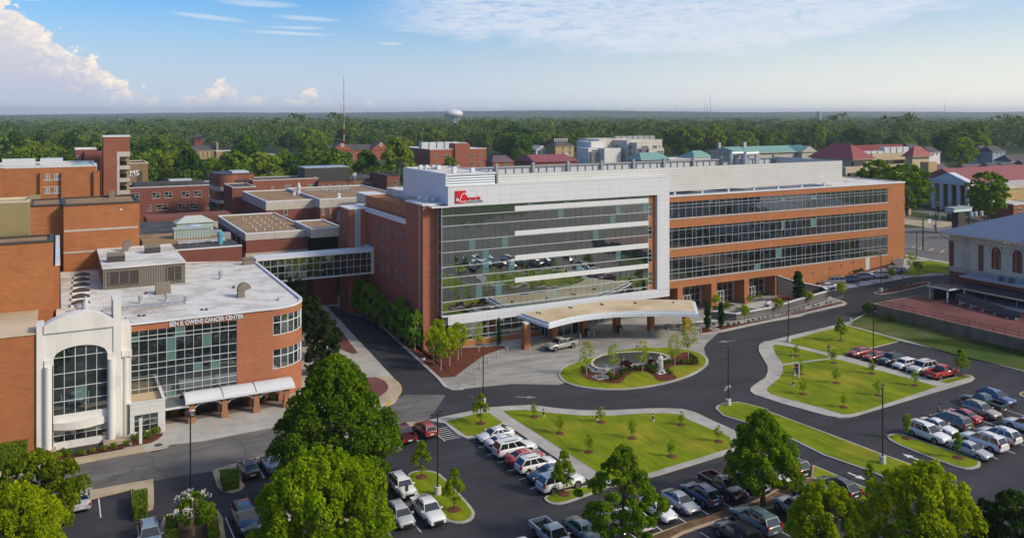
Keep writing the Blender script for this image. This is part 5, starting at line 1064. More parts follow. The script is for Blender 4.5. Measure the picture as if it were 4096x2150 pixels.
# ================================================================ STATION AND ITS TERRACE (right)
def station():
 U = 107.45; V1 = -18.57; V0 = -75; B = thing('railway_station', (U, V1, G(U)), 'old pale stone station with arched red windows and a blue metal hip roof', 'station')
 ZB, ZT = 7.6, 14.1
 arches = [(-28.55, 2.0), (-32.8, 2.0), (-37.0, 2.0), (-41.3, 2.0), (-45.6, 2.0)]
 m = MB(); m.box(U, U+21, V0, V1, 3, 7.3, 1)
 cuts = [(c-w_/2, c+w_/2) for c, w_ in arches]
 edges = sorted([V0, V1]+[e for c in cuts for e in c])
 for a, b in zip(edges, edges[1:]):
  hit = [c for c in cuts if abs(c[0]-a) < 1e-6 and abs(c[1]-b) < 1e-6]
  if not hit: m.quad((U, b, 7.3), (U, a, 7.3), (U, a, ZT), (U, b, ZT)); continue
  m.quad((U, b, 7.3), (U, a, 7.3), (U, a, 8.55), (U, b, 8.55)); n = 10
  for i in range(n):
   y0, y1 = a+(b-a)*i/n, a+(b-a)*(i+1)/n; za = lambda y: 12.0+math.sqrt(max(0, 1-((y-(a+b)/2)/((b-a)/2))**2))*1.0
   m.quad((U, y1, za(y1)), (U, y0, za(y0)), (U, y0, ZT), (U, y1, ZT)); m.quad((U, y0, za(y0)), (U+.4, y0, za(y0)), (U+.4, y1, za(y1)), (U, y1, za(y1)))
  for y in (a, b): m.quad((U, y, 8.55), (U+.4, y, 8.55), (U+.4, y, 12), (U, y, 12))
 m.quad((U, V1, 7.3), (U, V1, ZT), (U+21, V1, ZT), (U+21, V1, 7.3)); m.build('wall', [b_stone, brick('brick_station', (.20, .085, .06), course=.35, joints=(.7, 0), dark=.6)], B)
 m = MB(); m.box(U-.18, U, V0, V1+.1, 7.2, 7.75); m.box(U-.1, U, V0, V1+.1, 6.7, 7.2); m.box(U-.08, U, V0, V1, 13.0, 13.25); m.build('stone_belt', m_band, B)
 for c in (V1-.45, -25.45, -49.5):
  m = MB(); m.box(U-.15, U, c-.42, c+.42, 7.75, 13.0);
  for k in range(9): m.box(U-.13, U, c-.58, c+.58, 7.9+k*.58, 8.15+k*.58)
  m.build('brick_pier', MATS['brick_station'], B)
 m = MB(); m.box(U-.06, U, -23.1, -21.4, 8.0, 11.1); m.box(U-.12, U, -23.4, -21.1, 11.3, 11.55); m.box(U-.06, U, -22.9, -21.6, 12.1, 13.9); m.build('blind_panel', m_band, B)
 for c, w_ in arches:
  g = MB(); n = 10; pts = [(c-w_/2, 8.55), (c+w_/2, 8.55)]+[(c+math.cos(math.pi*i/n)*w_/2, 12.0+math.sin(math.pi*i/n)*1.0) for i in range(n+1)]
  g.add([(U+.32, a, z) for a, z in pts], (tuple(range(len(pts))),)); f = MB()
  for a in (c-.95, c, c+.95): f.box(U+.12, U+.3, a-.09, a+.09, 8.6, 12.0)
  for z in (8.6, 9.5, 10.4, 11.2, 12.0): f.box(U+.16, U+.3, c-.98, c+.98, z-(.12 if z == 12 else .04), z+(.12 if z == 12 else .04))
  for i in range(n): f.tube((U+.2, c+math.cos(math.pi*i/n)*.93, 12+math.sin(math.pi*i/n)*.93), (U+.2, c+math.cos(math.pi*(i+1)/n)*.93, 12+math.sin(math.pi*(i+1)/n)*.93), .1, 5)
  fo = f.build('arched_window', M('frame_red', (.26, .035, .03), .6) if 'frame_red' not in MATS else MATS['frame_red'], B); g.build('pane', g_dark, fo)
  s = MB()
  for i in range(n): s.tube((U-.04, c+math.cos(math.pi*i/n)*1.45, 11.9+math.sin(math.pi*i/n)*1.45), (U-.04, c+math.cos(math.pi*(i+1)/n)*1.45, 11.9+math.sin(math.pi*(i+1)/n)*1.45), .12, 5)
  s.build('arch_moulding', m_band, B)
 e = 1.5; z0 = 14.75; r = MB(); d = 12.0
 r.add([(U-e, V1+e+.4, z0), (U+21+e, V1+e+.4, z0), (U+21+e, V0, z0), (U-e, V0, z0), (U+10.5, V1-9, 19.2), (U+10.5, V0, 19.2)], ((0, 3, 5, 4), (1, 0, 4), (2, 1, 4, 5)))
 r.build('roof', louver('roof_blue', (.13, .19, .30), .55, 'h', .6, .65, .1), B)
 r = MB(); r.box(U-e, U-e+.12, V0, V1+e+.4, z0-.3, z0-.02); r.box(U-e, U+22, V1+e+.28, V1+e+.4, z0-.3, z0-.02); r.box(U-e+.12, U, V0, V1+e+.3, z0-.2, z0-.12); r.build('eaves', m_cream, B)
 r = MB()
 for k in range(46): y = V1-.4-k*.95; r.box(U-1.1, U, y-.09, y+.09, z0-.5, z0-.2)
 r.tube((U-1.2, V1+1.6, z0-.35), (U, V1, z0-1.7), .12, 5); r.build('eaves_brackets', m_cream, B)
 q = at('R8', 2335, 490, 185); r = MB(); y0 = -36.8; r.box(U+1.6, U+6, y0-16, y0, 15.0, 17.0);
 ro = r.build('dormer', m_cream, B); r = MB()
 for k in range(10): r.box(U+1.5, U+1.6, y0-1.2-k*1.5, y0-.5-k*1.5, 15.9, 16.7)
 r.build('dormer_opening', m_bronze, ro); r = MB(); r.box(U+1.1, U+6.3, y0-16.3, y0+.4, 17.0, 17.15); r.build('dormer_roof', MATS['roof_blue'], ro)
 window(B, 'u', U, -21.6, -20.7, 4.9, 6.4, 2, 3, g_dark, m_band, .07, .1)
 A_ = thing('platform_annex', (U-4, -36, 3), 'low brick annex with a pale metal flat roof and dark canopy under the station wall', 'annex')
 m = MB(); m.box(U-3.2, U, V0, V1-5.2, 3, 6.7); m.build('wall', b_dim, A_); m = MB(); m.box(U-3.9, U, V0, V1-4.8, 6.72, 6.86); m.build('annex_roof', M('roof_pale_blue', (.34, .44, .52), .4, .2, var=.12, stain=.2), A_)
 m = MB(); m.box(U-4.0, U-3.9, V0, V1-4.8, 6.55, 6.9); m.build('gutter', m_metal, A_)
 m = MB(); zc = 5.35; m.add([(U-7.0, V1-4.9, zc-.35), (U-3.2, V1-4.9, zc+.35), (U-3.2, V0, zc+.35), (U-7.0, V0, zc-.35), (U-7.0, V1-4.9, zc-.5), (U-3.2, V1-4.9, zc+.2), (U-3.2, V0, zc+.2), (U-7.0, V0, zc-.5)], ((0, 3, 2, 1), (4, 5, 6, 7), (0, 1, 5, 4))); m.build('canopy_roof', M('bitumen', (.03, .028, .035), .8), A_)
 m = MB(); m.box(U-7.1, U-6.98, V0, V1-4.8, zc-.58, zc-.3); m.build('canopy_fascia', m_cream, A_)
 for k in range(7): m = MB(); y = V1-6-k*6; m.tube((U-6.7, y, 3), (U-6.7, y, zc-.45), .07, 6); m.build('canopy_post', m_grey, A_)
 m = MB(); m.box(U-6.2, U-3.2, V0, V1-7, 3.0, 3.9); m.build('platform', m_darkroof, A_)
 for k, (a, b) in enumerate(((-27.5, 1.1), (-31.5, 1.1), (-35.5, 1.4), (-40, 1.2))): window(A_, 'u', U-3.2, a-b, a+b, 4.0, 5.2, 3, 2, g_dark, m_mull if k % 2 else m_bronze, .07, -.05)
 for y in (-31.0, -33.0, -41.0): m = MB(); m.lathe(U-2.2, y, [(.62, 6.87), (.62, 7.75), (.5, 7.8)], 4); m.build('air_conditioner', M('unit_dark', (.06, .09, .12), .5) if 'unit_dark' not in MATS else MATS['unit_dark'], A_)
 m = MB(); m.path([(U-1.6, -25, 6.9), (U-1.6, -25, 7.7), (U-3.6, -45, 7.6)], .04, 5); m.path([(U-1.6, -30, 6.9), (U-1.6, -30, 7.6)], .03, 5); m.build('roof_cable', m_grey, A_)
station()
def terrace():
 PZ = 3.05
 pl = [(80.15, -20.9), (99, -20.0), (104.3, -23), (104.3, -75), (80.15, -75)]
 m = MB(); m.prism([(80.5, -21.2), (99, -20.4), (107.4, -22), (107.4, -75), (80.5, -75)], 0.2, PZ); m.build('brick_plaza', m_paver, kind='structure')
 m = MB(); m.box(80.1, 80.45, -75, -20.85, 0, PZ+.12); m.prism([(80.1, -20.85), (99, -20.0), (99, -20.35), (80.45, -21.2)], .2, PZ+.1)
 m.build('retaining_wall', m_conw, label='long stained concrete retaining wall below the brick paved terrace', category='wall')
 T = thing('terrace_railing', (80.3, -40, PZ+.12), 'thin dark metal railing along the edge of the brick paved terrace', 'railing')
 m = MB()
 for h in (.55, 1.05): m.tube((80.28, -75, PZ+h), (80.28, -21, PZ+h), .035, 5); m.tube((80.28, -21, PZ+h), (98.5, -20.2, PZ+h), .035, 5)
 m.build('rail', m_black, T)
 for k in range(26):
  y = -21-k*2.15; m = MB(); m.tube((80.28, y, PZ+.1), (80.28, y, PZ+1.08), .035, 5); m.build('post', m_black, T)
 for k in range(9): x = 80.3+(k+1)*2.0; m = MB(); m.tube((x, -21+.042*(x-80), PZ), (x, -21+.042*(x-80), PZ+1.08), .035, 5); m.build('post', m_black, T)
 B = thing('open_shelter', (96, -25.5, PZ), 'small open shelter with a dark flat roof at the far corner of the brick terrace', 'shelter')
 m = MB(); m.add([(93.6, -27.6, PZ+2.5), (93.6, -23.2, PZ+2.5), (98.6, -23.2, PZ+2.7), (98.6, -28.2, PZ+2.7), (93.6, -27.6, PZ+2.65), (93.6, -23.2, PZ+2.65), (98.6, -23.2, PZ+2.85), (98.6, -28.2, PZ+2.85)], ((4, 7, 6, 5), (0, 1, 2, 3), (0, 4, 5, 1), (0, 3, 7, 4), (3, 2, 6, 7))); m.build('shelter_roof', MATS['bitumen'], B)
 m = MB(); m.box(93.5, 93.62, -27.7, -23.1, PZ+2.45, PZ+2.72); m.box(93.5, 98.6, -27.85, -27.7, PZ+2.45, PZ+2.75); m.build('fascia', m_ltgrey, B)
 for x, y in ((93.8, -27.3), (93.8, -23.6), (98.2, -27.8), (98.2, -23.5)): m = MB(); m.box(x-.1, x+.1, y-.1, y+.1, PZ, PZ+2.5); m.build('post', m_ltgrey, B)
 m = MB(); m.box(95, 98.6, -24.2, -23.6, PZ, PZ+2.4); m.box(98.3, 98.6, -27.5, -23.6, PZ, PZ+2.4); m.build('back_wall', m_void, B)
 Rm = thing('access_ramp', (93.6, -35, PZ), 'long ramp with grey mesh sides crossing the brick terrace', 'ramp')
 y0, y1 = -28.2, -41.5; xa, xb = 95.0, 91.9
 m = MB(); m.add([(xa, y0, PZ+.9), (xa+1.4, y0, PZ+.9), (xb+1.4, y1, PZ+.1), (xb, y1, PZ+.1)], ((0, 1, 2, 3), )); m.build('deck', m_grey, Rm)
 for o_ in (0, 1.4):
  m = MB(); m.add([(xa+o_, y0, PZ+.85), (xb+o_, y1, PZ+.05), (xb+o_, y1, PZ+1.1), (xa+o_, y0, PZ+1.95)], ((0, 1, 2, 3),)); m.tube((xa+o_, y0, PZ+1.95), (xb+o_, y1, PZ+1.1), .05, 5); m.build('mesh_side', louver('mesh_grey', (.13, .14, .16), .2, 'z', .5, .6, .3) if 'mesh_grey' not in MATS else MATS['mesh_grey'], Rm)
 for k in range(5): t_ = k/5+.08; m = MB(); x, y = xa+(xb-xa)*t_, y0+(y1-y0)*t_; m.box(x-.04, x+1.44, y-.06, y+.06, PZ, PZ+.9-t_*.8); m.box(x-.4, x+.3, y-.2, y+.2, PZ, PZ+.05); m.build('support', m_white, Rm)
terrace()
def garden_walls():
 def wall(name, pts, th, mat, label):
  """pts: (u, v, z0, z1)"""
  m = MB()
  for a, b in zip(pts, pts[1:]):
   d = Vector((b[0]-a[0], b[1]-a[1])).normalized(); n = Vector((-d.y, d.x))*th
   m.add([(a[0], a[1], a[2]), (b[0], b[1], b[2]), (b[0], b[1], b[3]), (a[0], a[1], a[3]), (a[0]+n.x, a[1]+n.y, a[2]), (b[0]+n.x, b[1]+n.y, b[2]), (b[0]+n.x, b[1]+n.y, b[3]), (a[0]+n.x, a[1]+n.y, a[3])], ((0, 1, 2, 3), (5, 4, 7, 6), (0, 3, 7, 4), (1, 5, 6, 2)), 0)
   e = .08; m.add([(a[0]-n.x*.2, a[1]-n.y*.2, a[3]), (b[0]-n.x*.2, b[1]-n.y*.2, b[3]), (b[0]+n.x*1.2, b[1]+n.y*1.2, b[3]), (a[0]+n.x*1.2, a[1]+n.y*1.2, a[3]), (a[0]-n.x*.2, a[1]-n.y*.2, a[3]+e*1.5), (b[0]-n.x*.2, b[1]-n.y*.2, b[3]+e*1.5), (b[0]+n.x*1.2, b[1]+n.y*1.2, b[3]+e*1.5), (a[0]+n.x*1.2, a[1]+n.y*1.2, a[3]+e*1.5)], ((0, 1, 5, 4), (4, 5, 6, 7), (2, 3, 7, 6), (3, 0, 4, 7), (1, 2, 6, 5)), 1)
  m.build(name, [mat, m_white], label=label, category='wall')
 a = W('R', 470, 618); b = W('R', 800, 658); c = W('R', 1960, 392)
 wall('block_wall', [(53.7, -5.2, 0, 1.3), (56.3, -9.3, 0, 1.35), (66, -9.2, 0, 1.5), (74, -9.0, .3, 2.3), (81.7, -8.9, 1.0, 3.0)], .45, b_block, 'long grey block wall beside the handrailed ramp')
 wall('block_wall', [(38, -7.4, 0, 1.0), (52.2, -8.6, 0, .35)], .4, b_block, 'low grey block wall behind the canopy columns')
 wall('block_wall', [(77.7, .8, 0, 5.0), (80.5, -.9, 0, 3.9), (85.3, -4.4, 1.2, 2.8), (83, -7.5, 1.2, 3.0)], .45, b_block, 'tall sloping grey block wall below the side parking')
 wall('block_wall', [(66.5, -7.6, 0, 1.7), (69.5, -5.4, 0, 1.6)], .4, b_block, 'short grey block wall between the raised plaza and a shrub bed')
 m = MB(); m.prism([(60.5, -4.6), (64, -8.8), (71.5, -8.6), (69.6, -3.2)], 0, 1.35); m.build('raised_plaza', m_conc, kind='structure')
 m = MB(); m.prism([(71, -8.6), (81, -8.5), (84.5, -5), (78, .5), (73, -2)], 0, .9); m.build('planting_bed', m_mulch, kind='structure')
 for nm, P_, lab in (('handrail', [(53.5, -10.2, 0), (56.5, -10.6, 0), (66, -10.4, 0), (76, -10.0, .6), (82, -9.8, 1.2)], 'galvanised handrail along the long ramp'), ('handrail', [(57, -12.2, 0), (66, -12.1, 0), (76, -11.6, .6), (84, -11.0, 1.4)], 'outer galvanised handrail between the ramp and the mulch bed'), ('handrail', [(40, -9.2, 0), (46, -9.6, 0), (52.5, -10.0, 0)], 'galvanised handrail beside the low wall behind the canopy')):
  T = thing(nm, P_[0], lab, 'railing'); m = MB()
  for h in (.45, .9): m.path([(x, y, z+h+.1) for x, y, z in P_], .03, 5)
  m.build('rail', m_metal, T); m = MB()
  for a, b in zip(P_, P_[1:]):
   L = math.hypot(b[0]-a[0], b[1]-a[1]); n = max(1, int(L/1.8))
   for i in range(n): t_ = i/n; m.tube((a[0]+(b[0]-a[0])*t_, a[1]+(b[1]-a[1])*t_, a[2]+(b[2]-a[2])*t_), (a[0]+(b[0]-a[0])*t_, a[1]+(b[1]-a[1])*t_, a[2]+(b[2]-a[2])*t_+1.0), .025, 5)
  m.build('posts', m_metal, T)
 T = thing('stairs', (113.5, -1, G(113.5)), 'concrete steps with a metal handrail at the east end of the hospital', 'stairs')
 m = MB()
 for k in range(9): m.box(112.6+k*.55, 113.15+k*.55+.05, -3.6+k*.35, -.8+k*.35, 4.1, 4.3+k*.16)
 m.build('steps', m_conc, T); m = MB(); m.tube((112.6, -.6, 5.2), (118, 2.6, 6.6), .04, 5); m.tube((112.6, -.6, 4.2), (112.6, -.6, 5.2), .04, 5); m.tube((118, 2.6, 5.5), (118, 2.6, 6.6), .04, 5); m.build('handrail', m_red if 0 else m_bronze, T)
garden_walls()
# ================================================================ TOWN BEYOND
def gable(m, x0, x1, y0, y1, z0, zr, axis='x', e=.6, mr=1, mw=0, hip=0.0):
 """roof over a rectangle, ridge along `axis`; hip = length of the hipped ends"""
 X0, X1, Y0, Y1 = x0-e, x1+e, y0-e, y1+e; t = .25
 if axis == 'x': ra, rb = (X0+hip, (Y0+Y1)/2, zr), (X1-hip, (Y0+Y1)/2, zr)
 else: ra, rb = ((X0+X1)/2, Y0+hip, zr), ((X0+X1)/2, Y1-hip, zr)
 p = [(X0, Y0, z0), (X1, Y0, z0), (X1, Y1, z0), (X0, Y1, z0), ra, rb]
 em = mr if hip else mw
 if axis == 'x': m.add(p, ((0, 1, 5, 4), (2, 3, 4, 5)), mr); k = len(m.v)-6; m.f += [(k+1, k+2, k+5), (k+3, k, k+4)]; m.m += [em]*2
 else: m.add(p, ((1, 2, 5, 4), (3, 0, 4, 5)), mr); k = len(m.v)-6; m.f += [(k, k+1, k+4), (k+2, k+3, k+5)]; m.m += [em]*2
 m.box(X0, X1, Y0, Y1, z0-t, z0-.01, mw)
r_dark = M('shingle_dark', (.075, .07, .072), .9, var=.2); r_red = louver('roof_red', (.26, .06, .055), .9, 'h', .8, .5, .1); r_green = louver('roof_green', (.17, .36, .30), .9, 'h', .85, .5, .1)
r_purple = M('shingle_purple', (.13, .08, .10), .9, var=.2); r_maroon = M('roof_maroon', (.24, .055, .06), .6, var=.1)
w_white = M('siding_white', (.62, .61, .6), .8, var=.06); w_buffwall = M('buff_wall', (.46, .38, .26), .85, var=.1)
w_green = M('roof_felt', (.2, .2, .2), .9)
def far_b(name, label, cat, t, x, y, Y, xr, depth, mat, roof=None, zr=None, axis='x', rmat=None, hip=0.0, e=.6, rects=(), na=2, nz=2, gm=None, flat=None, group=None, wname='window', fm=None):
 p = at(t, x, y, Y); u1 = onV(t, xr, y, p[1])[0]; base = G(p[0])
 B = thing(name, (p[0], p[1], base), label, cat, group); zt = p[2]
 m = MB(); m.box(p[0], u1, p[1], p[1]+depth, base-.5, zt); m.build('wall', mat, B)
 if roof: m = MB(); gable(m, p[0], u1, p[1], p[1]+depth, zt+.02, zr if zr else zt+3.5, axis, e, 1, 0, hip); m.build('roof', [mat, rmat or r_dark], B)
 if flat: m = MB(); m.box(p[0]+.3, u1-.3, p[1]+.3, p[1]+depth-.3, zt, zt+.05); m.build('roof', flat, B); m = MB(); parapet(m, p[0]-.1, u1+.1, p[1]-.1, p[1]+depth+.1, zt, .4, .4); m.build('coping', m_white, B)
 for r_ in rects:
  x0, y0, x1, y1 = r_[:4]; a0, z1 = onV(t, x0, y0, p[1]); a1, _ = onV(t, x1, y0, p[1]); _, z0 = onV(t, x0, y1, p[1])
  m = MB(); m.box(a0, a1, p[1]-.12, p[1]+.05, z0, z1, 0); fw = .14
  m.box(a0-fw, a1+fw, p[1]-.2, p[1]-.02, z1, z1+fw, 1); m.box(a0-fw, a1+fw, p[1]-.2, p[1]-.02, z0-fw, z0, 1)
  for i in range(na+1): q = a0+(a1-a0)*i/na; m.box(q-.06, q+.06, p[1]-.19, p[1]-.02, z0, z1, 1)
  m.build(wname, [gm or g_dark, fm or m_mull], B)
 return B, p, u1, zt
B, p, u1, zt = far_b('brick_office', 'three storey orange brick office with pale units on its flat roof', 'office', 'A1', 1345, 385, 520, 1780, 40, b_far, flat=m_whiteroof,
      rects=[(1384, 428, 1405, 452), (1444, 426, 1498, 448), (1522, 424, 1546, 448), (1384, 488, 1405, 510), (1650, 420, 1686, 442), (1724, 418, 1742, 442), (1650, 482, 1686, 504), (1724, 478, 1742, 502)])
a0, z1 = onV('A1', 1536, 338, p[1]-1); a1, _ = onV('A1', 1650, 338, p[1]-1); m = MB(); m.box(a0, a1, p[1]-1.5, p[1]+8, 0, z1); m.build('stair_core', b_far, B)
bl = onU('A1', 1102, 365, p[0])[0]
for (x0, y0, x1, y1) in ((1105, 398, 1145, 425), (1178, 408, 1256, 438), (1295, 422, 1342, 450), (1105, 455, 1145, 482), (1295, 486, 1342, 515)):
 b0, zz = onU('A1', x0, y0, p[0]); b1, _ = onU('A1', x1, y0, p[0]); _, z0 = onU('A1', x0, y1, p[0]); m = MB(); m.box(p[0]-.15, p[0]+.05, min(b0, b1), max(b0, b1), z0, zz); m.build('window_strip', g_dark, B)
m = MB(); q = at('A1', 1280, 376, 535)
for k in range(5): m.box(q[0]+k*5.4, q[0]+k*5.4+4.6, q[1], q[1]+5, q[2]-1, q[2]+4)
m.build('roof_units', m_ltgrey, B); m = MB(); q = at('A1', 1440, 345, 545); m.box(q[0], q[0]+18, q[1], q[1]+8, q[2]-6, q[2]+1); m.build('plant_room', m_ltgrey, B)
B, p, u1, zt = far_b('gabled_apartments', 'long red brick apartments with a dark roof and two gabled fronts', 'apartments', 'A1', 505, 390, 600, 1050, 22, b_far, True, None, 'x', r_dark, 6,
      rects=[(548, 420, 566, 440), (738, 396, 752, 416), (738, 440, 752, 460), (936, 396, 950, 414), (964, 396, 978, 414), (936, 440, 950, 458), (964, 440, 978, 458), (1002, 396, 1014, 414)], na=1)
for xa, xb in ((585, 738), (890, 1030)):
 a0, _ = onV('A1', xa, 390, p[1]-2); a1, _ = onV('A1', xb, 390, p[1]-2); m = MB(); m.box(a0, a1, p[1]-3, p[1]+2, 0, zt); gable(m, a0, a1, p[1]-3, p[1]+11, zt+.02, zt+5.5, 'y', .5, 1, 0); m.build('gabled_front', [b_far, r_dark], B)
 c = (a0+a1)/2; m = MB()
 for k in range(8): m.tube((c+1.1*math.cos(k*math.pi/4), p[1]-3.65, zt+3.4+1.1*math.sin(k*math.pi/4)), (c+1.1*math.cos((k+1)*math.pi/4), p[1]-3.65, zt+3.4+1.1*math.sin((k+1)*math.pi/4)), .35, 5)
 m.build('round_vent', m_white, B)
B, p, u1, zt = far_b('white_clinic', 'white modern clinic of stepped blocks with dark gridded corner windows', 'clinic', 'A2', 714, 378, 560, 842, 16, w_white, flat=m_whiteroof, rects=[(845-3, 403, 856-4, 425)], na=1)
q = at('A2', 720, 305, 580); blocks = [('A2', 672, 303, 575, 888, 26), ('A2', 612, 322, 570, 720, 18), ('A2', 590, 372, 562, 700, 14), ('A2', 888, 312, 566, 1160, 22), ('A2', 964, 330, 560, 1056, 10), ('A2', 1058, 378, 560, 1174, 10)]
for t_, x, y, Y_, xr_, dd in blocks:
 b = at(t_, x, y, Y_); uu = onV(t_, xr_, y, b[1])[0]; m = MB(); m.box(b[0], uu, b[1], b[1]+dd, 0, b[2]); m.box(b[0]-.1, uu+.1, b[1]-.1, b[1]+.4, b[2], b[2]+.4); m.build('white_block', w_white if x in (590, 612, 714) else M('clinic_cream', (.52, .49, .43), .85) if 'clinic_cream' not in MATS else MATS['clinic_cream'], B)
for (x0, y0, x1, y1, Y_, n1, n2) in ((617, 385, 669, 478, 561.5, 4, 6), (1002, 355, 1054, 435, 559.5, 3, 5), (738, 345, 758, 368, 574, 1, 1), (795, 345, 815, 368, 574, 1, 1), (905, 350, 923, 375, 565, 1, 1), (905, 403, 923, 428, 565, 1, 1), (1086, 350, 1120, 374, 565, 3, 1), (1120, 392, 1170, 428, 559.5, 5, 2), (1138, 346, 1146, 372, 565, 1, 1)):
 b = at('A2', x0, y0, Y_); v = b[1]-.3; a0, z1 = onV('A2', x0, y0, v); a1, _ = onV('A2', x1, y0, v); _, z0 = onV('A2', x0, y1, v); f = MB(); f.box(a0, a1, v, v+.2, z0, z1, 0)
 for i in range(n1+1): c = a0+(a1-a0)*i/n1; f.box(c-.09, c+.09, v-.12, v, z0, z1, 1)
 for i in range(n2+1): c = z0+(z1-z0)*i/n2; f.box(a0, a1, v-.13, v, c-.09, c+.09, 1)
 f.build('gridded_window', [g_dark, m_ltgrey], B)
q = at('A2', 800, 300, 585); m = MB(); [m.box(q[0]+k*5, q[0]+k*5+4.4, q[1], q[1]+4, q[2]-2, q[2]+1.8) for k in range(7)]; m.build('roof_units', m_grey, B)
B, p, u1, zt = far_b('brick_cottage', 'small red brick house with a purple roof and white gable', 'house', 'A2', -148, 480, 470, 8, 9, b_far, True, None, 'x', r_purple, 3, rects=[(-130, 484, -112, 508), (-60, 478, -40, 505)])
B, p, u1, zt = far_b('low_shop', 'long low maroon roofed building in front of the yellow mansion', 'shop', 'A2', 180, 478, 480, 500, 24, b_hosp, True, None, 'x', r_maroon, 2, 1.0)
B, p, u1, zt = far_b('yellow_mansion', 'yellow brick mansion with a white roof balustrade among trees', 'house', 'A2', 335, 355, 660, 478, 14, b_buff, True, None, 'x', r_dark, 5, rects=[(388, 362, 400, 382), (440, 360, 455, 380), (388, 395, 400, 415), (440, 393, 455, 415)])
m = MB(); c = (p[0]+u1)/2; zt2 = zt+3.6; [m.box(c-6+k*1.5, c-5.5+k*1.5, p[1]+6, p[1]+6.3, zt2-.4, zt2+1.6) for k in range(9)]; m.box(c-6.2, c+6.6, p[1]+5.9, p[1]+6.4, zt2+1.6, zt2+1.9); m.build('balustrade', w_white, B)
m = MB(); c = onV('A2', 418, 400, p[1]-2)[0]; m.box(c-1.8, c+1.8, p[1]-2.4, p[1], 6, 6.8); [m.cyl(c+s_*1.4, p[1]-2.1, 0, 6, .25, n=8) for s_ in (-1, 1)]; gable(m, c-1.8, c+1.8, p[1]-2.4, p[1], 6.8, 8.2, 'y', .2, 0, 0); m.build('portico', w_white, B)
far_b('white_house', 'white clapboard house left of the yellow mansion', 'house', 'A2', 185, 385, 670, 280, 12, w_white, True, None, 'y', M('roof_pale', (.35, .36, .4), .8), rects=[(200, 395, 212, 410)])
far_b('blue_roof_shop', 'low building with a blue roof behind the maroon roofed one', 'shop', 'A2', 245, 452, 540, 460, 16, w_buffwall, flat=M('roof_blue_flat', (.12, .25, .42), .6))
q0 = at('A2', 1756, 412, 440); dv = onU('A2', 1535, 412, q0[0])[0]-q0[1]
B, p, u1, zt = far_b('green_roof_hall', 'classical hall with a green metal roof and two pale pediments', 'hall', 'A2', 1756, 412, 440, 2340, dv, m_band, True, onU('A2', 1640, 362, q0[0])[1], 'x', r_green, 0, 1.0)
m = MB(); c = p[1]+dv*.4; m.box(p[0]+12, p[0]+13.6, c, c+1.6, zt, zt+5.5); m.build('chimney', m_band, B); m = MB(); m.box(p[0]+1, p[0]+2.4, p[1]+dv*.75, p[1]+dv*.75+1.5, zt, zt+5); m.build('chimney', m_band, B)
m = MB(); x0 = onV('A2', 2240, 400, p[1]-4)[0]; x1 = onV('A2', 2345, 400, p[1]-4)[0]; m.box(x0, x1, p[1]-4, p[1], 0, zt); gable(m, x0, x1, p[1]-4, p[1]+dv*.4, zt+.02, zt+3.2, 'y', .6, 1, 0); m.build('end_pavilion', [m_band, r_green], B)
B2, p, u1, zt = far_b('green_gable_house', 'low pale building with a green gabled roof beside the white clinic', 'building', 'A2', 1000, 462, 450, 1215, 12, m_band, True, None, 'x', r_green, 4, .8)
far_b('flat_shop', 'flat roofed pale shop right of the green gabled building', 'shop', 'A2', 1215, 462, 455, 1400, 14, m_band, flat=m_whiteroof)
far_b('white_garage', 'white gabled garage with a pale green roof near the green roofed hall', 'garage', 'A2', 1410, 440, 500, 1545, 12, w_white, True, None, 'x', r_green, 4, .6)
B = thing('red_roof_courthouse', (*at('A3', 655, 600, 330)[:2], 4.9), 'buff building with maroon hip roofs and rooftop units beyond the hospital', 'courthouse')
def part(t, x, y, Y, xr, xl, mat, name='wall'):
 p = at(t, x, y, Y); uu = onV(t, xr, y, p[1])[0]; v1 = onU(t, xl, y, p[0])[0] if xl is not None else p[1]+20; m = MB(); m.box(p[0], uu, p[1], v1, 3, p[2]); m.build(name, mat, B); return p, uu, v1
p1, w1, v1 = part('A3', 655, 458, 375, 806, 335, w_buffwall)
m = MB(); gable(m, p1[0], w1, p1[1], v1, p1[2]+.05, p1[2]+6.5, 'y', 1.3, 1, 0, (w1-p1[0])*.6); m.build('hip_roof', [w_buffwall, r_maroon], B)
p2, w2, _ = part('A3', 806, 415, 392, 1110, 790, w_buffwall)
m = MB(); q = at('A3', 660, 352, 412); w_ = onV('A3', 1040, 352, q[1])[0]; m.box(q[0], w_, q[1], q[1]+2, p2[2]-4, q[2]); m.build('roof_screen', r_maroon, B)
p3, w3, v3 = part('A3', 1115, 436, 386, 1245, 1060, w_buffwall); m = MB(); gable(m, p3[0], w3, p3[1], v3, p3[2]+.05, p3[2]+4.5, 'x', 1.3, 1, 0, 5); m.build('hip_roof', [w_buffwall, r_maroon], B)
part('A3', 1240, 480, 375, 1305, 1175, b_buff); part('A3', 600, 520, 356, 765, 560, w_buffwall)
m = MB(); q = at('A3', 700, 410, 384); [m.box(q[0]+k*4.6, q[0]+k*4.6+3.8, q[1]+4, q[1]+7, q[2]-2, q[2]+.4+(1.6 if k > 4 else 0)) for k in range(9)]; m.build('roof_units', m_ltgrey, B)
for (x0, y0, x1, y1, Y_) in ((665, 480, 748, 510, 374), (925, 465, 1058, 495, 390), (636, 565, 697, 606, 355)):
 b = at('A3', x0, y0, Y_); v = b[1]-1.2; a0, z1 = onV('A3', x0, y0, v); a1, _ = onV('A3', x1, y0, v); _, z0 = onV('A3', x0, y1, v); f = MB(); f.box(a0, a1, v, v+1.5, z0, z1); f.build('window_band', g_dark, B)
nb = at('A3', 1545, 662, 295); ux, v0 = nb[0], nb[1]; v1, zc = onU('A3', 1262, 640, ux)[0], nb[2]; zg = G(200)
B = thing('columned_church', (ux, v0, zg), 'buff brick church with white columns, a pediment and a long red roof', 'church')
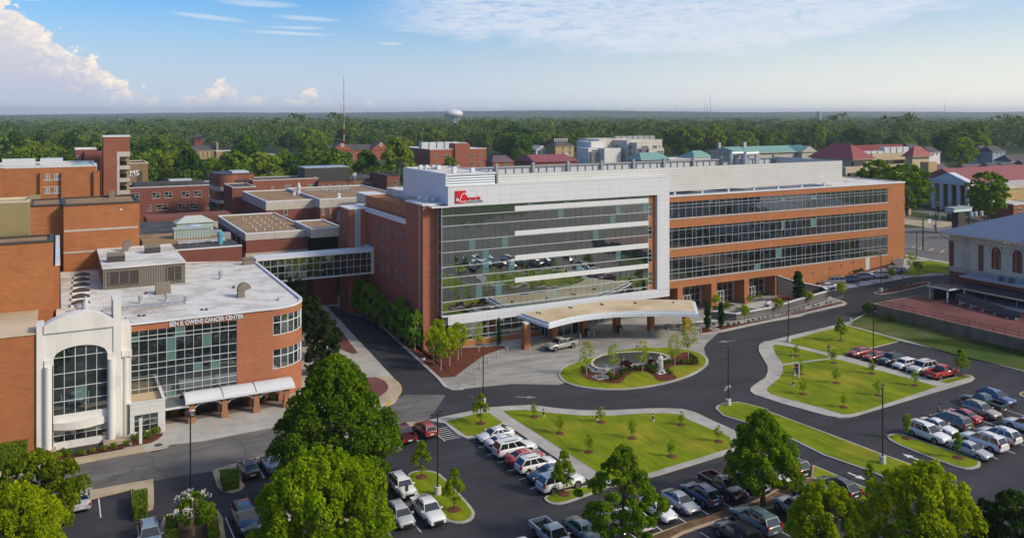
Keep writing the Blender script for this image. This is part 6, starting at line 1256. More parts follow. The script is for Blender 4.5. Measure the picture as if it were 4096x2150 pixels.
cv = (v0+v1)/2; za = zc+1.0; pw = MAT_P = M('portico_white', (.55, .57, .62), .7)
m = MB(); m.box(ux-.3, ux+4, v0-.5, v1+.5, zc, za); m.add([(ux-.5, v1+1, za), (ux-.5, v0-1, za), (ux-.5, cv, za+3.2), (ux+3, v1+1, za), (ux+3, v0-1, za), (ux+3, cv, za+3.2)], ((0, 1, 2), (1, 4, 5, 2), (0, 2, 5, 3))); m.build('pediment', pw, B)
for k in range(5): c = v0+.6+(v1-v0-1.2)*k/4; m = MB(); m.box(ux, ux+.9, c-.5, c+.5, zg, zc); m.build('column', pw, B)
for k in range(4): c = v0+.6+(v1-v0-1.2)*(k+.5)/4; m = MB(); m.box(ux+4.9, ux+5.05, c-.7, c+.7, zg, zc-3); m.build('tall_window', g_dark, B)
m = MB(); m.box(ux+5, ux+16, v0, v1, zg-1, zc+.5); m.build('wall', b_dim, B)
m = MB(); gable(m, ux+1, ux+30, v0, v1, za-.3, za+3.1, 'x', .6, 0, 0); m.build('gable_roof', r_red, B)
q = at('A3', 1600, 658, 300); m = MB(); m.box(q[0], q[0]+90, q[1]+4, q[1]+22, 3, q[2], 0); gable(m, q[0]-2, q[0]+90, q[1]+3, q[1]+23, q[2]+.1, q[2]+5.2, 'x', .8, 1, 0, 3); m.build('nave', [b_buff, r_red], B)
q = at('A3', 1840, 654, 288); m = MB(); m.box(q[0], q[0]+50, q[1], q[1]+10, 3, q[2]-1.5, 0); m.box(q[0]-.3, q[0]+50, q[1]-.3, q[1]+10, q[2]-1.5, q[2], 1); m.build('side_wing', [b_buff, m_band], B)
q = at('A3', 1190, 602, 330); m = MB(); m.box(q[0], q[0]+12, q[1], q[1]+12, 3, q[2]-1.5, 0); m.box(q[0]-.3, q[0]+12, q[1]-.3, q[1]+12, q[2]-1.5, q[2], 1); m.build('rear_wing', [b_buff, m_band], B)
m = MB(); q = at('A3', 1465, 560, 315); m.box(q[0]-1.0, q[0]+1.0, q[1], q[1]+2, q[2]-5, q[2]); m.build('chimney', w_buffwall, B)
far_b('white_shed', 'pale rendered shed at the right end of the brick hospital wing', 'shed', 'A3', 1000, 760, 285, 1105, 10, w_buffwall, flat=m_whiteroof)
far_b('brick_shop', 'small red brick shop with a flat roof above the blue station roof', 'shop', 'A3', 1897, 812, 275, 2100, 10, b_far, flat=m_whiteroof, rects=[(1925, 835, 1958, 862)])
B, p, u1, zt = far_b('tan_hall', 'tan brick church hall with a steep dark roof', 'church hall', 'A0', 1440, 388, 700, 1672, 20, b_buff, True, None, 'x', r_dark, 0, .6, rects=[(1500+k*33, 396, 1508+k*33, 440) for k in range(5)], na=1)
m = MB(); m.box(u1-.2, u1+1.2, p[1]-2, p[1]+22, 0, zt+6); m.build('gable_wall', b_buff, B)
far_b('flat_hall', 'low tan annex with a cream parapet beside the tan church hall', 'annex', 'A0', 1672, 398, 690, 1830, 14, b_buff, flat=m_creamroof)
far_b('maroon_barn', 'maroon roofed building at the far left edge', 'building', 'A0', -60, 400, 560, 90, 20, M('maroon_wall', (.22, .05, .05), .8), True, None, 'x', r_maroon, 4)
far_b('brown_annex', 'low brown brick building beside a parking lot beyond the round tower', 'building', 'A1', 85, 425, 600, 150, 14, b_dim, flat=m_whiteroof)
far_b('cream_house', 'cream house with a dark roof behind the roadside trees', 'house', 'A1', 1080, 305, 800, 1150, 12, w_white, True, None, 'x', r_dark, 2)
far_b('grey_house', 'grey house with twin dormers among the trees', 'house', 'A1', 1140, 345, 760, 1215, 10, M('grey_siding', (.3, .31, .32), .8), True, None, 'x', r_dark, 2)
far_b('red_terrace', 'distant red brick block among trees beyond the tan hall', 'building', 'A0', 1500, 290, 900, 1570, 14, b_far, True, None, 'x', r_dark, 3)
for i, (x, y, Y_, xr_, wm, rm, lab) in enumerate(((1100, 378, 560, 1180, w_white, r_dark, 'white gabled house behind the maroon courthouse roofs'), (1245, 405, 540, 1330, w_white, r_dark, 'long grey roofed house between the courthouse and the big tree'), (1320, 555, 420, 1430, b_far, r_purple, 'brick bungalow left of the bright round tree'),
  (1660, 395, 560, 1735, w_white, r_dark, 'white house with a blue grey gable right of the bright green tree'), (1735, 400, 540, 1830, M('blue_siding', (.25, .3, .36), .8), r_dark, 'blue sided house in the row beyond the church'), (1552, 560, 400, 1730, w_buffwall, r_purple, 'brown roofed bungalow above the red church roof'),
  (1740, 548, 400, 1850, w_white, r_dark, 'house with a pale gable just above the church roof'), (1850, 545, 405, 1975, w_white, r_dark, 'twin gabled white house near the right edge'), (1880, 475, 470, 2060, w_white, r_dark, 'white two storey house at the right edge'), (2000, 520, 430, 2120, b_far, r_dark, 'brick house cut by the right edge'))):
 far_b('house', lab, 'house', 'A3', x, y, Y_, xr_, 10, wm, True, None, 'x', rm, 2, .6, rects=[(x+(xr_-x)*.3, y+6, x+(xr_-x)*.4, y+18), (x+(xr_-x)*.65, y+6, x+(xr_-x)*.75, y+18)], na=1, group='houses in the streets beyond the church')
def tapered(name, t, x, ytop, Y, r0, label, cat, mats, rungs=0):
 p = at(t, x, ytop, Y); m = MB(); n = 14; g0 = G(p[0])
 for i in range(n):
  a, b = g0+(p[2]-g0)*i/n, g0+(p[2]-g0)*(i+1)/n; m.tube((p[0], p[1], a), (p[0], p[1], b), r0*(1-i/n*.5), 4, i % 2 if len(mats) > 1 else 0)
 return m, p
m, p = tapered('radio_mast', 'A1', 679, -190, 640, .42, '', '', [0, 1]); m.tube((p[0]-2.2, p[1], p[2]*.55), (p[0]-2.2, p[1], p[2]*.68), .2, 4, 1); m.tube((p[0]-2.2, p[1], p[2]*.6), (p[0], p[1], p[2]*.6), .12, 4, 1)
m.build('radio_mast', [M('mast_red', (.42, .06, .04), .6), M('mast_white', (.5, .5, .5), .6)], org=(p[0], p[1], 0), label='tall thin red and white radio mast rising above the skyline', category='mast')
for t_, x, y, Y_, lab in (('S', 1437, 440, 2200, 'short distant lattice mast right of the red and white one'), ('S', 2304, 440, 2300, 'small distant mast right of the water tower'), ('S', 2706, 424, 2400, 'distant thin mast over the white fascia'), ('S', 2820, 398, 2500, 'left mast of the group of three on the skyline'), ('S', 2829, 417, 2500, 'shortest mast of the group of three on the skyline'), ('S', 2842, 376, 2500, 'tallest mast of the group of three on the skyline'), ('S', 3779, 409, 2300, 'distant lattice mast at the right of the skyline')):
 p = at(t_, x, y, Y_); m = MB(); m.tube((p[0], p[1], 5), p, .8, 4, r2=.45); m.build('distant_mast', m_grey, org=(p[0], p[1], 5), label=lab, category='mast')
p = at('S', 1814, 475, 1500); T = thing('water_tower', (p[0], p[1], 0), 'pale domed water tower rising above the trees', 'water tower'); zc = at('S', 1814, 454, 1500)[2]; rr = 38/F*1500
m = MB(); m.lathe(p[0], p[1], [(rr*.72, zc-6.0), (rr*.9, zc-4.6), (rr, zc-1.5), (rr*.97, zc+1.6), (rr*.8, zc+4.4), (rr*.5, zc+6.4), (rr*.12, zc+7.3), (.3, zc+8.2)], 24); m.build('tank', M('tank_grey', (.60, .61, .62), .4, var=.05), T, smooth=True)
for k in range(10): a = k*math.pi/5; m = MB(); m.tube((p[0]+rr*.7*math.cos(a), p[1]+rr*.7*math.sin(a), 0), (p[0]+rr*.7*math.cos(a), p[1]+rr*.7*math.sin(a), zc-5.6), .55, 6); m.build('leg', m_ltgrey, T)
m = MB(); m.cyl(p[0], p[1], 0, zc-5.5, 4.5, n=14); m.build('riser', m_ltgrey, T)
p = at('S', 3276, 452, 2600); T = thing('water_tower', (p[0], p[1], 5), 'tiny flat topped grey water tank on the far wooded ridge', 'water tower'); m = MB(); m.lathe(p[0], p[1], [(7, 20), (7.8, p[2]), (7.6, p[2]+4), (1, p[2]+5.5)], 16); m.build('tank', m_grey, T)
# ================================================================ VEGETATION
lf_oak = leaf('leaf_oak', (.034, .088, .007), (.095, .18, .009), (.20, .29, .012), .45)
lf_bright = leaf('leaf_bright', (.08, .15, .005), (.19, .30, .007), (.35, .45, .010), .5)
lf_lime = leaf('leaf_lime', (.14, .20, .005), (.28, .36, .007), (.46, .50, .012), .5)
lf_mid = leaf('leaf_mid', (.055, .12, .007), (.125, .225, .009), (.25, .35, .012), .45)
lf_dark = leaf('leaf_dark', (.006, .014, .006), (.016, .035, .010), (.045, .065, .016), .1)
lf_hedge = leaf('leaf_hedge', (.05, .09, .008), (.11, .17, .010), (.21, .26, .018), .25, patch=1.2)
lf_birch = leaf('leaf_birch', (.05, .13, .012), (.11, .24, .018), (.20, .34, .03), .35)
lf_far = leaf('leaf_far', (.030, .080, .012), (.085, .165, .016), (.20, .27, .022), .35, 1.0, .05)
lf_forest = leaf('leaf_forest', (.014, .044, .016), (.048, .100, .022), (.14, .195, .030), .2, 0, .055, 2.2)
lf_flower = leaf('petals_white', (.55, .5, .5), (.7, .66, .66), (.8, .78, .78), .2)
lf_maple = leaf('leaf_red', (.05, .012, .012), (.09, .02, .018), (.16, .04, .02), .2)
m_bark = M('bark', (.07, .055, .04), .95, var=.25, stretch=(3, 3, .5)); m_birch = M('birch_bark', (.42, .38, .33), .9, var=.2)
def cards(cent, nrm, size, jit=.6, asp=1.0, up=0.0):
 """numpy leaf cards: one bent quad each at cent facing roughly nrm"""
 n = len(cent); nn = nrm+np.random.normal(0, jit, (n, 3)); nn /= np.linalg.norm(nn, axis=1)[:, None]+1e-9
 a = np.cross(nn, np.random.normal(0, 1, (n, 3))+np.array([0, 0, up])); a /= np.linalg.norm(a, axis=1)[:, None]+1e-9; b = np.cross(nn, a)
 s = size*np.random.uniform(.6, 1.3, (n, 1)); a = a*s*.5; b = b*s*.5*asp
 v = np.stack([cent-a-b*.6, cent+a*.8-b, cent+a+b*.7, cent-a*.7+b], 1).reshape(-1, 3); return v
def lobes_crown(h, r, z0, nl, prof, lr=.3, seed=0, vert=1.0):
 """centres and radii of branch clumps filling a crown; prof(t) = relative radius at height t in 0..1"""
 rs = np.random.RandomState(seed); out = []
 for i in range(nl):
  t = rs.uniform(0, 1)**.9; a = rs.uniform(0, 2*math.pi); q = prof(t)*r; rad = q*math.sqrt(rs.uniform(.25, 1))*rs.uniform(.9, 1.02)
  out.append((rad*math.cos(a), rad*math.sin(a), z0+t*(h-z0), max(.25, lr*r*rs.uniform(.6, 1.25)*(0.55+.45*prof(t)))))
 return out
def crown_mesh(name, lob, n, size, mat, vert=1.0, seed=0, jit=.55, up=0.0, extra=None):
 np.random.seed(seed+11); L = np.array(lob); wgt = L[:, 3]**2; idx = np.random.choice(len(L), n, p=wgt/wgt.sum())
 d = np.random.normal(0, 1, (n, 3)); d /= np.linalg.norm(d, axis=1)[:, None]; d[:, 2] = np.where(d[:, 2] < -.35, -d[:, 2], d[:, 2])
 rr = L[idx, 3][:, None]*np.random.uniform(.62, 1.08, (n, 1))**.7; c = L[idx, :3]+d*rr*np.array([1, 1, vert]); v = cards(c, d, size, jit, up=up)
 me = bpy.data.meshes.new(name); k = len(v)//4
 me.vertices.add(len(v)); me.vertices.foreach_set('co', v.astype(np.float32).ravel()); me.loops.add(k*4); me.loops.foreach_set('vertex_index', np.arange(k*4, dtype=np.int32))
 me.polygons.add(k); me.polygons.foreach_set('loop_start', np.arange(0, k*4, 4, dtype=np.int32)); me.update(); me.validate(); me.materials.append(mat); return me
def trunk_mb(h, r, lob, nb=6, seed=0, fork=.45):
 rs = random.Random(seed); m = MB(); m.tube((0, 0, -.1), (0, 0, h*fork), r, 7, r2=r*.75); m.tube((0, 0, h*fork), (rs.uniform(-.2, .2), rs.uniform(-.2, .2), h*.86), r*.75, 6, r2=r*.2)
 for l in rs.sample(list(lob), min(nb, len(lob))): m.tube((0, 0, h*fork*rs.uniform(.75, 1.3)), (l[0], l[1], l[2]), r*.38, 5, r2=r*.1)
 return m
def mkobj(name, me, parent):
 o = bpy.data.objects.new(name, me); C.objects.link(o); o.parent = parent; return o
TREES = {}
def proto(key, name, h, r, z0, nl, prof, n, size, mat, lr=.3, seed=1, vert=1.0, tr=.25, bark=None, nb=6, jit=.55, up=0.0, fork=.45):
 lob = lobes_crown(h-lr*r*.6, r-lr*r*.55, z0+lr*r*.5, nl, prof, lr, seed); cm = crown_mesh(key+'_crown', lob, n, size, mat, vert, seed, jit, up)
 t = MB(); t = trunk_mb(h, tr, lob, nb, seed, fork); to = t.build('trunk', bark or m_bark, org=(0, 0, 0)); tm = to.data; bpy.data.objects.remove(to); TREES[key] = (name, cm, tm, h)
def tree(key, x, y, label, cat='tree', s=1.0, rz=None, group=None, name=None, z=None, kids=True):
 nm, cm, tm, h = TREES[key]; o = thing(name or nm, (x, y, G(x) if z is None else z), label, cat, group); o.rotation_euler = (0, 0, random.uniform(0, 6.28) if rz is None else rz); o.scale = (s, s, s) if not isinstance(s, tuple) else s
 mkobj('crown', cm, o); mkobj('trunk', tm, o); return o
ball = lambda t: math.sqrt(max(.02, 1-(2*t-1)**2))
egg = lambda t: math.sqrt(max(.03, 1-(2*t**.8-1)**2))*(1.05-.25*t)
cone = lambda t: max(.12, 1.02-t*.9)
oakp = lambda t: math.sqrt(max(.03, 1-(1.9*t-.75)**2*.9)) if t < .95 else .25
vase = lambda t: .45+.75*math.sin(math.pi*min(1, t*1.15)**1.0) if t < .87 else .5
coneoak = lambda t: min(1, 1.2*(1-t)**.62)*(.8+min(t, .15)*1.3)
proto('oak', 'large_oak', 14.9, 7.4, 1.2, 440, coneoak, 62000, .23, lf_oak, .125, 3, 1.2, .35, jit=.8)
proto('zel', 'green_tree', 11.0, 6.6, 1.6, 300, egg, 46000, .20, lf_bright, .115, 5, 1.9, .3, up=1.5, jit=.8)
proto('zel2', 'lime_tree', 10.0, 4.8, 1.6, 190, egg, 27000, .19, lf_lime, .13, 8, 1.9, .22, up=1.5, jit=.8)
proto('dim', 'round_tree', 9.8, 4.5, 1.9, 240, coneoak, 28000, .19, lf_mid, .14, 9, 1.2, .3, jit=.8)
proto('loose', 'open_tree', 9.6, 4.9, .9, 130, lambda t: (.5+1.1*t) if t < .45 else max(.15, 1.45-1.35*t), 15000, .2, lf_mid, .12, 12, .9, .16, nb=14, jit=.9)
proto('leftt', 'olive_tree', 9.3, 4.7, 1.6, 200, ball, 27000, .2, leaf('leaf_olive', (.06, .11, .007), (.15, .21, .009), (.28, .32, .014), .45), .14, 21, 1.2, .3, jit=.8)
proto('darkt', 'dark_tree', 8.8, 4.2, 1.2, 150, egg, 18000, .2, leaf('leaf_deep', (.010, .03, .006), (.028, .065, .010), (.07, .12, .014), .25), .14, 23, 1.3, .3, jit=.8)
def put(key, t, x, y, label, **k): p = W(t, x, y); return tree(key, p[0], p[1], label, **k)
put('oak', 'S', 1344, 1985, 'huge dark green oak covering the kerb left of the small parking island', rz=.4)
put('zel', 'S', 1290, 2330, 'big bright green tree at the bottom edge in front of the huge oak', rz=1.0)
put('loose', 'S', 2492, 2205, 'open branched green tree above the white cars at the bottom', rz=2.0)
put('dim', 'P1', 1130, 655, 'round leafy tree on a bare trunk in the planted median', rz=.5)
put('zel2', 'S', 3310, 2320, 'lime green tree hiding the tail of the silver pickup', s=.82, rz=3)
put('zel2', 'S', 3690, 2360, 'wide yellow green tree at the bottom right in front of the grass strip', s=(1.15, 1.15, 1.05), rz=.7)
put('darkt', 'S', 4050, 2400, 'dark green tree in the bottom right corner', rz=0)
put('leftt', 'S', 130, 2230, 'olive green tree over the kerb at the left edge', rz=1.2)
put('zel2', 'S', 60, 2420, 'bright yellow green tree in the bottom left corner', s=.95, rz=2.2)
proto('myrtle', 'crepe_myrtle', 5.2, 2.2, 1.3, 50, vase, 5200, .2, lf_mid, .28, 31, 1.2, .08, m_birch, 9)
o = put('myrtle', 'C0', 1745, 1345, 'crepe myrtle with white flowers between two clipped hedges', rz=.3, s=.8)
lob = lobes_crown(5.4, 2.3, 2.6, 26, vase, .18, 40); mkobj('blossoms', crown_mesh('blossoms', lob, 520, .15, lf_flower, 1, 40), o)
proto('mag', 'magnolia', 7.8, 2.5, .4, 90, egg, 9500, .26, lf_dark, .22, 51, 1.2, .14)
for x, y, uu, w_, lab in ((1142, 1042, -20.5, 1.0, 'dark magnolia nearest the footbridge'), (1165, 1085, -18.5, .9, 'dark magnolia tucked against the nearest one to the footbridge'), (1192, 1113, -20, 1.05, 'second dark magnolia from the footbridge'), (1255, 1180, -19.5, 1.2, 'third dark magnolia from the footbridge behind a lamp'), (1316, 1274, -19.5, 1.15, 'lowest dark magnolia beside the huge oak'), (1262, 1370, -23.5, .8, 'small dark magnolia next to the clinic corner')):
 vv, zt_ = onU('S', x, y, uu); s_ = zt_/7.8; tree('mag', uu, vv, lab, s=(w_, w_, s_), group='magnolias between the clinic and the side street')
p = at('A1', 115, 1190, 165); tree('mag', p[0], p[1], 'dark magnolia top showing above the left end of the footbridge', s=1.5, z=0, group='magnolias between the clinic and the side street')
proto('birch', 'birch_tree', 6.4, 1.9, .7, 60, egg, 6200, .2, lf_birch, .24, 61, 1.3, .07, m_birch, 8)
proto('birchy', 'yellow_birch', 6.2, 1.7, 1.6, 30, ball, 1900, .2, lf_lime, .36, 62, 1.2, .06, m_birch, 10)
bs = [('B1', 905, 400), ('B1', 960, 410), ('B1', 1060, 470), ('B1', 1150, 560), ('B1', 1270, 680), ('B1', 1375, 800), ('B1', 932, 425), ('B1', 981, 468), ('B1', 1045, 500), ('B1', 1080, 555), ('B1', 1137, 610), ('B1', 1200, 640), ('B1', 1240, 690), ('B1', 1290, 740), ('B1', 1336, 790), ('B1', 1400, 845), ('B1', 1463, 905), ('B1', 1000, 380), ('B1', 1110, 430), ('B1', 1180, 500)]
for i, (t, x, y) in enumerate(bs): p = W(t, x, y); tree('birch', min(p[0], -5.4), p[1], 'slim birch in the row along the dark brick side wall', s=random.uniform(.95, 1.2), group='birches along the brick side wall')
for i, (x, y, lab) in enumerate(((1600, 1028, 'yellow green birch nearest the lamp post'), (1668, 1090, 'yellow green birch standing furthest forward in the red mulch'), (1747, 1048, 'yellow green birch second from the right of the clump'), (1821, 995, 'small yellow green birch in front of the ground floor glass'), (1640, 960, 'yellow green birch at the back of the clump by the tower corner'))):
 put('birchy', 'B1', x, y, lab, group='birches in the red mulch bed')
proto('sparse', 'thin_tree', 4.8, 1.3, 1.2, 30, ball, 1000, .11, lf_lime, .36, 65, 1.3, .05, m_birch, 12)
put('sparse', 'B1', 2010, 918, 'thin birch in front of the entrance glass', s=1.05); put('sparse', 'B1', 1850, 950, 'thin birch beside the yellow green clump', s=.8)
for x, y, s_, lab in ((672, 1135, 1.15, 'sparse young tree at the left end of the roundabout island'), (920, 1135, 1.05, 'sparse young tree in front of the fountain basin'), (1175, 1110, 1.1, 'sparse young tree on the roundabout lawn below the basin'), (1467, 1070, 1.15, 'sparse young tree left of the tallest one on the island'), (1588, 1000, 1.45, 'tallest sparse tree at the right of the roundabout island')):
 put('sparse', 'B2', x, y, lab, s=s_, group='young trees on the roundabout island')
proto('cyp', 'cypress', 4.6, .5, .1, 26, lambda t: (.75+.5*t) if t < .5 else max(.15, 1.9-1.8*t), 1500, .16, lf_dark if 0 else leaf('leaf_cypress', (.008, .03, .008), (.02, .06, .012), (.05, .10, .014), .1), .6, 71, 2.2, .05)
for t, x, y, s_, lab in (('B1', 2188, 865, 1.0, 'dark narrow cypress left of the canopy by the glass'), ('R', 405, 775, 1.15, 'left tall cypress in the mulch bed right of the canopy'), ('R', 430, 778, 1.1, 'cypress close behind the left tall one'), ('R', 583, 745, 1.0, 'right cypress in the mulch bed'), ('R', 604, 745, 1.0, 'cypress leaning on the right one')): put('cyp', t, x, y, lab, s=s_, group='cypresses by the entrance')
put('cyp', 'R', 1585, 385, 'stout conical evergreen against the grey block wall', s=(2.6, 2.6, 1.25), name='conical_evergreen')
proto('sap', 'sapling', 1.85, .60, .35, 16, ball, 420, .10, lf_bright, .42, 81, 1.2, .03, m_bark, 6)
proto('sapb', 'young_oak', 4.0, 1.2, .9, 44, coneoak, 2300, .13, lf_bright, .34, 82, 1.0, .05, m_bark, 8)
proto('saptall', 'young_tree', 3.8, .72, .9, 30, ball, 1500, .12, lf_bright, .42, 83, 1.5, .05, m_bark, 6)
ring = MB(); ring.lathe(0, 0, [(.60, 0), (.5, .07), (.2, .12), (.06, .13)], 16); ro = ring.build('mulch_ring', ground_mat('mulch_brown', ((.10, .045, .025), (.15, .07, .04)), 1.2, 1, 14, (.3, .7), .5), org=(0, 0, 0)); ring_me = ro.data; bpy.data.objects.remove(ro)
def sapling(key, t, x, y, label, s=1.0, rs=1.0, group=None, **k):
 p = W(t, x, y); o = tree(key, p[0], p[1], label, s=s, group=group, z=G(p[0])+.16, **k); r_ = mkobj('mulch_ring', ring_me, o); r_.scale = (rs/s, rs/s, 1/s); return o
for x, y, lab in ((200, 272, 'sapling at the upper left corner of the central lawn'), (432, 420, 'sapling near the path on the left of the central lawn'), (806, 320, 'sapling in front of the middle bollard light'), (694, 588, 'thin sapling at the lower left of the central lawn'), (1083, 463, 'sapling in the middle of the central lawn'), (1523, 343, 'sapling at the upper right of the central lawn'), (1862, 493, 'sapling at the right corner of the central lawn'), (1437, 628, 'sapling at the lower middle of the central lawn')):
 sapling('sap', 'C2', x, y, lab, s=random.uniform(.8, 1.15), group='saplings on the central lawn')
for t, x, y, lab in (('T4', 440, 297, 'sapling on the small triangular lawn beside a bollard light'), ('T4', 787, 362, 'sapling at the top of the east lawn where the paths meet'), ('T4', 475, 467, 'sapling behind the red lawn sign'), ('T4', 815, 552, 'sapling in the middle of the east lawn'), ('T4', 1147, 462, 'sapling near the path on the east lawn below the black car'), ('T4', 1552, 575, 'sapling at the right end of the east lawn'), ('T4', 498, 656, 'sapling at the lower left of the east lawn'), ('T4', 880, 780, 'sapling at the bottom corner of the east lawn'), ('T4', 1207, 668, 'sapling behind the double lamp head on the east lawn')):
 sapling('sap', t, x, y, lab, s=random.uniform(.95, 1.2), group='saplings on the east lawn')
sapling('sapb', 'C1', 2025, 330, 'young oak on the grass corner left of the central lawn', s=1.0, rs=1.1)
sapling('sapb', 'C1', 1492, 815, 'young tree at the upper end of the left parking island', s=1.02, rs=1.1)
sapling('sapb', 'C1', 1786, 1108, 'young tree at the lower end of the left parking island', s=1.05, rs=1.2)
sapling('sapb', 'C2', 467, 965, 'young tree on the small island below the row of white cars', s=1.15, rs=1.2)
sapling('sapb', 'B3', 655, 824, 'young tree on the lawn beside the east road', s=1.05, rs=1.1)
sapling('sapb', 'T4', 1985, 482, 'yellow green young tree beside the red pickup', s=1.05, rs=1.2)
sapling('saptall', 'P2', 280, 915, 'young tree on the right island beside the first white car', s=.78, rs=1.0)
sapling('saptall', 'P2', 1155, 1245, 'young tree on the right island in front of the silver sedan', s=.76, rs=1.1)
sapling('saptall', 'P1', 2500, 520, 'young tree on the grass strip near the turn arrow', s=.85, rs=1.2)
proto('orn', 'small_ornamental', 2.9, .95, 1.1, 30, ball, 1200, .12, lf_lime, .42, 90, 1.0, .04, m_bark, 6)
for t, x, y, s_, lab, key in (('R', 523, 510, 1.1, 'small tree at the left of the plaza planters', 'orn'), ('R', 668, 490, .9, 'small tree in the tree pit near the middle door', 'sap'), ('R', 955, 440, 1.05, 'small tree beside the right brick column', 'sap'), ('R', 1093, 398, 1.05, 'small tree in the tree pit near the right door', 'sap'), ('R', 892, 693, 1.3, 'ornamental tree at the left of the mulch strip', 'orn'), ('R', 1332, 580, 1.25, 'ornamental tree in the middle of the mulch strip', 'orn'), ('R', 1722, 470, 1.15, 'ornamental tree at the right of the mulch strip', 'orn'),
  ('R', 2140, 380, 1.25, 'yellow green tree at the corner of the side parking', 'orn'), ('B3', 1118, 290, 1.1, 'yellow green tree in front of the white car', 'orn'), ('R8', 815, 1190, 1.2, 'orange green tree on the bank by the steps', 'orn'), ('R8', 680, 1130, 1.0, 'thin tree beside the garden steps', 'sparse')):
 put(key, t, x, y, lab, s=s_, group='ornamental trees by the plaza')
def boxhedge(name, poly, h, label, mat=lf_hedge, dens_=95, size=.13, z=.12):
 xs = [p[0] for p in poly]; ys = [p[1] for p in poly]; mb = MB(); mb.prism(inset(poly, .12), z, z+h-.12); cx_, cy_ = sum(xs)/len(xs), sum(ys)/len(ys)
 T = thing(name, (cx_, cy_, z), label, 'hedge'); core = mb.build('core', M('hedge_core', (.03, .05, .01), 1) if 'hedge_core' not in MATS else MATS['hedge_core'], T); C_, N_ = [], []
 n = len(poly); a = sum(poly[i][0]*poly[(i+1) % n][1]-poly[(i+1) % n][0]*poly[i][1] for i in range(n)); sg = 1 if a > 0 else -1
 for i in range(n):
  p, q = poly[i], poly[(i+1) % n]; L = math.hypot(q[0]-p[0], q[1]-p[1])
  if L < .01: continue
  nn = ((q[1]-p[1])/L*sg, -(q[0]-p[0])/L*sg, 0)
  for _ in range(int(L*h*dens_)): t_ = random.random(); C_.append((p[0]+(q[0]-p[0])*t_-nn[0]*.06, p[1]+(q[1]-p[1])*t_-nn[1]*.06, z+random.random()*h)); N_.append(nn)
 A_ = abs(a)/2; k = 0; x0, x1, y0, y1 = min(xs), max(xs), min(ys), max(ys)
 from mathutils.geometry import intersect_point_tri_2d
 def inside(x, y):
  c = False
  for i in range(n):
   (ax, ay), (bx, by) = poly[i], poly[(i+1) % n]
   if (ay > y) != (by > y) and x < (bx-ax)*(y-ay)/(by-ay)+ax: c = not c
  return c
 while k < int(A_*dens_):
  x, y = random.uniform(x0, x1), random.uniform(y0, y1)
  if inside(x, y): C_.append((x, y, z+h-.05)); N_.append((0, 0, 1)); k += 1
 c = np.array(C_)-np.array([cx_, cy_, z]); v = cards(c, np.array(N_, float), size, .45); me = bpy.data.meshes.new('leaves'); k = len(v)//4
 me.from_pydata(v.tolist(), [], [(4*i, 4*i+1, 4*i+2, 4*i+3) for i in range(k)]); me.materials.append(mat); mkobj('foliage', me, T); return T
def shp(t, pts, z=0): return [W(t, x, y, z) for x, y in pts]
boxhedge('clipped_hedge', shp('L10', [(1700, 700), (1900, 680), (1905, 885), (1885, 935), (1720, 950), (1700, 880)], 1.25), 1.2, 'box hedge on the tan island at the end of the empty stalls')
boxhedge('clipped_hedge', shp('C0', [(1980, 760), (2150, 740), (2160, 850), (2010, 880)], .8), 1.0, 'box hedge on the island beside the black sedan')
boxhedge('clipped_hedge', shp('C0', [(1490, 1150), (1600, 1145), (1620, 1400), (1490, 1400)], 1.0), 1.0, 'long box hedge left of the crepe myrtle')
boxhedge('clipped_hedge', shp('C0', [(1860, 1120), (1955, 1095), (1995, 1400), (1880, 1400)], 1.0), 1.0, 'long box hedge right of the crepe myrtle')
boxhedge('tall_hedge', [CU(-9, -1.9), CU(-.9, -1.7), CU(-.9, -.2), CU(-9, -.4)], 2.0, 'tall clipped hedge in front of the left brick wall', lf_mid)
boxhedge('low_hedge', [CU(-12, -3.4), CU(-3.2, -3.2), CU(-3.2, -2.2), CU(-12, -2.4)], 1.1, 'lower hedge in front of the tall clipped one', lf_mid)
lobs = lobes_crown(.62, .42, .12, 8, ball, .5, 5); bush_me = crown_mesh('bush', lobs, 420, .11, lf_hedge, 1, 7); lobs = lobes_crown(.62, .42, .12, 8, ball, .5, 6); bushd_me = crown_mesh('bush_dark', lobs, 420, .11, leaf('leaf_bush', (.02, .05, .008), (.05, .10, .012), (.10, .15, .018), .15), 1, 9)
bushr_me = crown_mesh('bush_red', lobes_crown(1.2, .9, .3, 12, ball, .45, 6), 700, .14, lf_maple, 1, 9)
stem_mb = MB(); stem_mb.tube((0, 0, -.05), (0, 0, .35), .035, 5); so_ = stem_mb.build('stem', m_bark, org=(0, 0, 0)); stem_me = so_.data; bpy.data.objects.remove(so_)
def bush(t, x, y, label, s=1.0, me=None, group=None, z=None, name='shrub'):
 p = W(t, x, y); o = thing(name, (p[0], p[1], (G(p[0])+.12) if z is None else z), label, 'shrub', group); o.scale = (s, s, s); o.rotation_euler = (0, 0, random.uniform(0, 6)); mkobj('foliage', me or bush_me, o); mkobj('stem', stem_me, o); return o
for x, y, s_, lab in ((825, 255, 1.0, 'round shrub left of the arched portico bed'), (888, 280, 1.0, 'low orange green shrub'), (718, 300, .9, 'shrub by the left plinth'), (575, 335, 1.1, 'leftmost shrub of the portico bed'), (1050, 262, .95, 'shrub below the second window pane of the portico'), (1185, 230, .8, 'yellowish shrub below the middle window panes'), (1338, 200, .85, 'small shrub left of the right plinth'), (1468, 170, .85, 'small shrub in front of the right plinth'), (1622, 142, .85, 'small shrub right of the right plinth')):
 bush('L10', x, y, lab, s_, group='shrubs in front of the portico')
for x, y, s_, lab in ((1218, 478, 1.15, 'round shrub left of the white pylon sign'), (1328, 462, 1.2, 'round shrub right of the white pylon sign'), (1400, 428, 1.25, 'largest round shrub near the block corner'), (1280, 430, 1.0, 'round shrub against the block window')): bush('C0', x, y, lab, s_, group='shrubs by the white block')
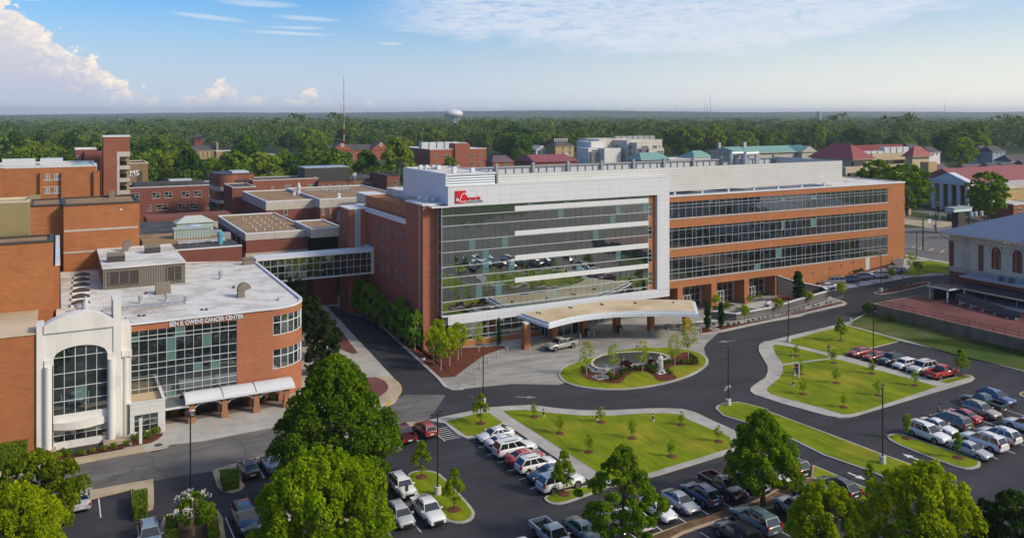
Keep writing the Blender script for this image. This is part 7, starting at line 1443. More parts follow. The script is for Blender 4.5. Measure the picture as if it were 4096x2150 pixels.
for i, (x, y) in enumerate(((898, 1178), (960, 1172), (995, 1138), (1023, 1115), (1063, 1095), (1112, 1085), (1165, 1080), (1228, 1088), (1272, 1082), (1310, 1070), (1345, 1068), (1365, 1055), (1385, 1040), (1413, 1030), (1475, 1030), (1533, 1032), (1584, 1035), (1628, 1035), (1657, 1027), (1648, 1003), (1612, 980))):
 bush('B2', x, y, 'small clipped shrub in the line curving through the island mulch', .95, bushd_me, 'clipped shrubs on the roundabout island')
bush('B2', 1025, 1095, 'dark red maple shrub beside the fountain basin', 1.1, bushr_me, name='red_shrub'); bush('B2', 1262, 1050, 'smaller russet maple shrub near the statue', .75, bushr_me, name='red_shrub')
for i, (x, y, s_) in enumerate(((690, 1095, .7), (655, 1105, .7), (880, 1130, .8), (1290, 1115, .8), (1400, 1110, .9), (1430, 1125, .8), (1260, 1100, .8), (1350, 1120, .7), (640, 1075, .7), (1500, 930, .9), (1450, 940, .9))): bush('B2', x, y, 'loose grassy tuft in the roundabout island planting', s_, group='tufts on the roundabout island', name='grass_tuft')
for i, (x, y) in enumerate(((500, 722), (682, 725), (763, 715), (820, 703), (945, 682), (1005, 665), (1075, 650), (1131, 638), (1195, 622), (1260, 606), (1378, 578), (1430, 568), (1484, 555), (1546, 542), (1602, 532), (1657, 518), (1786, 484), (1843, 470), (1955, 446), (2003, 434))):
 bush('R', x, y, 'small dark shrub in the long mulch strip beside the ramp', .62, bushd_me, 'shrubs in the mulch strip')
for i, (x, y) in enumerate(((255, 290), (298, 288), (450, 258), (488, 250), (685, 222), (728, 220), (765, 213), (805, 211), (845, 200), (1092, 165), (1128, 155))): bush('B3', x, y, 'small dark shrub at the foot of the east brick wall', 1.0, bushd_me, 'shrubs along the east brick wall')
for i, (x, y) in enumerate(((1170, 345), (1190, 338), (1222, 330), (1254, 324), (1290, 318), (1100, 352), (1135, 350))): bush('B3', x, y, 'tiny shrub on the narrow mulch island', .55, bushd_me, 'shrubs on the narrow island')
for x, y, s_, lab in ((907, 580, 2.6, 'tall dense bush at the corner of the retaining wall'), (1095, 650, 1.7, 'wide low bush on the grass below the retaining wall')): bush('B3', x, y, lab, s_, bushd_me, name='bush')
for k in range(12): p = (CO[0]+12+k*1.5, CO[1]+5.3); o = thing('shrub', (p[0], p[1], .14), 'shrub in the bed under the clinic windows', 'shrub', 'shrubs under the clinic windows'); mkobj('foliage', bushd_me, o)
for x, y, lab in ((520, 525, 'left planted square on the plaza'), (668, 505, 'right planted square on the plaza')): bush('R', x, y, lab, 1.5, bush_me, name='planter')
proto('far1', 'broad_tree', 14, 7.4, .8, 60, ball, 2600, .8, lf_far, .27, 101, 1.0, .3, nb=3)
proto('far2', 'tall_tree', 16, 6.2, .8, 56, egg, 2400, .8, lf_far, .28, 102, 1.2, .3, nb=3)
proto('far3', 'round_crowned_tree', 12.5, 8.0, .8, 60, oakp, 2600, .8, lf_far, .28, 103, .9, .3, nb=3)
proto('farb', 'bright_tree', 12, 4.8, 1.2, 110, egg, 4600, .42, lf_bright, .17, 104, 1.3, .25, nb=3)
proto('farm', 'street_tree', 12, 5.0, 1.3, 130, ball, 5200, .42, lf_mid, .16, 105, 1.0, .3, nb=3)
def placed(key, t, x, ybase, ytop, label, group=None, wf=1.0, Y=None):
 if Y is None: p = W(t, x, ybase)
 else: p = at(t, x, ybase, Y)[:2]
 d = ray(t, x, ybase); Yd = (p[1]-CAM[1])/d[1]; zt = H+ray(t, x, ytop)[2]*Yd; s_ = (zt-G(p[0]))/TREES[key][3]; return tree(key, p[0], p[1], label, s=(s_*wf, s_*wf, s_), group=group)
for key, t, x, yb, yt, lab, wf in (('farb', 'A0', 1255, 640, 425, 'bright tree left of the tan hall behind the brick wing', 1.0), ('farm', 'A0', 1390, 560, 300, 'tall dark tree in front of the tan hall', .9), ('farb', 'A0', 1500, 620, 445, 'bright bushy tree behind the brick wing', 1.1), ('farb', 'A0', 1640, 640, 440, 'broad bright tree left of the round tower', 1.3), ('farb', 'A0', 1800, 600, 400, 'large bright tree behind the round tower', 1.4), ('farb', 'A0', 1930, 560, 385, 'bright tree right of the round tower', 1.1),
  ('farm', 'A1', 30, 570, 395, 'green tree beside the far parking lot', 1.0), ('farb', 'A1', 215, 560, 375, 'bright green tree between the far parking rows', 1.0), ('farb', 'A1', 435, 520, 345, 'bright green tree left of the gabled apartments', 1.0), ('farb', 'A1', 655, 520, 400, 'bright tree in front of the gabled apartments by the mast', .9), ('farm', 'A1', 850, 550, 380, 'round green tree in front of the second gable', 1.0), ('farb', 'A1', 1050, 540, 330, 'tall bright tree right of the gabled apartments', .9), ('farm', 'A1', 940, 545, 480, 'low tree below the second gable', 1.1), ('farb', 'A1', 1200, 585, 465, 'bright tree in front of the brick office corner', 1.2), ('farb', 'A1', 1500, 580, 435, 'bright tree in front of the brick office', 1.2),
  ('farm', 'A1', 590, 330, 245, 'dense tree above the gabled apartments', 1.0), ('farm', 'A2', 60, 520, 375, 'large rounded tree left of the maroon roofed shop', 1.2), ('farb', 'A2', 185, 515, 475, 'low bright tree beside the maroon roofed shop', 1.2), ('farm', 'A2', 320, 430, 330, 'tree in front of the yellow mansion', .7), ('farm', 'A2', 535, 420, 225, 'tall tree left of the white clinic', .9), ('farm', 'A2', 880, 492, 443, 'small tree in front of the white clinic', .9), ('farb', 'A2', 1340, 432, 370, 'small bright tree right of the white clinic', 1.1), ('far1', 'A2', 1360, 420, 195, 'very large spreading tree behind the hospital screen', 1.3), ('farm', 'A2', 1190, 432, 345, 'dark tree touching the right end of the white clinic', .9),
  ('farb', 'A3', 950, 410, 270, 'bright rounded tree above the maroon roofs', 1.3), ('farb', 'A3', 1500, 510, 285, 'great bright spreading tree among the houses', 1.5), ('farb', 'A3', 1488, 570, 468, 'round bright tree left of the brown roofed bungalow', 1.0), ('far1', 'A3', 1190, 400, 245, 'dark tree behind the white gabled house', .9)):
 placed(key, t, x, yb, yt, lab, wf=wf)
placed('farm', 'A3', 850, 700, 458, 'round clipped dark tree left above the brick wing end', wf=1.05, Y=300); placed('farm', 'A3', 1075, 730, 492, 'round dark tree right above the brick wing end', wf=1.2, Y=285)
placed('farm', 'A3', 1700, 900, 552, 'round dark tree standing before the columned church', wf=1.1, Y=272); placed('farm', 'A3', 1235, 800, 700, 'dark shrubby tree beside the church columns', wf=.9)
blocked = []
def clear(t, x0, x1, y0, y1): blocked.append((S(t, x0, 0)[0], S(t, x1, 0)[0], S(t, 0, y0)[1], S(t, 0, y1)[1]))
for a in (('A0', 1380, 1900, 380, 700), ('A1', -50, 420, 395, 700), ('A1', 480, 1080, 395, 700), ('A1', 1080, 1900, 405, 700), ('A2', -150, 20, 455, 700), ('A2', 120, 560, 400, 700), ('A2', 560, 1230, 395, 700), ('A2', 1230, 2400, 425, 700), ('A3', 0, 1330, 415, 900), ('A3', 1000, 2100, 545, 900), ('A3', 1640, 2100, 385, 560), ('A3', 1080, 1340, 375, 560)): clear(*a)
def ok(u, v, s_=8):
 x, y = u-CAM[0], v-CAM[1]; Yd = x*AX[1]+y*AX[0]; X_ = x*AX[0]-y*AX[1]
 if Yd < 50: return None
 sx, sy = CX+X_/Yd*F, YH+(H-G(u))/Yd*F
 for a in blocked:
  if a[0] < sx < a[1] and a[2] < sy < a[3]: return None
 return sx, sy, Yd
rs = random.Random(99); spots = []; tries = 0; grid = {}
while tries < 110000 and len(spots) < 4200:
 tries += 1; Yd = 380*math.exp(rs.random()**.85*1.55); sx = rs.uniform(-800, 4900); X_ = (sx-CX)/F*Yd; u = CAM[0]+X_*AX[0]+Yd*AX[1]; v = CAM[1]-X_*AX[1]+Yd*AX[0]
 q = ok(u, v)
 if q is None or (q[1] > 650 and sx > 1600): continue
 r_ = 13+Yd*.006; gi, gj = int(u//26), int(v//26)
 if any((u-a)**2+(v-b)**2 < r_*r_ for i in (-1, 0, 1) for j in (-1, 0, 1) for a, b in grid.get((gi+i, gj+j), ())): continue
 grid.setdefault((gi, gj), []).append((u, v)); spots.append((u, v, Yd))
infr = lambda a: abs((a[0]-CAM[0])*AX[0]-(a[1]-CAM[1])*AX[1]) < .62*a[2]
spots.sort(key=lambda a: a[2]+(0 if infr(a) else 5000))
for i, (u, v, Yd) in enumerate(spots[:250]):
 k = rs.choice(('far1', 'far2', 'far3')); s_ = rs.uniform(.95, 1.7)
 tree(k, u, v, 'leafy tree in the dense woodland behind the town buildings', s=(s_, s_, s_*rs.uniform(.85, 1.08)), group='woodland trees beyond the town', name='woodland_tree')
def forest():
 V = []; tmpl = []
 for sd_ in range(5):
  L = np.array(lobes_crown(13.5, 7.6, .8, 26, ball, .30, 200+sd_)); n = 210; np.random.seed(sd_); idx = np.random.choice(len(L), n); d = np.random.normal(0, 1, (n, 3)); d /= np.linalg.norm(d, axis=1)[:, None]; d[:, 2] = np.abs(d[:, 2]); c = L[idx, :3]+d*L[idx, 3][:, None]; tmpl.append((c, d))
 for u, v, Yd in spots[250:]:
  c, d = tmpl[rs.randrange(5)]; s_ = rs.choice((.8, 1.1, 1.4, 1.9) if Yd < 850 else (.7, .9, 1.1, 1.3)); V.append(cards(c*np.array([s_, s_, s_*rs.uniform(.8, 1.25)])+np.array([u, v, G(u)]), d, 1.9, .45))
 n = 11000; Yd = 1500*np.exp(np.random.rand(n)*1.3); sx = np.random.uniform(-900, 5000, n); X_ = (sx-CX)/F*Yd; u = CAM[0]+X_*AX[0]+Yd*AX[1]; v = CAM[1]-X_*AX[1]+Yd*AX[0]; g0 = np.clip((u-70)*.1, 0, 4.9); hh = np.random.uniform(7, 14, n)+2.5*np.sin(u*.011)*np.cos(v*.007)
 for k in range(12):
  a = np.random.rand(n)*6.28; t_ = np.random.rand(n); d = np.stack([np.cos(a)*np.sqrt(1-t_*t_), np.sin(a)*np.sqrt(1-t_*t_), t_], 1); V.append(cards(np.stack([u, v, g0+hh-8], 1)+d*np.array([11, 11, 8]), d, 9.0, .35))
 v = np.concatenate(V); k = len(v)//4; me = bpy.data.meshes.new('forest'); me.vertices.add(len(v)); me.vertices.foreach_set('co', v.astype(np.float32).ravel()); me.loops.add(k*4); me.loops.foreach_set('vertex_index', np.arange(k*4, dtype=np.int32)); me.polygons.add(k); me.polygons.foreach_set('loop_start', np.arange(0, k*4, 4, dtype=np.int32)); me.update(); me.validate(); me.materials.append(lf_forest)
 o = bpy.data.objects.new('forest', me); C.objects.link(o); o['kind'] = 'stuff'; o['label'] = 'dense green woodland running out to the horizon'
forest()
def hills():
 """low wooded ridges behind everything"""
 for nm, Y0, Y1, hb, ha, sd_ in (('hills', 5200, 9000, 19, 9, 3),):
  m = MB(); n = 260; rows = 5; rr = random.Random(sd_); pts = []
  for j in range(rows):
   Yd = Y0+(Y1-Y0)*j/(rows-1); row = []
   for i in range(n+1):
    sx = -1400+6900*i/n; X_ = (sx-CX)/F*Yd; u = CAM[0]+X_*AX[0]+Yd*AX[1]; v = CAM[1]-X_*AX[1]+Yd*AX[0]
    hgt = (hb+ha*math.sin(i*.045+j)+5*math.sin(i*.13+1.3*j)+rr.uniform(-1.6, 1.6)+sx/4096*26)*(0 if j == 0 else 1 if j == 1 else 1.25 if j < 4 else .8); row.append((u, v, max(0, hgt)))
   pts.append(row)
  for j in range(rows-1):
   for i in range(n): m.quad(pts[j][i], pts[j][i+1], pts[j+1][i+1], pts[j+1][i])
  m.build(nm, ground_mat('hill_woods', ((.015, .032, .014), (.035, .055, .02)), .012, 1, .06, (.35, .65), 0, fine_amp=.5), org=(0, 0, 0), kind='structure')
hills()
# ================================================================ VEHICLES
def carpaint():
 m, t, out = newmat('car_paint'); b = bsdf(t, out, .32, .0, .6); oi = t.n('ShaderNodeObjectInfo'); t.l(oi.outputs['Color'], b.inputs['Base Color']); b.inputs['Coat Weight'].default_value = .8; b.inputs['Coat Roughness'].default_value = .05; return m
m_car = carpaint(); m_cglass = M('car_glass', (.012, .016, .018), .04, 0, .9, var=.02); m_tyre = M('tyre', (.012, .012, .013), .8, var=.05); m_rim = M('rim', (.38, .38, .4), .3, .7, var=.05); m_trim = M('black_trim', (.015, .015, .016), .5, var=.05)
m_lamp = M('headlight', (.55, .58, .6), .1, .2, .8, var=.02); m_tail = M('taillight', (.32, .012, .012), .2, 0, .6, var=.02); m_plate = M('plate', (.55, .56, .6), .5, var=.05); m_bed = M('bed_liner', (.02, .02, .022), .8, var=.1)
KINDS = {
 'sedan': dict(L=4.8, W=1.83, prof=[(-2.4, .42, .70, .78, .70, .60), (-2.32, .24, .80, .98, .84, .68), (-1.95, .2, .90, 1.06, .89, .72), (-1.2, .2, .93, 1.06, .91, .74), (0, .2, .92, 1.0, .915, .76), (.85, .2, .88, .98, .91, .75), (1.5, .2, .80, .90, .89, .70), (2.05, .22, .70, .78, .82, .60), (2.38, .30, .56, .62, .62, .45)], gh=(-1.85, -1.0, .25, 1.05, 1.44, .95, .80, .57), wb=2.75, wr=.33),
 'coupe': dict(L=4.6, W=1.78, prof=[(-2.3, .42, .72, .82, .70, .60), (-2.2, .24, .82, 1.0, .83, .68), (-1.8, .2, .9, 1.04, .87, .72), (-1.0, .2, .92, 1.04, .89, .74), (0, .2, .90, 1.0, .89, .74), (.9, .2, .87, .98, .885, .73), (1.5, .2, .80, .90, .87, .68), (2.0, .22, .70, .77, .80, .58), (2.28, .30, .55, .6, .6, .45)], gh=(-1.95, -.85, .3, 1.15, 1.45, .95, .78, .56), wb=2.6, wr=.32),
 'suv': dict(L=4.85, W=1.93, prof=[(-2.42, .45, .85, .95, .80, .72), (-2.35, .3, .95, 1.08, .91, .82), (-1.9, .28, 1.02, 1.14, .95, .85), (0, .28, 1.0, 1.12, .965, .86), (.95, .28, .98, 1.1, .96, .84), (1.5, .28, .94, 1.06, .94, .80), (2.1, .3, .84, .96, .88, .72), (2.4, .36, .66, .74, .72, .58)], gh=(-2.34, -1.75, .25, 1.15, 1.76, 1.05, .86, .68), wb=2.82, wr=.38),
 'suvbig': dict(L=5.3, W=2.02, prof=[(-2.65, .45, .95, 1.05, .86, .78), (-2.58, .34, 1.05, 1.18, .97, .88), (-1.9, .32, 1.1, 1.22, 1.0, .9), (0, .32, 1.08, 1.2, 1.01, .9), (1.1, .32, 1.06, 1.18, 1.0, .88), (1.7, .32, 1.02, 1.14, .98, .84), (2.35, .34, .94, 1.06, .92, .78), (2.63, .4, .72, .82, .78, .64)], gh=(-2.56, -2.15, .35, 1.2, 1.90, 1.12, .91, .74), wb=3.0, wr=.41),
 'boxsuv': dict(L=4.4, W=1.78, prof=[(-2.2, .45, .9, 1.0, .80, .72), (-2.15, .3, .98, 1.08, .86, .80), (0, .3, .98, 1.08, .89, .82), (.95, .3, .98, 1.08, .885, .8), (1.5, .3, .95, 1.04, .87, .78), (2.05, .32, .88, .98, .84, .74), (2.18, .4, .7, .84, .78, .68)], gh=(-2.12, -1.98, .55, .95, 1.68, 1.02, .82, .70), wb=2.6, wr=.36),
 'van': dict(L=5.1, W=1.96, prof=[(-2.55, .42, .85, .95, .84, .76), (-2.48, .28, .95, 1.06, .93, .84), (0, .25, .96, 1.06, .98, .88), (1.1, .25, .94, 1.04, .97, .84), (1.8, .26, .84, .96, .92, .74), (2.3, .3, .72, .82, .82, .62), (2.53, .36, .55, .62, .66, .5)], gh=(-2.42, -2.15, .75, 1.65, 1.76, 1.0, .89, .70), wb=3.0, wr=.35),
 'hatch': dict(L=4.2, W=1.75, prof=[(-2.1, .42, .8, .9, .74, .66), (-2.05, .28, .9, 1.0, .83, .76), (-1.2, .24, .94, 1.04, .87, .78), (.8, .24, .92, 1.02, .875, .78), (1.4, .24, .88, .98, .86, .74), (1.9, .26, .76, .86, .78, .64), (2.08, .34, .6, .7, .66, .52)], gh=(-2.0, -1.7, .4, 1.1, 1.56, .98, .78, .62), wb=2.6, wr=.34),
 'pickup': dict(L=5.8, W=2.0, prof=[(-2.9, .5, .78, .80, .93, .9), (-2.86, .42, .78, .80, .96, .92), (-.75, .36, .78, .80, .98, .94), (-.7, .34, 1.08, 1.2, 1.0, .88), (.9, .34, 1.06, 1.18, 1.0, .88), (1.35, .34, 1.05, 1.16, .99, .86), (2.2, .36, 1.0, 1.12, .95, .84), (2.82, .42, .84, .96, .88, .76), (2.9, .5, .7, .8, .8, .7)], gh=(-.72, -.5, .75, 1.35, 1.86, 1.12, .9, .72), wb=3.6, wr=.42, bed=(-2.88, -.75, 1.22)),
 'sportpick': dict(L=5.3, W=1.88, prof=[(-2.65, .5, .8, .82, .88, .85), (-2.6, .4, .8, .82, .91, .87), (-1.35, .36, .8, .82, .93, .89), (-1.3, .34, 1.06, 1.16, .94, .84), (.85, .34, 1.04, 1.14, .94, .84), (1.4, .34, 1.02, 1.12, .93, .82), (2.1, .36, .96, 1.06, .9, .78), (2.6, .42, .78, .88, .8, .68)], gh=(-1.32, -1.15, .55, 1.1, 1.8, 1.08, .86, .7), wb=3.3, wr=.39, bed=(-2.62, -1.33, 1.16)),
}
def make_car(kind):
 k = KINDS[kind]; root = thing('car_prototype', (0, 0, 0), 'x', 'car'); pr = k['prof']; m = MB(); n = 11
 for (x, zl, zb, zt, hb, ht) in pr:
  ring_ = [(hb*.80, zl), (hb*.97, zl+.10), (hb, (zl+zb)/2), (hb*.985, zb), (ht, zt-.03), (ht*.7, zt+.012), (0, zt+.02)]
  full = ring_+[(-a, z) for a, z in ring_[-2::-1]]; m.v += [(x, a, z) for a, z in full]
 q = 13
 for s in range(len(pr)-1):
  for i in range(q-1): m.f.append((s*q+i, s*q+i+1, (s+1)*q+i+1, (s+1)*q+i)); m.m.append(0)
  m.f.append((s*q+q-1, s*q, (s+1)*q, (s+1)*q+q-1)); m.m.append(1)
 m.f.append(tuple(range(q))[::-1]); m.m.append(0); m.f.append(tuple((len(pr)-1)*q+i for i in range(q))); m.m.append(0)
 rb, rt, ft, fb, zr, zb, wb_, wt = k['gh']; zg = zb-.02
 g = [(rb, wb_, zg), (rt, wt, zr-.12), (ft, wt, zr-.10), (fb, wb_, zg)]
 rc = [(rt+(ft-rt)*.3, wt*.8, zr+.0), (ft-(ft-rt)*.3, wt*.8, zr+.02)]
 kk = len(m.v); m.v += [(x, y, z) for x, y, z in g]+[(x, -y, z) for x, y, z in g]+[(x, y, z) for x, y, z in rc]+[(x, -y, z) for x, y, z in rc]
 for f in ((0, 1, 2, 3), (7, 6, 5, 4), (3, 2, 6, 7), (4, 5, 1, 0), (1, 8, 9, 2), (6, 11, 10, 5), (8, 10, 11, 9), (1, 5, 10, 8), (2, 9, 11, 6)): m.f.append(tuple(kk+i for i in f)); m.m.append(0)
 for sx in (-1, 1):
  for sy in (-1, 1):
   cx, cy = sx*k['wb']/2+(.05 if kind == 'pickup' else 0), sy*(k['W']/2-.10); c0 = len(m.v); r = k['wr']*1.2; nn = 12
   for yy in (cy, cy+sy*.085): m.v += [(cx+r*math.cos(math.pi*2*i/nn), yy, k['wr']+r*math.sin(math.pi*2*i/nn)) for i in range(nn)]
   m.f.append(tuple(c0+nn+i for i in range(nn))[::(1 if sy < 0 else -1)]); m.m.append(1)
 if 'bed' in k:
  x0, x1, zt = k['bed']; w_ = k['W']/2-.03; m.box(x0, x1, w_-.12, w_, .7, zt, 0); m.box(x0, x1, -w_, -w_+.12, .7, zt, 0); m.box(x0, x0+.1, -w_+.12, w_-.12, .6, zt, 0); m.box(x1-.06, x1, -w_+.12, w_-.12, .7, zt, 0)
  b = MB(); b.box(x0+.1, x1-.06, -w_+.12, w_-.12, .81, .84);
 body = m.build('body', [m_car, m_trim], root, smooth=False)
 me = body.data
 for p in me.polygons: p.use_smooth = len(p.vertices) == 4 and p.index < (len(pr)-1)*q
 if 'bed' in k: b.build('cargo_bed', m_bed, root)
 def lerp(a, b, t): return tuple(a[i]+(b[i]-a[i])*t for i in range(3))
 def pane_(name, P, ins, off, split=0):
  w_ = MB(); c = tuple(sum(p[i] for p in P)/4 for i in range(3)); Q = [lerp(p, c, ins) for p in P]; nrm = (Vector(Q[1])-Vector(Q[0])).cross(Vector(Q[3])-Vector(Q[0])).normalized()
  if nrm.dot(Vector(c)-Vector((0, 0, zb))) < 0: nrm = -nrm
  Q = [tuple(Vector(p)+nrm*off) for p in Q]
  if split:
   for i in range(split):
    a, b_ = i/split+(.02 if i else 0), (i+1)/split-(.02 if i < split-1 else 0); w_.add([lerp(Q[0], Q[3], a), lerp(Q[0], Q[3], b_), lerp(Q[1], Q[2], b_), lerp(Q[1], Q[2], a)], ((0, 1, 2, 3),))
  else: w_.add(Q, ((0, 1, 2, 3),))
  w_.build(name, m_cglass, root)
 pane_('windscreen', [(fb, -wb_, zg+.03), (fb, wb_, zg+.03), (ft, wt, zr-.12), (ft, -wt, zr-.12)], .07, .012)
 pane_('rear_window', [(rb, -wb_, zg+.05), (rb, wb_, zg+.05), (rt, wt, zr-.14), (rt, -wt, zr-.14)], .12, .012)
 for s in (-1, 1): pane_('side_window', [(rb, s*wb_, zg+.04), (rt, s*wt, zr-.14), (ft, s*wt, zr-.12), (fb, s*wb_, zg+.04)], .085, .012, 3 if kind not in ('pickup', 'coupe') else 2)
 for sx in (-1, 1):
  for sy in (-1, 1):
   w_ = MB(); cx, cy, r = sx*k['wb']/2+(.05 if kind == 'pickup' else 0), sy*(k['W']/2-.12), k['wr']; w_.tube((cx, cy-.1*sy, r), (cx, cy+.13*sy, r), r, 14); wo = w_.build('wheel', m_tyre, root); w_ = MB(); w_.tube((cx, cy+.12*sy, r), (cx, cy+.14*sy, r), r*.62, 10, 0); w_.tube((cx, cy+.13*sy, r), (cx, cy+.15*sy, r), r*.15, 6, 1)
   for i in range(5): a = i*math.pi*.4; w_.tube((cx+r*.3*math.cos(a+.6), cy+.135*sy, r+r*.3*math.sin(a+.6)), (cx+r*.3*math.cos(a+.6), cy+.145*sy, r+r*.3*math.sin(a+.6)), r*.14, 5, 1)
   w_.build('rim', [m_rim, m_trim], wo)
 xf = pr[-2][0]; hf = pr[-2][4]; zf = pr[-2][2]; xe = pr[-1][0]
 for s in (-1, 1):
  w_ = MB(); w_.box(xf-.12, xf+.14 if kind not in ('pickup', 'boxsuv') else xe+.02, s*(hf-.30), s*(hf+.0), zf-.12, zf+.05); w_.build('headlight', m_lamp, root)
  xr = pr[1][0]; hr = pr[1][4]; zrr = pr[1][3]; w_ = MB(); w_.box(pr[0][0]-.01, xr+.12, s*(hr-.22), s*(hr+.005), zrr-.30, zrr-.06 if kind in ('sedan', 'coupe') else zrr+.12); w_.build('taillight', m_tail, root)
  w_ = MB(); w_.box(fb-.28, fb-.12, s*(wb_+.03), s*(wb_+.26), zb+.03, zb+.17); w_.build('wing_mirror', m_car, root)
 w_ = MB(); w_.box(xe-.15, xe+.03, -.5, .5, pr[-1][1]+.06, pr[-1][2]-.02, 0); w_.box(pr[-2][0], xe+.015, -pr[-1][4], pr[-1][4], pr[-1][1]-.06, pr[-1][1]+.05, 0); w_.build('grille', m_trim, root)
 w_ = MB(); w_.box(pr[0][0]-.03, pr[0][0]+.05, -.26, .26, .55, .70); w_.build('number_plate', m_plate, root)
 if kind in ('suv', 'suvbig', 'van', 'boxsuv'):
  w_ = MB(); [w_.box(rt+.5, ft-.4, s*(wt-.12)-.025, s*(wt-.12)+.025, zr-.06, zr+.06) for s in (-1, 1)]; w_.build('roof_rail', m_trim, root)
 return root
PROTO = {k: make_car(k) for k in KINDS}; used = set()
PAL = dict(white=(.66, .66, .66), silver=(.36, .37, .39), grey=(.13, .14, .15), dark=(.035, .04, .045), black=(.012, .012, .014), navy=(.018, .035, .085), blue=(.03, .07, .22), red=(.30, .012, .018), maroon=(.075, .008, .014), orange=(.28, .035, .018), tan=(.30, .26, .20), taupe=(.12, .10, .085), green=(.012, .045, .042), teal=(.10, .15, .16), pearl=(.5, .49, .46), steel=(.2, .26, .32))
def car(kind, col, u, v, head, label, cat=None, group=None, jit=1.5, sc_=1.0):
 src = PROTO[kind]; a = {'E': 0, 'N': 90, 'W': 180, 'S': -90}.get(head, head); a = R(a+random.uniform(-jit, jit)); z = G(u)+.02
 o = copytree(src, (u, v, z), a); o.name = 'pickup_truck' if 'pick' in kind else 'minivan' if kind == 'van' else 'suv' if 'suv' in kind else 'hatchback' if kind == 'hatch' else 'parked_car'
 o['label'] = label; o['category'] = cat or ('pickup truck' if 'pick' in kind else 'minivan' if kind == 'van' else 'SUV' if 'suv' in kind else 'car')
 if group != 'moving': o['group'] = group or 'vehicles parked in the lots'; o.rotation_euler = (0, 0, a)
 if u > 70 and u < 119: o.rotation_euler = (0, -.0997*math.cos(a), a) if abs(math.cos(a)) > .5 else (0, 0, a)
 c = PAL[col] if isinstance(col, str) else col
 def setc(x):
  x.color = (*c, 1)
  for ch in x.children: setc(ch)
 setc(o); o.scale = (sc_, sc_, sc_)
 return o
car('pickup', (.33, .31, .28), 16.9, -9.1, 188, 'silver grey crew cab pickup stopped on the concrete drive under the canopy', group='moving', jit=0, sc_=1.05)
rowA = 'vehicles in the row beside the central lawn'
for kind, col, v, h, lab in (('sedan', 'white', -38.8, 'W', 'white sedan facing left, first in the row beside the central lawn'), ('sedan', 'white', -41.2, 'E', 'white sedan tucked between the first sedan and the white SUV'), ('suvbig', 'white', -43.8, 'E', 'white SUV with a dark sunroof just above the dark red car'), ('sedan', 'red', -46.3, 'E', 'dark red sedan in the row beside the central lawn'),
  ('suv', 'white', -48.8, 'E', 'white compact SUV just below the dark red car'), ('sedan', 'navy', -51.3, 'W', 'dark blue sedan facing left in the row of white cars'), ('suvbig', 'white', -54.0, 'E', 'white boxy SUV behind the young tree at the row end')): car(kind, col, -11.0, v, h, lab, group=rowA)
car('boxsuv', 'white', -26.2, -46.9, 'S', 'white boxy SUV parked beside the left grass island'); car('sportpick', 'white', -25.9, -53.2, 'S', 'white sport pickup with open bed facing the camera by the left grass island')
car('hatch', 'silver', -28.6, -52.6, 'S', 'silver hatchback facing the camera left of the white sport pickup'); car('hatch', 'orange', -17.8, -33.0, 'N', 'orange red hatchback next to the hatched no parking zone'); car('sportpick', 'maroon', -20.9, -33.0, 'N', 'dark pickup carrying tools in its bed beside the orange red hatchback')
car('coupe', 'dark', -39.5, -34.2, 'N', 'dark grey sedan seen from behind beside the box hedge'); car('sedan', 'steel', -36.9, -33.9, 'N', 'pale blue sedan half hidden by the huge oak'); car('suvbig', (.03, .045, .065), -42.1, -46.4, 'S', 'dark blue SUV facing the camera right of the crepe myrtle'); car('sedan', 'white', -39.2, -47.6, 'S', 'white car half hidden by the bright tree at the bottom')
car('suv', 'steel', -50.6, -45.4, 'S', 'grey blue car cut by the bottom edge left of the hedges'); car('sedan', 'silver', -56.0, -33.6, 'N', 'silver sedan alone by the empty stalls partly under the olive tree')
rowD = 'vehicles in the bottom middle row'
for kind, col, u, v, h, lab in (('pickup', 'silver', -17.7, -63.4, 'S', 'white silver pickup at the bottom edge with an empty bed'), ('sedan', 'teal', -14.5, -63.8, 'S', 'dark grey green sedan right of the bottom white pickup'), ('sedan', 'dark', -11.7, -63.8, 'S', 'dark sedan hidden beneath the open branched tree'), ('coupe', 'white', -8.8, -64.0, 'N', 'white sedan seen from behind under the open branched tree'), ('coupe', 'white', -5.6, -63.6, 'S', 'white hatch style sedan facing the camera next to the silver one'), ('coupe', 'silver', -2.6, -63.4, 'S', 'light silver small sedan between the white one and the blue SUV'), ('suv', (.02, .055, .11), .3, -63.2, 'N', 'dark blue SUV seen from behind between silver sedan and maroon pickup'),
  ('pickup', 'maroon', 3.5, -63.0, 'S', 'maroon pickup with a covered bed in the bottom row'), ('sedan', 'grey', 6.9, -63.4, 'S', 'grey sedan nose showing under the round leafy tree'), ('suv', 'pearl', 10.1, -63.4, 'S', 'pale SUV behind the crown of the round leafy tree'), ('suvbig', 'black', 13.6, -62.4, 'N', 'black boxy SUV seen from behind right of the round leafy tree')): car(kind, col, u, v, h, lab, group=rowD)
car('sedan', 'white', -21.0, -64.8, 'S', 'white car roof cut by the bottom edge left of the white pickup', group=rowD)
rowE = 'vehicles below the planted median'
for kind, col, u, v, lab in (('suvbig', 'black', -2.4, -71.3, 'black SUV at the bottom edge below the planted median'), ('suvbig', 'teal', 1.1, -70.0, 'grey green SUV with roof rails below the planted median'), ('pickup', (.24, .27, .29), 6.4, -70.6, 'grey silver pickup facing the median beside the lime tree'), ('suvbig', 'black', 10.5, -69.0, 'glossy black SUV next to the grey silver pickup'), ('suv', 'black', 14.0, -68.8, 'black SUV seen from behind at the end of the grass strip')): car(kind, col, u, v, 'N', lab, group=rowE)
rowF = 'vehicles in the right hand lot'
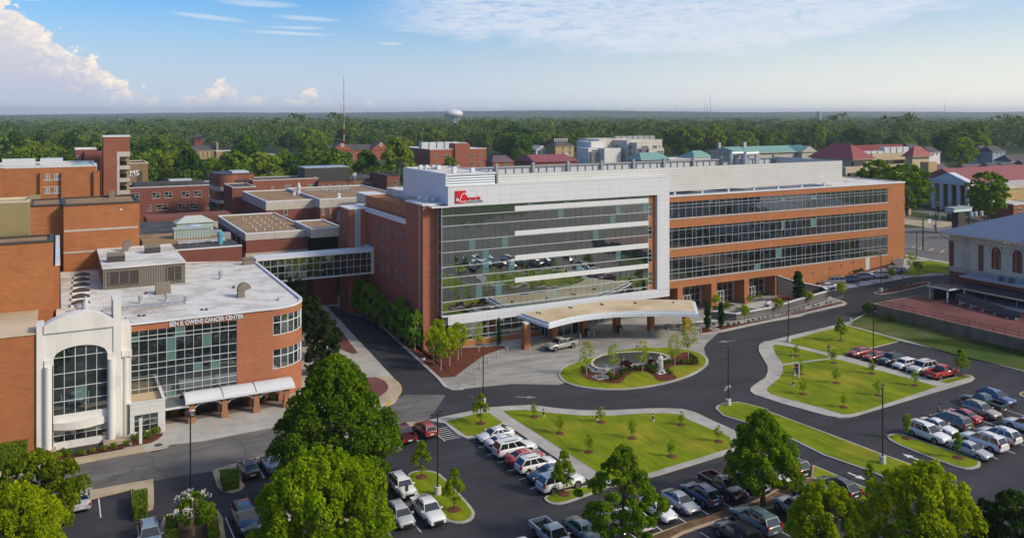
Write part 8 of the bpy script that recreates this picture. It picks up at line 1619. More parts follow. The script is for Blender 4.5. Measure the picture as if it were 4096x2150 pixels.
for kind, col, u, v, h, lab in (('suvbig', 'white', 35.7, -64.0, 'S', 'white SUV with sunroof beside the long right island'), ('sedan', 'white', 39.2, -62.9, 'S', 'white sedan with a damaged front corner next to the white SUV'), ('van', 'taupe', 42.2, -62.6, 'N', 'taupe minivan seen from behind in the right lot'), ('sedan', 'red', 45.5, -62.0, 'N', 'red sedan behind the taupe minivan'), ('suv', 'tan', 49.2, -62.2, 'S', 'pale tan SUV facing the camera between the red sedan and green pickup'), ('pickup', 'green', 52.4, -60.6, 'N', 'dark green pickup with an open bed in the right lot'), ('suv', 'blue', 55.8, -60.2, 'S', 'blue SUV at the right edge behind the green pickup'),
  ('sedan', 'silver', 35.8, -69.4, 'S', 'silver grey sedan beside the young tree on the long right island'), ('suvbig', 'white', 39.3, -68.7, 'N', 'white SUV with black roof rails next to the silver grey sedan'), ('suv', 'white', 43.0, -68.4, 'N', 'white SUV with tall red tail lights in the right lot'), ('suvbig', 'white', 48.7, -68.4, 'N', 'white SUV cut by the right edge of the picture')): car(kind, col, u, v, h, lab, group=rowF)
car('sedan', 'red', 63.5, -62.8, 'N', 'red car just visible at the right edge by the small kerb island', group=rowF)
rowG = 'vehicles along the path of the east lawn'
for kind, col, u, v, h, lab in (('coupe', 'red', 58.0, -36.0, 'W', 'red sedan first in the row by the person on the path'), ('coupe', 'red', 58.3, -38.8, 'W', 'second red sedan behind the tall lamp pole'), ('suv', 'black', 58.6, -41.4, 'W', 'black SUV between the red sedan and the small white SUV'), ('hatch', 'white', 58.5, -44.0, 'W', 'small white SUV facing the lawn'), ('suvbig', 'pearl', 58.9, -46.7, 'W', 'large pearl white SUV beside the red pickup'), ('pickup', (.40, .012, .016), 59.6, -49.5, 'E', 'bright red crew cab pickup at the end of the row')): car(kind, col, u, v, h, lab, group=rowG)
rowH = 'vehicles parked beside the east wing'
for kind, col, u, v, lab in (('sedan', 'white', 88.1, -3.1, 'white sedan at the near end of the side parking'), ('suvbig', 'tan', 91.9, -1.8, 'tan and silver long SUV next to the white sedan'), ('suv', 'navy', 95.3, -3.0, 'dark blue SUV in the side parking'), ('suv', 'grey', 98.6, -3.4, 'grey SUV in the side parking'), ('suv', 'silver', 102.4, -5.2, 'silver white SUV in front of the service door'), ('pickup', 'steel', 107.2, -5.0, 'grey blue pickup at the far end of the side parking')): car(kind, col, u, v, 140, lab, group=rowH, sc_=.97)
def drop(o):
 for ch in list(o.children): drop(ch)
 bpy.data.objects.remove(o)
for p_ in PROTO.values(): drop(p_)
for i, (x, y) in enumerate(((1440, 426), (1745, 352), (1400, 432))): pass
# ================================================================ MARKINGS
def lines(name, segs, wd=.11, mat=m_paint, dz=.013, off=(0, 0)):
 m = MB()
 for t, x0, y0, x1, y1 in segs:
  a, b = W(t, x0, y0), W(t, x1, y1); d = Vector((b[0]-a[0], b[1]-a[1])).normalized(); n = Vector((-d.y, d.x))*wd/2
  m.quad((a[0]+n.x, a[1]+n.y, G(a[0])+dz), (b[0]+n.x, b[1]+n.y, G(b[0])+dz), (b[0]-n.x, b[1]-n.y, G(b[0])+dz), (a[0]-n.x, a[1]-n.y, G(a[0])+dz))
  if m.v and True:
   pass
 for i, f in enumerate(m.f):
  p = [Vector(m.v[j]) for j in f]
  if (p[1]-p[0]).cross(p[2]-p[0]).z < 0: m.f[i] = f[::-1]
 return m.build(name, mat, kind='structure')
def ulines(name, L, wd=.11, dz=.013, mat=m_paint):
 m = MB()
 for x0, y0, x1, y1 in L:
  if abs(x1-x0) > abs(y1-y0): a, b, c, d = min(x0, x1), max(x0, x1), (y0+y1)/2-wd/2, (y0+y1)/2+wd/2
  else: a, b, c, d = (x0+x1)/2-wd/2, (x0+x1)/2+wd/2, min(y0, y1), max(y0, y1)
  m.quad((a, c, G(a)+dz), (b, c, G(b)+dz), (b, d, G(b)+dz), (a, d, G(a)+dz))
 return m.build(name, mat, kind='structure')
ulines('stall_lines', [(-13.9, -40.0-2.49*k, -8.6, -40.0-2.49*k) for k in range(6)])
ulines('stall_lines', [(u, -36.3, u, -31.6) for u in (-22.2, -19.45, -16.6, -24.9, -30.4, -33.2, -36, -38.2)]+[(-14.3, -35.9, -14.3, -31.6), (-16.6, -35.95, -14.3, -35.95)]+[(-16.6, -35.4+.62*k, -14.3, -35.4+.62*k) for k in range(6)])
ulines('stall_lines', [(-7.2+3.05*k, -66.4, -7.2+3.05*k, -61.0) for k in range(-6, 4)]); ulines('stall_lines', [(-4.2+3.45*k, -73.8, -4.2+3.45*k, -68.2+(k > 1)*.4) for k in range(5)])
ulines('stall_lines', [(37.4+3.35*k, -71.7, 37.4+3.35*k, -60.4) for k in range(6)]+[(34.2, -66.2, 57, -66.2)]); ulines('stall_lines', [(56.3, -37.4-2.72*k, 61.4, -37.4-2.72*k) for k in range(5)])
ulines('stall_lines', [(-27.6, -55.5, -27.6, -50.4), (-30.4, -55.5, -30.4, -50.4), (-29, -49.2, -29, -44), (-24.6, -55, -24.6, -50.4)]+[(-31.5, -49+.6*k, -29.1, -49+.6*k) for k in range(8)])
ulines('stall_lines', [(-54.35, -37.7, -54.35, -33.1), (-57.6, -38.2, -57.6, -33.1), (-40.9, -48.8, -40.9, -43.6), (-43.5, -48.8, -43.5, -43.6)])
lines('stall_lines', [('R', 1690+k*118, 250-k*17, 1790+k*130, 275-k*15) for k in range(7)], mat=m_paint, dz=.034)
for x, y in ((575, 355), (730, 332), (835, 315), (980, 292), (1240, 248)):
 p = W('B3', x, y); z = G(p[0]); m = MB(); m.box(p[0]-.8, p[0]+.8, p[1]-.6, p[1]+.6, z-.1, z+.06, 0); m.box(p[0]-.25, p[0]+.25, p[1]-.4, p[1]+.4, z+.06, z+.064, 1); m.build('accessible_marking', [m_blue, m_paint], kind='structure')
def arrow(u, v, a, L=3.2, kind='s'):
 m = MB(); ca, sa = math.cos(R(a)), math.sin(R(a)); P = [(-L/2, -.14), (L*.02, -.14), (L*.02, -.5), (L/2, 0), (L*.02, .5), (L*.02, .14), (-L/2, .14)] if kind == 's' else [(-L/2, -.1), (.1, -.1), (.25, -.55), (L/2, -.15), (L/2, .12), (-L/2, .12)]
 m.add([(u+x*ca-y*sa, v+x*sa+y*ca, G(u)+.014) for x, y in P], ((0, 1, 2, 5, 6) if 0 else tuple(range(len(P))),)); m.build('painted_arrow', m_paint if t[0] == 'C' else m_worn, kind='structure')
for t, x0, y0, x1, y1 in (('C3', 1375, 655, 1210, 592), ('C3', 720, 762, 885, 830), ('T5', 850, 1138, 1055, 1145), ('R', 770, 905, 550, 925), ('B2', 1915, 1265, 1968, 1210)):
 a, b = W(t, x0, y0), W(t, x1, y1); arrow((a[0]+b[0])/2, (a[1]+b[1])/2, math.degrees(math.atan2(b[1]-a[1], b[0]-a[0])), math.hypot(b[0]-a[0], b[1]-a[1]))
for t, x, y, r_ in (('R', 636, 870, .45), ('T5', 437, 1137, .4), ('L10', 2040, 133, .5), ('B2', 1915, 790, .3)): p = W(t, x, y); m = MB(); m.cyl(p[0], p[1], .0, .115 if t == 'L10' else .018, r_, n=14); m.build('manhole_cover', m_bronze, kind='structure')
lines('parking_lines_far', [('R8', 990, 762, 1065, 718), ('R8', 1180, 790, 1248, 745), ('R8', 820, 735, 890, 700), ('R8', 700, 712, 760, 680)], .5, m_concwarm, .02)
# ================================================================ STREET FURNITURE
def lamp(t, x, y, h, heads, label, ped=.95, rot=0.0, dz=0):
 p = W(t, x, y); T = thing('lamp_post', (p[0], p[1], G(p[0])), label, 'lamp post', 'tall black lamp posts'); g = G(p[0])+dz
 m = MB(); m.lathe(p[0], p[1], [(.36, g), (.36, g+ped), (.3, g+ped+.03)], 16); m.build('concrete_base', m_stairc, T)
 m = MB(); m.tube((p[0], p[1], g+ped), (p[0], p[1], g+h), .085, 8, r2=.07); m.box(p[0]-.16, p[0]+.16, p[1]-.16, p[1]+.16, g+ped, g+ped+.06); m.build('pole', m_black, T)
 for k in range(heads):
  a = rot+math.pi*k; d = (math.cos(a), math.sin(a)); m = MB(); m.tube((p[0], p[1], g+h-.1), (p[0]+d[0]*.4, p[1]+d[1]*.4, g+h), .04, 5); q = (-d[1]*.17, d[0]*.17)
  m.add([(p[0]+d[0]*s_+q[0]*w_, p[1]+d[1]*s_+q[1]*w_, g+h+z_) for z_ in (-.03, .07) for s_, w_ in ((.35, -1), (.35, 1), (1.05, .8), (1.05, -.8))], ((0, 1, 2, 3)[::-1], (4, 5, 6, 7), (0, 3, 7, 4), (1, 0, 4, 5), (2, 1, 5, 6), (3, 2, 6, 7))); m.build('lamp_head', m_black, T)
lamp('T5', 545, 1215, 8.2, 1, 'black lamp post behind the young oak near the roundabout', rot=2.6); lamp('C1', 1636, 968, 8.7, 2, 'black double headed lamp post on the left grass island', rot=.5)
lamp('C2', 1949, 162, 8.0, 1, 'black lamp post at the tip of the long grass strip', rot=2.6); lamp('T4', 362, 163, 8.6, 1, 'black lamp post at the corner of the east road', rot=2.8); lamp('T4', 1160, 425, 9.0, 1, 'black lamp post standing among the red sedans', rot=.3)
lamp('T4', 1247, 1305, 8.9, 2, 'black double headed lamp post on the long grass strip', rot=.6); lamp('B3', 1017, 382, 8.4, 1, 'black lamp post on the narrow mulch island', rot=2.8); lamp('R8', 781, 885, 6.2, 1, 'small grey lamp post beside the lawn steps', .3, rot=0)
lamp('B1', 1505, 990, 5.2, 1, 'black lamp post in the birch mulch bed', .35, rot=2); lamp('L10', 2452, 700, 8.0, 1, 'black lamp post with a blue grey head beside the crepe myrtle', .1, rot=1.8)
for x, y, h, lab in ((393, 735, 4.6, 'white curved lamp by the rounded brick corner'), (503, 830, 4.4, 'white curved lamp second down the magnolia path'), (632, 960, 4.2, 'white curved lamp just above the huge oak'), (372, 1130, 2.6, 'white curved lamp near the end of the white walkway canopy')):
 p = W('B1', x, y); T = thing('curved_lamp', (p[0], p[1], .1), lab, 'lamp post', 'white curved lamps along the path'); m = MB(); m.tube((p[0], p[1], .1), (p[0], p[1], h), .06, 6); r_ = .32
 for i in range(8): a, b = math.pi*i/8, math.pi*(i+1)/8; m.tube((p[0]+r_-r_*math.cos(a), p[1], h+r_*math.sin(a)), (p[0]+r_-r_*math.cos(b), p[1], h+r_*math.sin(b)), .05, 5)
 m.build('pole', m_white, T); m = MB(); m.lathe(p[0]+2*r_, p[1], [(.27, h-.35), (.2, h-.1), (.06, h+.02)], 10); m.build('bell_shade', m_white, T)
for i, (t, x, y) in enumerate((('C2', 283, 265), ('C2', 765, 297), ('C2', 1270, 305), ('T4', 392, 312), ('T4', 405, 575), ('B2', 617, 1008), ('B2', 1125, 893), ('T4', 412, 480))):
 p = W(t, x, y); z = .15; T = thing('bollard_light', (p[0], p[1], z), 'short black and white bollard light with a concrete foot on a lawn', 'bollard light', 'bollard lights on the lawns'); m = MB(); m.lathe(p[0], p[1], [(.2, z), (.2, z+.12), (.1, z+.14)], 8); m.build('foot', m_stairc, T); m = MB(); m.cyl(p[0], p[1], z+.12, z+.62, .1, n=8); m.build('post', m_black, T); m = MB(); m.lathe(p[0], p[1], [(.09, z+.62), (.09, z+.82)], 8); m.build('lens', m_white, T); m = MB(); m.lathe(p[0], p[1], [(.11, z+.82), (.1, z+.95), (.03, z+1.0)], 8); m.build('cap', m_black, T)
for i, (t, x, y) in enumerate((('T5', 323, 1058), ('T5', 474, 1022), ('T5', 464, 928), ('T5', 514, 874), ('T5', 588, 822), ('T5', 674, 776), ('T5', 770, 735), ('T5', 981, 738), ('T5', 1097, 700), ('T5', 1456, 603), ('T5', 1584, 580), ('T5', 1835, 556), ('T5', 2131, 555), ('T5', 2280, 550), ('T5', 2437, 548), ('R', 335, 828))):
 p = W(t, x, y); m = MB(); m.lathe(p[0], p[1], [(.11, .0), (.11, 1.05), (.06, 1.12)], 8); m.build('steel_bollard', m_metal, label='plain steel bollard in the line edging the entrance drive', category='bollard', group='steel bollards round the entrance drive')
for x, y, lab in ((1535, 572, 'black litter bin left of the entrance doors'), (1833, 543, 'black litter bin right of the entrance doors')): p = W('T5', x, y); T = thing('litter_bin', (p[0], p[1], 0), lab, 'litter bin'); m = MB(); m.box(p[0]-.32, p[0]+.32, p[1], p[1]+.6, 0, 1.0); m.build('bin_body', m_grey, T); m = MB(); m.box(p[0]-.36, p[0]+.36, p[1]-.04, p[1]+.64, 1.0, 1.32); m.box(p[0]-.34, p[0]-.28, p[1]-.02, p[1]+.62, 0, 1.0); m.box(p[0]+.28, p[0]+.34, p[1]-.02, p[1]+.62, 0, 1.0); m.build('bin_hood', m_black, T)
p = W('T5', 1645, 532); m = MB(); m.box(p[0]-1.0, p[0]+1.0, p[1]-.5, p[1]+.6, .02, .05); m.build('door_mat', m_black, label='black mat in front of the entrance doors', category='mat')
for x, y, lab in ((1060, 850, 'dark bench in the shade of the walkway, left one'), (1550, 765, 'dark bench in the shade of the walkway, right one')):
 p = W('L7', x, y, .1); T = thing('bench', (p[0], p[1], .1), lab, 'bench'); m = MB(); m.box(p[0]-.95, p[0]+.95, p[1], p[1]+.5, .52, .58); m.build('seat', m_black, T); m = MB(); m.box(p[0]-.95, p[0]+.95, p[1]+.48, p[1]+.54, .6, 1.15); m.build('backrest', m_black, T)
 for s in (-.85, .85): m = MB(); m.box(p[0]+s-.04, p[0]+s+.04, p[1]+.03, p[1]+.5, .1, .52); m.box(p[0]+s-.04, p[0]+s+.04, p[1]+.0, p[1]+.5, .74, .8); m.build('leg', m_black, T)
p = W('C0', 1268, 513); T = thing('pylon_sign', (p[0], p[1], 0), 'tall narrow white pylon sign in the mulch by the white block', 'sign'); m = MB(); m.box(p[0]-.16, p[0]+.16, p[1]-.05, p[1]+.1, 0, 3.1); m.build('panel', m_white, T); m = MB(); m.box(p[0]-.2, p[0]+.2, p[1]-.08, p[1]+.13, 3.1, 3.2); m.build('cap', m_white, T)
p = W('C0', 1452, 412); T = thing('notice_sign', (p[0], p[1], .1), 'small red and white notice on a post by the block corner', 'sign'); m = MB(); m.box(p[0]-.18, p[0]+.18, p[1]-.02, p[1]+.02, .5, 1.1, 0); m.box(p[0]-.2, p[0]+.2, p[1]-.01, p[1]+.03, .46, 1.14, 1); m.build('board', [m_white, m_red], T); m = MB(); m.tube((p[0], p[1]+.02, 0), (p[0], p[1]+.02, .5), .03, 5); m.build('post', m_red, T)
a, b = W('T4', 420, 488), W('T4', 460, 500); T = thing('lawn_sign', (a[0], a[1], .15), 'red and dark grey lawn sign on two white posts', 'sign'); d = Vector((b[0]-a[0], b[1]-a[1], 0)); nn = Vector((-d.y, d.x, 0)).normalized()*.04
for q in (a, b): m = MB(); m.box(q[0]-.05, q[0]+.05, q[1]-.05, q[1]+.05, .15, 2.15 if q == a else 2.15); m.build('post', m_white, T)
m = MB()
for z0, z1, mi in ((1.35, 2.1, 0), (.8, 1.35, 1)): m.add([(a[0]-nn.x, a[1]-nn.y, z0), (b[0]-nn.x, b[1]-nn.y, z0), (b[0]-nn.x, b[1]-nn.y, z1), (a[0]-nn.x, a[1]-nn.y, z1), (a[0]+nn.x, a[1]+nn.y, z0), (b[0]+nn.x, b[1]+nn.y, z0), (b[0]+nn.x, b[1]+nn.y, z1), (a[0]+nn.x, a[1]+nn.y, z1)], ((0, 1, 2, 3), (5, 4, 7, 6)), mi)
m.build('board', [m_red, m_bronze], T); m = MB(); c0 = Vector((a[0], a[1], 0))-nn*1.2
for zz, l0, l1 in ((1.62, .2, .8), (1.15, .15, .7), (1.0, .15, .6)): m.tube(tuple(c0+d*l0+Vector((0, 0, zz))), tuple(c0+d*l1+Vector((0, 0, zz))), .035, 4)
m.build('lettering', m_white, T)
p = W('P3', 2340, 900); T = thing('parking_sign', (p[0], p[1], .1), 'narrow dark parking sign on a thin post in front of the boxy SUV', 'sign'); m = MB(); m.tube((p[0], p[1], .1), (p[0], p[1], 2.1), .03, 5); m.build('post', m_black, T); m = MB(); m.box(p[0]-.18, p[0]+.18, p[1]-.02, p[1]+.02, 1.45, 2.1); m.build('plate', m_bronze, T)
p = W('R', 2263, 705); m = MB(); m.lathe(p[0], p[1], [(.14, G(p[0])), (.14, G(p[0])+1.3), (.1, G(p[0])+1.36)], 8); m.build('utility_marker', m_ltgrey, label='short pale utility post at the roadside below the retaining wall', category='utility post')
# ================================================================ FOUNTAIN AND STATUE
def fountain():
 T = thing('fountain', (*W('B2', 1060, 1020), .15), 'half oval fountain basin with a cream rim and three small jets', 'fountain')
 back = WP(('B2', (715, 1058), (705, 1030), (730, 1000), (800, 968), (950, 940), (1150, 930), (1300, 940), (1395, 965), (1418, 985))); front = WP(('B2', (1400, 1000), (1290, 1030), (1040, 1065), (840, 1095), (770, 1090)))
 ol = back+front; m = MB(); m.prism(ol, .15, .42); rim = m.build('rim', m_cream, T); m = MB(); m.prism(inset(ol, .42), .42, .425); m.build('water', m_water, T)
 for i, q in enumerate(zip(front, front[1:])): m = MB(); m.prism(strip([q[0], q[1]], .45), .15, .48+.03*(i % 2)); m.build('stone_ledge', m_band, T)
 for x, y in ((852, 1058), (1008, 998), (1250, 988)):
  p = W('B2', x, y, .4); m = MB(); m.lathe(p[0], p[1], [(.10, .42), (.06, .65), (.07, .8), (.03, .95), (.01, 1.0)], 7); m.build('water_jet', m_white, T)
fountain()
p = W('B2', 800, 1155); m = MB(); m.box(p[0]-1.1, p[0]+1.1, p[1]-.9, p[1]+.9, .17, .27, 0); m.box(p[0]-1.0, p[0]+1.0, p[1]-.8, p[1]+.8, .27, .28, 1); m.build('pump_grate', [m_ltgrey, m_black], label='square black grate with a white frame in the island mulch', category='grate')
p = W('R', 497, 765); m = MB(); m.box(p[0]-.9, p[0]+.9, p[1]-.9, p[1]+.9, .1, .16, 0); m.cyl(p[0], p[1], .16, .17, .5, n=14, m=1); m.build('manhole_slab', [m_conc, m_bronze], label='square concrete slab with a round cover between the cypresses', category='manhole')
for x, y in ((1108, 395), (690, 450)): p = W('R', x, y); m = MB(); m.box(p[0]-1.1, p[0]+1.1, p[1]-.9, p[1]+.9, .03, .06); m.build('tree_pit', m_black, kind='structure')
def skin(name, verts, edges, rad, mat, parent, lvl=2, root=0):
 me = bpy.data.meshes.new(name); me.from_pydata(verts, edges, []); o = bpy.data.objects.new(name, me); C.objects.link(o); o.modifiers.new('s', 'SKIN');
 for i, r_ in enumerate(rad): me.skin_vertices[0].data[i].radius = r_ if isinstance(r_, tuple) else (r_, r_)
 me.skin_vertices[0].data[root].use_root = True
 sb = o.modifiers.new('b', 'SUBSURF'); sb.levels = sb.render_levels = lvl; bpy.context.view_layer.update(); dg = bpy.context.evaluated_depsgraph_get(); m2 = bpy.data.meshes.new_from_object(o.evaluated_get(dg)); bpy.data.objects.remove(o)
 m2.materials.clear(); m2.materials.append(mat); m2.polygons.foreach_set('use_smooth', [True]*len(m2.polygons)); o = bpy.data.objects.new(name, m2); C.objects.link(o); o.parent = parent; return o
p = W('B2', 1338, 1112); T = thing('statue', (p[0], p[1], .17), 'white robed statue on a square plinth in the island planting', 'statue'); ms = M('statue_white', (.62, .60, .57), .7, var=.1)
m = MB(); m.box(p[0]-.85, p[0]+.85, p[1]-.7, p[1]+.7, .17, .32); m.box(p[0]-.5, p[0]+.5, p[1]-.45, p[1]+.45, .32, .62); m.build('plinth', ms, T)
m = MB(); m.lathe(p[0], p[1], [(.38, .62), (.33, .9), (.27, 1.5), (.23, 2.0), (.26, 2.4), (.28, 2.58), (.17, 2.72), (.07, 2.8), (.08, 2.86), (.12, 2.93), (.13, 3.05), (.09, 3.15), (.02, 3.2)], 16)
for s in (-1, 1): m.tube((p[0]+s*.33, p[1], 2.6), (p[0]+s*.40, p[1]-.12, 2.15), .11, 7, r2=.09); m.tube((p[0]+s*.40, p[1]-.12, 2.15), (p[0]+s*.1, p[1]-.42, 2.3), .09, 7, r2=.06)
for k in range(9): a = k*.7; m.tube((p[0]+.44*math.cos(a), p[1]+.44*math.sin(a), .64), (p[0]+.32*math.cos(a+.1), p[1]+.32*math.sin(a+.1), 2.1), .05, 5)
m.build('figure', ms, T, smooth=True)
# ================================================================ PEOPLE
m_skin = M('skin', (.42, .24, .16), .6, var=.03); m_hair = M('hair_dark', (.015, .011, .009), .7); m_jean = M('denim', (.04, .08, .16), .85, var=.1); m_tee = M('shirt_black', (.02, .02, .022), .85); m_teeb = M('shirt_blue', (.13, .19, .30), .85, var=.06); m_bagm = M('tote', (.5, .44, .33), .9)
def person(u, v, z, a, label, shirt, trousers, bend=0.0, bag=False, shorts=False):
 T = thing('person', (0, 0, 0), label, 'person'); hx = bend*.5
 V = [(0, 0, .95), (bend*.12, 0, 1.15), (bend*.34, 0, 1.38), (bend*.44, 0, 1.48), (bend*.62+.01, 0, 1.56), (bend*.72+.015, 0, 1.66)]
 E_ = [(0, 1), (1, 2), (2, 3), (3, 4), (4, 5)]; Rr = [(.17, .13), (.145, .11), (.17, .115), (.06, .06), (.085, .095), (.075, .09)]
 def add(pts, rads, start):
  k = start
  for p_, r_ in zip(pts, rads): V.append(p_); Rr.append(r_); E_.append((k, len(V)-1)); k = len(V)-1
  return k
 for s in (-1, 1):
  add([(.0, s*.10, .86), (.03, s*.11, .5), (-.03, s*.11, .09), (.13, s*.12, .04)], [.095, .065, .045, .038], 0)
  h = add([(bend*.36, s*.20, 1.40), (bend*.36+.03, s*.26, 1.12), (bend*.36+.22, s*.15, 1.03 if s > 0 else .98)], [.058, .043, .032], 2); hp = V[h]
  for f in range(5): add([(hp[0]+.05, hp[1]+(f-2)*.017, hp[2]-.01), (hp[0]+.10-(f in (0, 4))*.02, hp[1]+(f-2)*.02, hp[2]-.04)], [.011, .008], h) if f else add([(hp[0]+.03, hp[1]-s*.045, hp[2]+.02), (hp[0]+.06, hp[1]-s*.06, hp[2]+.01)], [.012, .009], h)
 body = skin('body', V, E_, Rr, m_skin, T, 2)
 hz = V[5]
 k = skin('shirt', [(0, 0, .92), (bend*.12, 0, 1.15), (bend*.34, 0, 1.38), (bend*.41, 0, 1.44)]+[(bend*.36, s*.2, 1.40) for s in (-1, 1)]+[(bend*.36+.02, s*.25, 1.2) for s in (-1, 1)], [(0, 1), (1, 2), (2, 3), (2, 4), (2, 5), (4, 6), (5, 7)], [(.19, .15), (.165, .13), (.185, .13), .08, .078, .078, .062, .062], shirt, T, 2)
 zb_ = .45 if shorts else .08
 k = skin('trousers', [(0, 0, .96)]+[(0, s*.1, .84) for s in (-1, 1)]+[(.03, s*.11, .5) for s in (-1, 1)]+[((.03, s*.11, .47) if shorts else (-.03, s*.11, .12)) for s in (-1, 1)], [(0, 1), (0, 2), (1, 3), (2, 4), (3, 5), (4, 6)], [(.18, .14), .11, .11, .078, .078, .06, .06], trousers, T, 2)
 m = MB(); m.lathe(hz[0]-.02, 0, [(.10, hz[2]-.06), (.115, hz[2]+.02), (.10, hz[2]+.09), (.04, hz[2]+.125)], 10); m.build('hair', m_hair, T, smooth=True)
 m = MB(); f0 = hz[0]+.085; [m.box(f0-.02, f0+.004, s*.034-.012, s*.034+.012, hz[2]-.06, hz[2]-.045, 0) for s in (-1, 1)]; m.box(f0-.02, f0+.018, -.012, .012, hz[2]-.10, hz[2]-.06, 1); m.box(f0-.03, f0+.002, -.025, .025, hz[2]-.125, hz[2]-.115, 0); m.build('face', [m_hair, m_skin], T)
 for s in (-1, 1): m = MB(); m.box(-.1, .17, s*.115-.045, s*.115+.045, 0, .07); m.build('shoe', m_black, T)
 if bag: m = MB(); m.box(.12, .24, -.16, .14, .85, 1.1); m.build('bundle', m_bagm, T)
 T.location = (u, v, z); T.rotation_euler = (0, 0, R(a)); return T
p = W('T4', 740, 283); person(p[0], p[1], .15, 210, 'person in a black shirt and blue shorts holding a pale bundle on the path', m_tee, m_jean, 0, True, True)
p = W('T4', 1745, 855); person(p[0], p[1]-.3, .02, -40, 'person in a blue shirt and jeans looking down beside the parked cars', m_teeb, m_jean, .25)
p = W('T4', 785, 290); T = thing('duffel_bag', (p[0], p[1], .14), 'dark bag on the path beside the standing person', 'bag'); m = MB(); m.tube((p[0]-.3, p[1], .34), (p[0]+.3, p[1]-.1, .34), .2, 10); m.build('bag_body', m_black, T); m = MB(); m.path([(p[0]-.15, p[1]-.03, .5), (p[0], p[1]-.05, .68), (p[0]+.15, p[1]-.07, .5)], .02, 5); m.build('handle', m_black, T)
# ================================================================ UTILITY POLES AND WIRES, FAR STREET FURNITURE
def upole(t, x, y, ytop, label, arm=True, r_=.16):
 p = W(t, x, y); d = ray(t, x, y); Yd = (p[1]-CAM[1])/d[1]; zt = H+ray(t, x, ytop)[2]*Yd; T = thing('utility_pole', (p[0], p[1], G(p[0])), label, 'utility pole', 'wooden utility poles'); m = MB(); m.tube((p[0], p[1], G(p[0])), (p[0], p[1], zt), r_, 7, r2=r_*.7); m.build('pole', m_wood, T)
 if arm: m = MB(); m.box(p[0]-1.5, p[0]+1.5, p[1]-.08, p[1]+.08, zt-.9, zt-.7); m.box(p[0]-1.2, p[0]+1.2, p[1]-.08, p[1]+.08, zt-1.8, zt-1.65); m.build('crossarm', m_wood, T)
 return (p[0], p[1], zt)
P_ = [upole('R8', 1103, 470, -95, 'tall utility pole left of the sign pylon'), upole('R8', 888, 750, 222, 'bare wooden pole at the edge of the far parking lot', False, .22), upole('A3', 1655, 925, 760, 'utility pole behind the station roof'), upole('A3', 1570, 930, 765, 'shorter utility pole left of the one behind the station roof')]
m = MB(); ends = [(P_[0][0]-60, P_[0][1]+22, P_[0][2]), P_[0], P_[3], P_[2], (P_[2][0]+60, P_[2][1]-20, P_[2][2]+1)]
for k in range(3):
 for a, b in zip(ends, ends[1:]):
  pts = [(a[0]+(b[0]-a[0])*i/8, a[1]+(b[1]-a[1])*i/8+(k-1)*.8, a[2]+(b[2]-a[2])*i/8-.8-k*.35-4*.9*(i/8)*(1-i/8)) for i in range(9)]; m.path(pts, .035, 3)
m.build('power_lines', m_black, label='power lines strung between the poles beyond the station', category='power line')
q = at('R8', 1535, 290, 242); T = thing('sign_pylon', (q[0], q[1], 4.9), 'dark pylon with a white box sign and clock face beyond the station', 'sign'); zt = at('R8', 1535, 35, 242)[2]; zb2 = at('R8', 1535, 105, 242)[2]
m = MB(); m.box(q[0]-1.6, q[0]+1.6, q[1], q[1]+2, 4.9, zb2); m.build('pylon', m_bronze, T); m = MB(); m.box(q[0]-4.2, q[0]+4.2, q[1]-.4, q[1]+2.4, zb2, zt-.4, 0); m.box(q[0]-4.3, q[0]+4.3, q[1]-.5, q[1]+2.5, zt-.4, zt, 1); m.box(q[0]-2.2, q[0]-1.6, q[1]-.44, q[1]-.4, zb2+1.0, zb2+2.2, 1); m.box(q[0]+2.2, q[0]+2.8, q[1]-.44, q[1]-.4, zb2+1.0, zb2+2.2, 1); m.build('sign_box', [M('sign_glass', (.5, .62, .66), .4), m_grey], T)
for x, y, yt, nm, lab in ((1145, 235, 120, 'banner_lamp', 'lamp post with a banner beside the far street, left one'), (2165, 150, -10, 'banner_lamp', 'lamp post with a banner beside the far street, right one')):
 p = W('R8', x, y); d = ray('R8', x, y); Yd = (p[1]-CAM[1])/d[1]; zt = H+ray('R8', x, yt)[2]*Yd; T = thing(nm, (p[0], p[1], 4.9), lab, 'lamp post'); m = MB(); m.tube((p[0], p[1], 4.9), (p[0], p[1], zt), .12, 6); m.lathe(p[0], p[1], [(.2, zt), (.35, zt+.4), (.1, zt+.8)], 8); m.build('pole', m_black, T); m = MB(); m.box(p[0]+.15, p[0]+1.2, p[1]-.03, p[1]+.03, zt-3.2, zt-.6); m.build('banner', m_ltgrey, T)
for x, y, lab in ((1015, 235, 'small white sign at the top of the tan lot'), (988, 370, 'small white sign at the bottom of the tan lot'), (1058, 470, 'blue white sign by the tall utility pole')): p = W('R8', x, y); T = thing('street_sign', (p[0], p[1], 4.9), lab, 'sign'); m = MB(); m.tube((p[0], p[1], 4.9), (p[0], p[1], 7), .06, 5); m.build('post', m_grey, T); m = MB(); m.box(p[0]-.8, p[0]+.8, p[1]-.1, p[1]-.05, 6.2, 7.4); m.build('plate', m_ltgrey, T)
p = W('R8', 1328, 262); m = MB(); m.lathe(p[0], p[1], [(.7, 4.9), (.75, 7.2), (.4, 7.3)], 10); m.build('street_bin', m_black, label='dark bin at the edge of the tan lot', category='bin')
q = at('R8', 1770, 200, 232); T = thing('transformer_rack', (q[0], q[1], 4.9), 'transformers on a raised platform behind the station roof', 'transformer'); m = MB(); m.box(q[0]-3.5, q[0]+4.5, q[1]-.6, q[1]+.6, q[2], q[2]+.2); [m.cyl(q[0]+s, q[1], 4.9, q[2], .25, n=6) for s in (-3, 4)]; m.build('platform', m_wood, T)
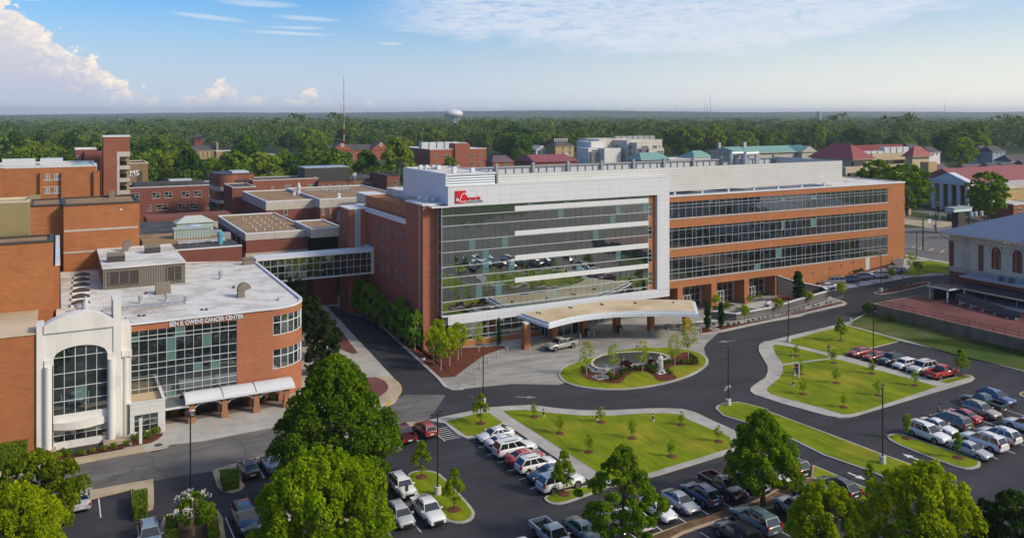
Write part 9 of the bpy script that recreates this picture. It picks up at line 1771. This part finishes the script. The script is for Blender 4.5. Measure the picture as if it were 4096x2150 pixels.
for s in (-2, 0, 2.6): m = MB(); m.lathe(q[0]+s, q[1], [(.45, q[2]+.3), (.45, q[2]+1.4), (.25, q[2]+1.6)], 10); m.build('transformer', m_ltgrey, T)
smc = MB(); smc.box(-2.2, 2.2, -.9, .9, .25, .95); smc.add([(-1.6, -.8, .95), (1.2, -.8, .95), (1.2, .8, .95), (-1.6, .8, .95), (-1.0, -.65, 1.45), (.5, -.65, 1.45), (.5, .65, 1.45), (-1.0, .65, 1.45)], ((0, 1, 5, 4), (1, 2, 6, 5), (2, 3, 7, 6), (3, 0, 4, 7), (4, 5, 6, 7)), 1); so_ = smc.build('far_car', [m_car, m_cglass], org=(0, 0, 0)); sme = so_.data; bpy.data.objects.remove(so_)
sheet('far_lot', [at('A1', x, y, 600)[:2] for x, y in ((80, 500), (480, 500))]+[at('A1', x, y, 420)[:2] for x, y in ((470, 600), (60, 600))], m_asphfar, .004)
for i, (x, y, c_) in enumerate(((330, 440, 'white'), (480, 325, 'dark'), (1820, 425, 'black'), (1850, 430, 'silver'), (90, 515, 'white'), (365, 553, 'white'), (1270, 545, 'dark'))):
 p = W('A1' if x < 1500 else 'A0', x, y); o = bpy.data.objects.new('parked_car', sme); C.objects.link(o); o.location = (p[0], p[1], .02); o.color = (*PAL[c_], 1); o.rotation_euler = (0, 0, i*1.1); o['label'] = 'tiny %s car far off in the town' % c_; o['category'] = 'car'; o['group'] = 'distant cars in the town'
# ================================================================ AIR
mm = bpy.data.materials.new('air_haze'); mm.use_nodes = True; t = NT(mm.node_tree); mm.node_tree.nodes.clear(); out = t.n('ShaderNodeOutputMaterial'); vol = t.n('ShaderNodeVolumePrincipled'); vol.inputs['Density'].default_value = 1.0e-4; vol.inputs['Color'].default_value = (.80, .88, 1.0, 1); vol.inputs['Anisotropy'].default_value = .2; t.l(vol.outputs[0], out.inputs['Volume'])
m = MB(); m.box(-12000, 13000, -600, 13500, -3, 100); m.f.append((0, 1, 2, 3)[::-1]) if 0 else None
hz = m.build('haze', mm, org=(0, 0, -3), kind='stuff'); hz['label'] = 'thin bluish summer haze over the far woodland'
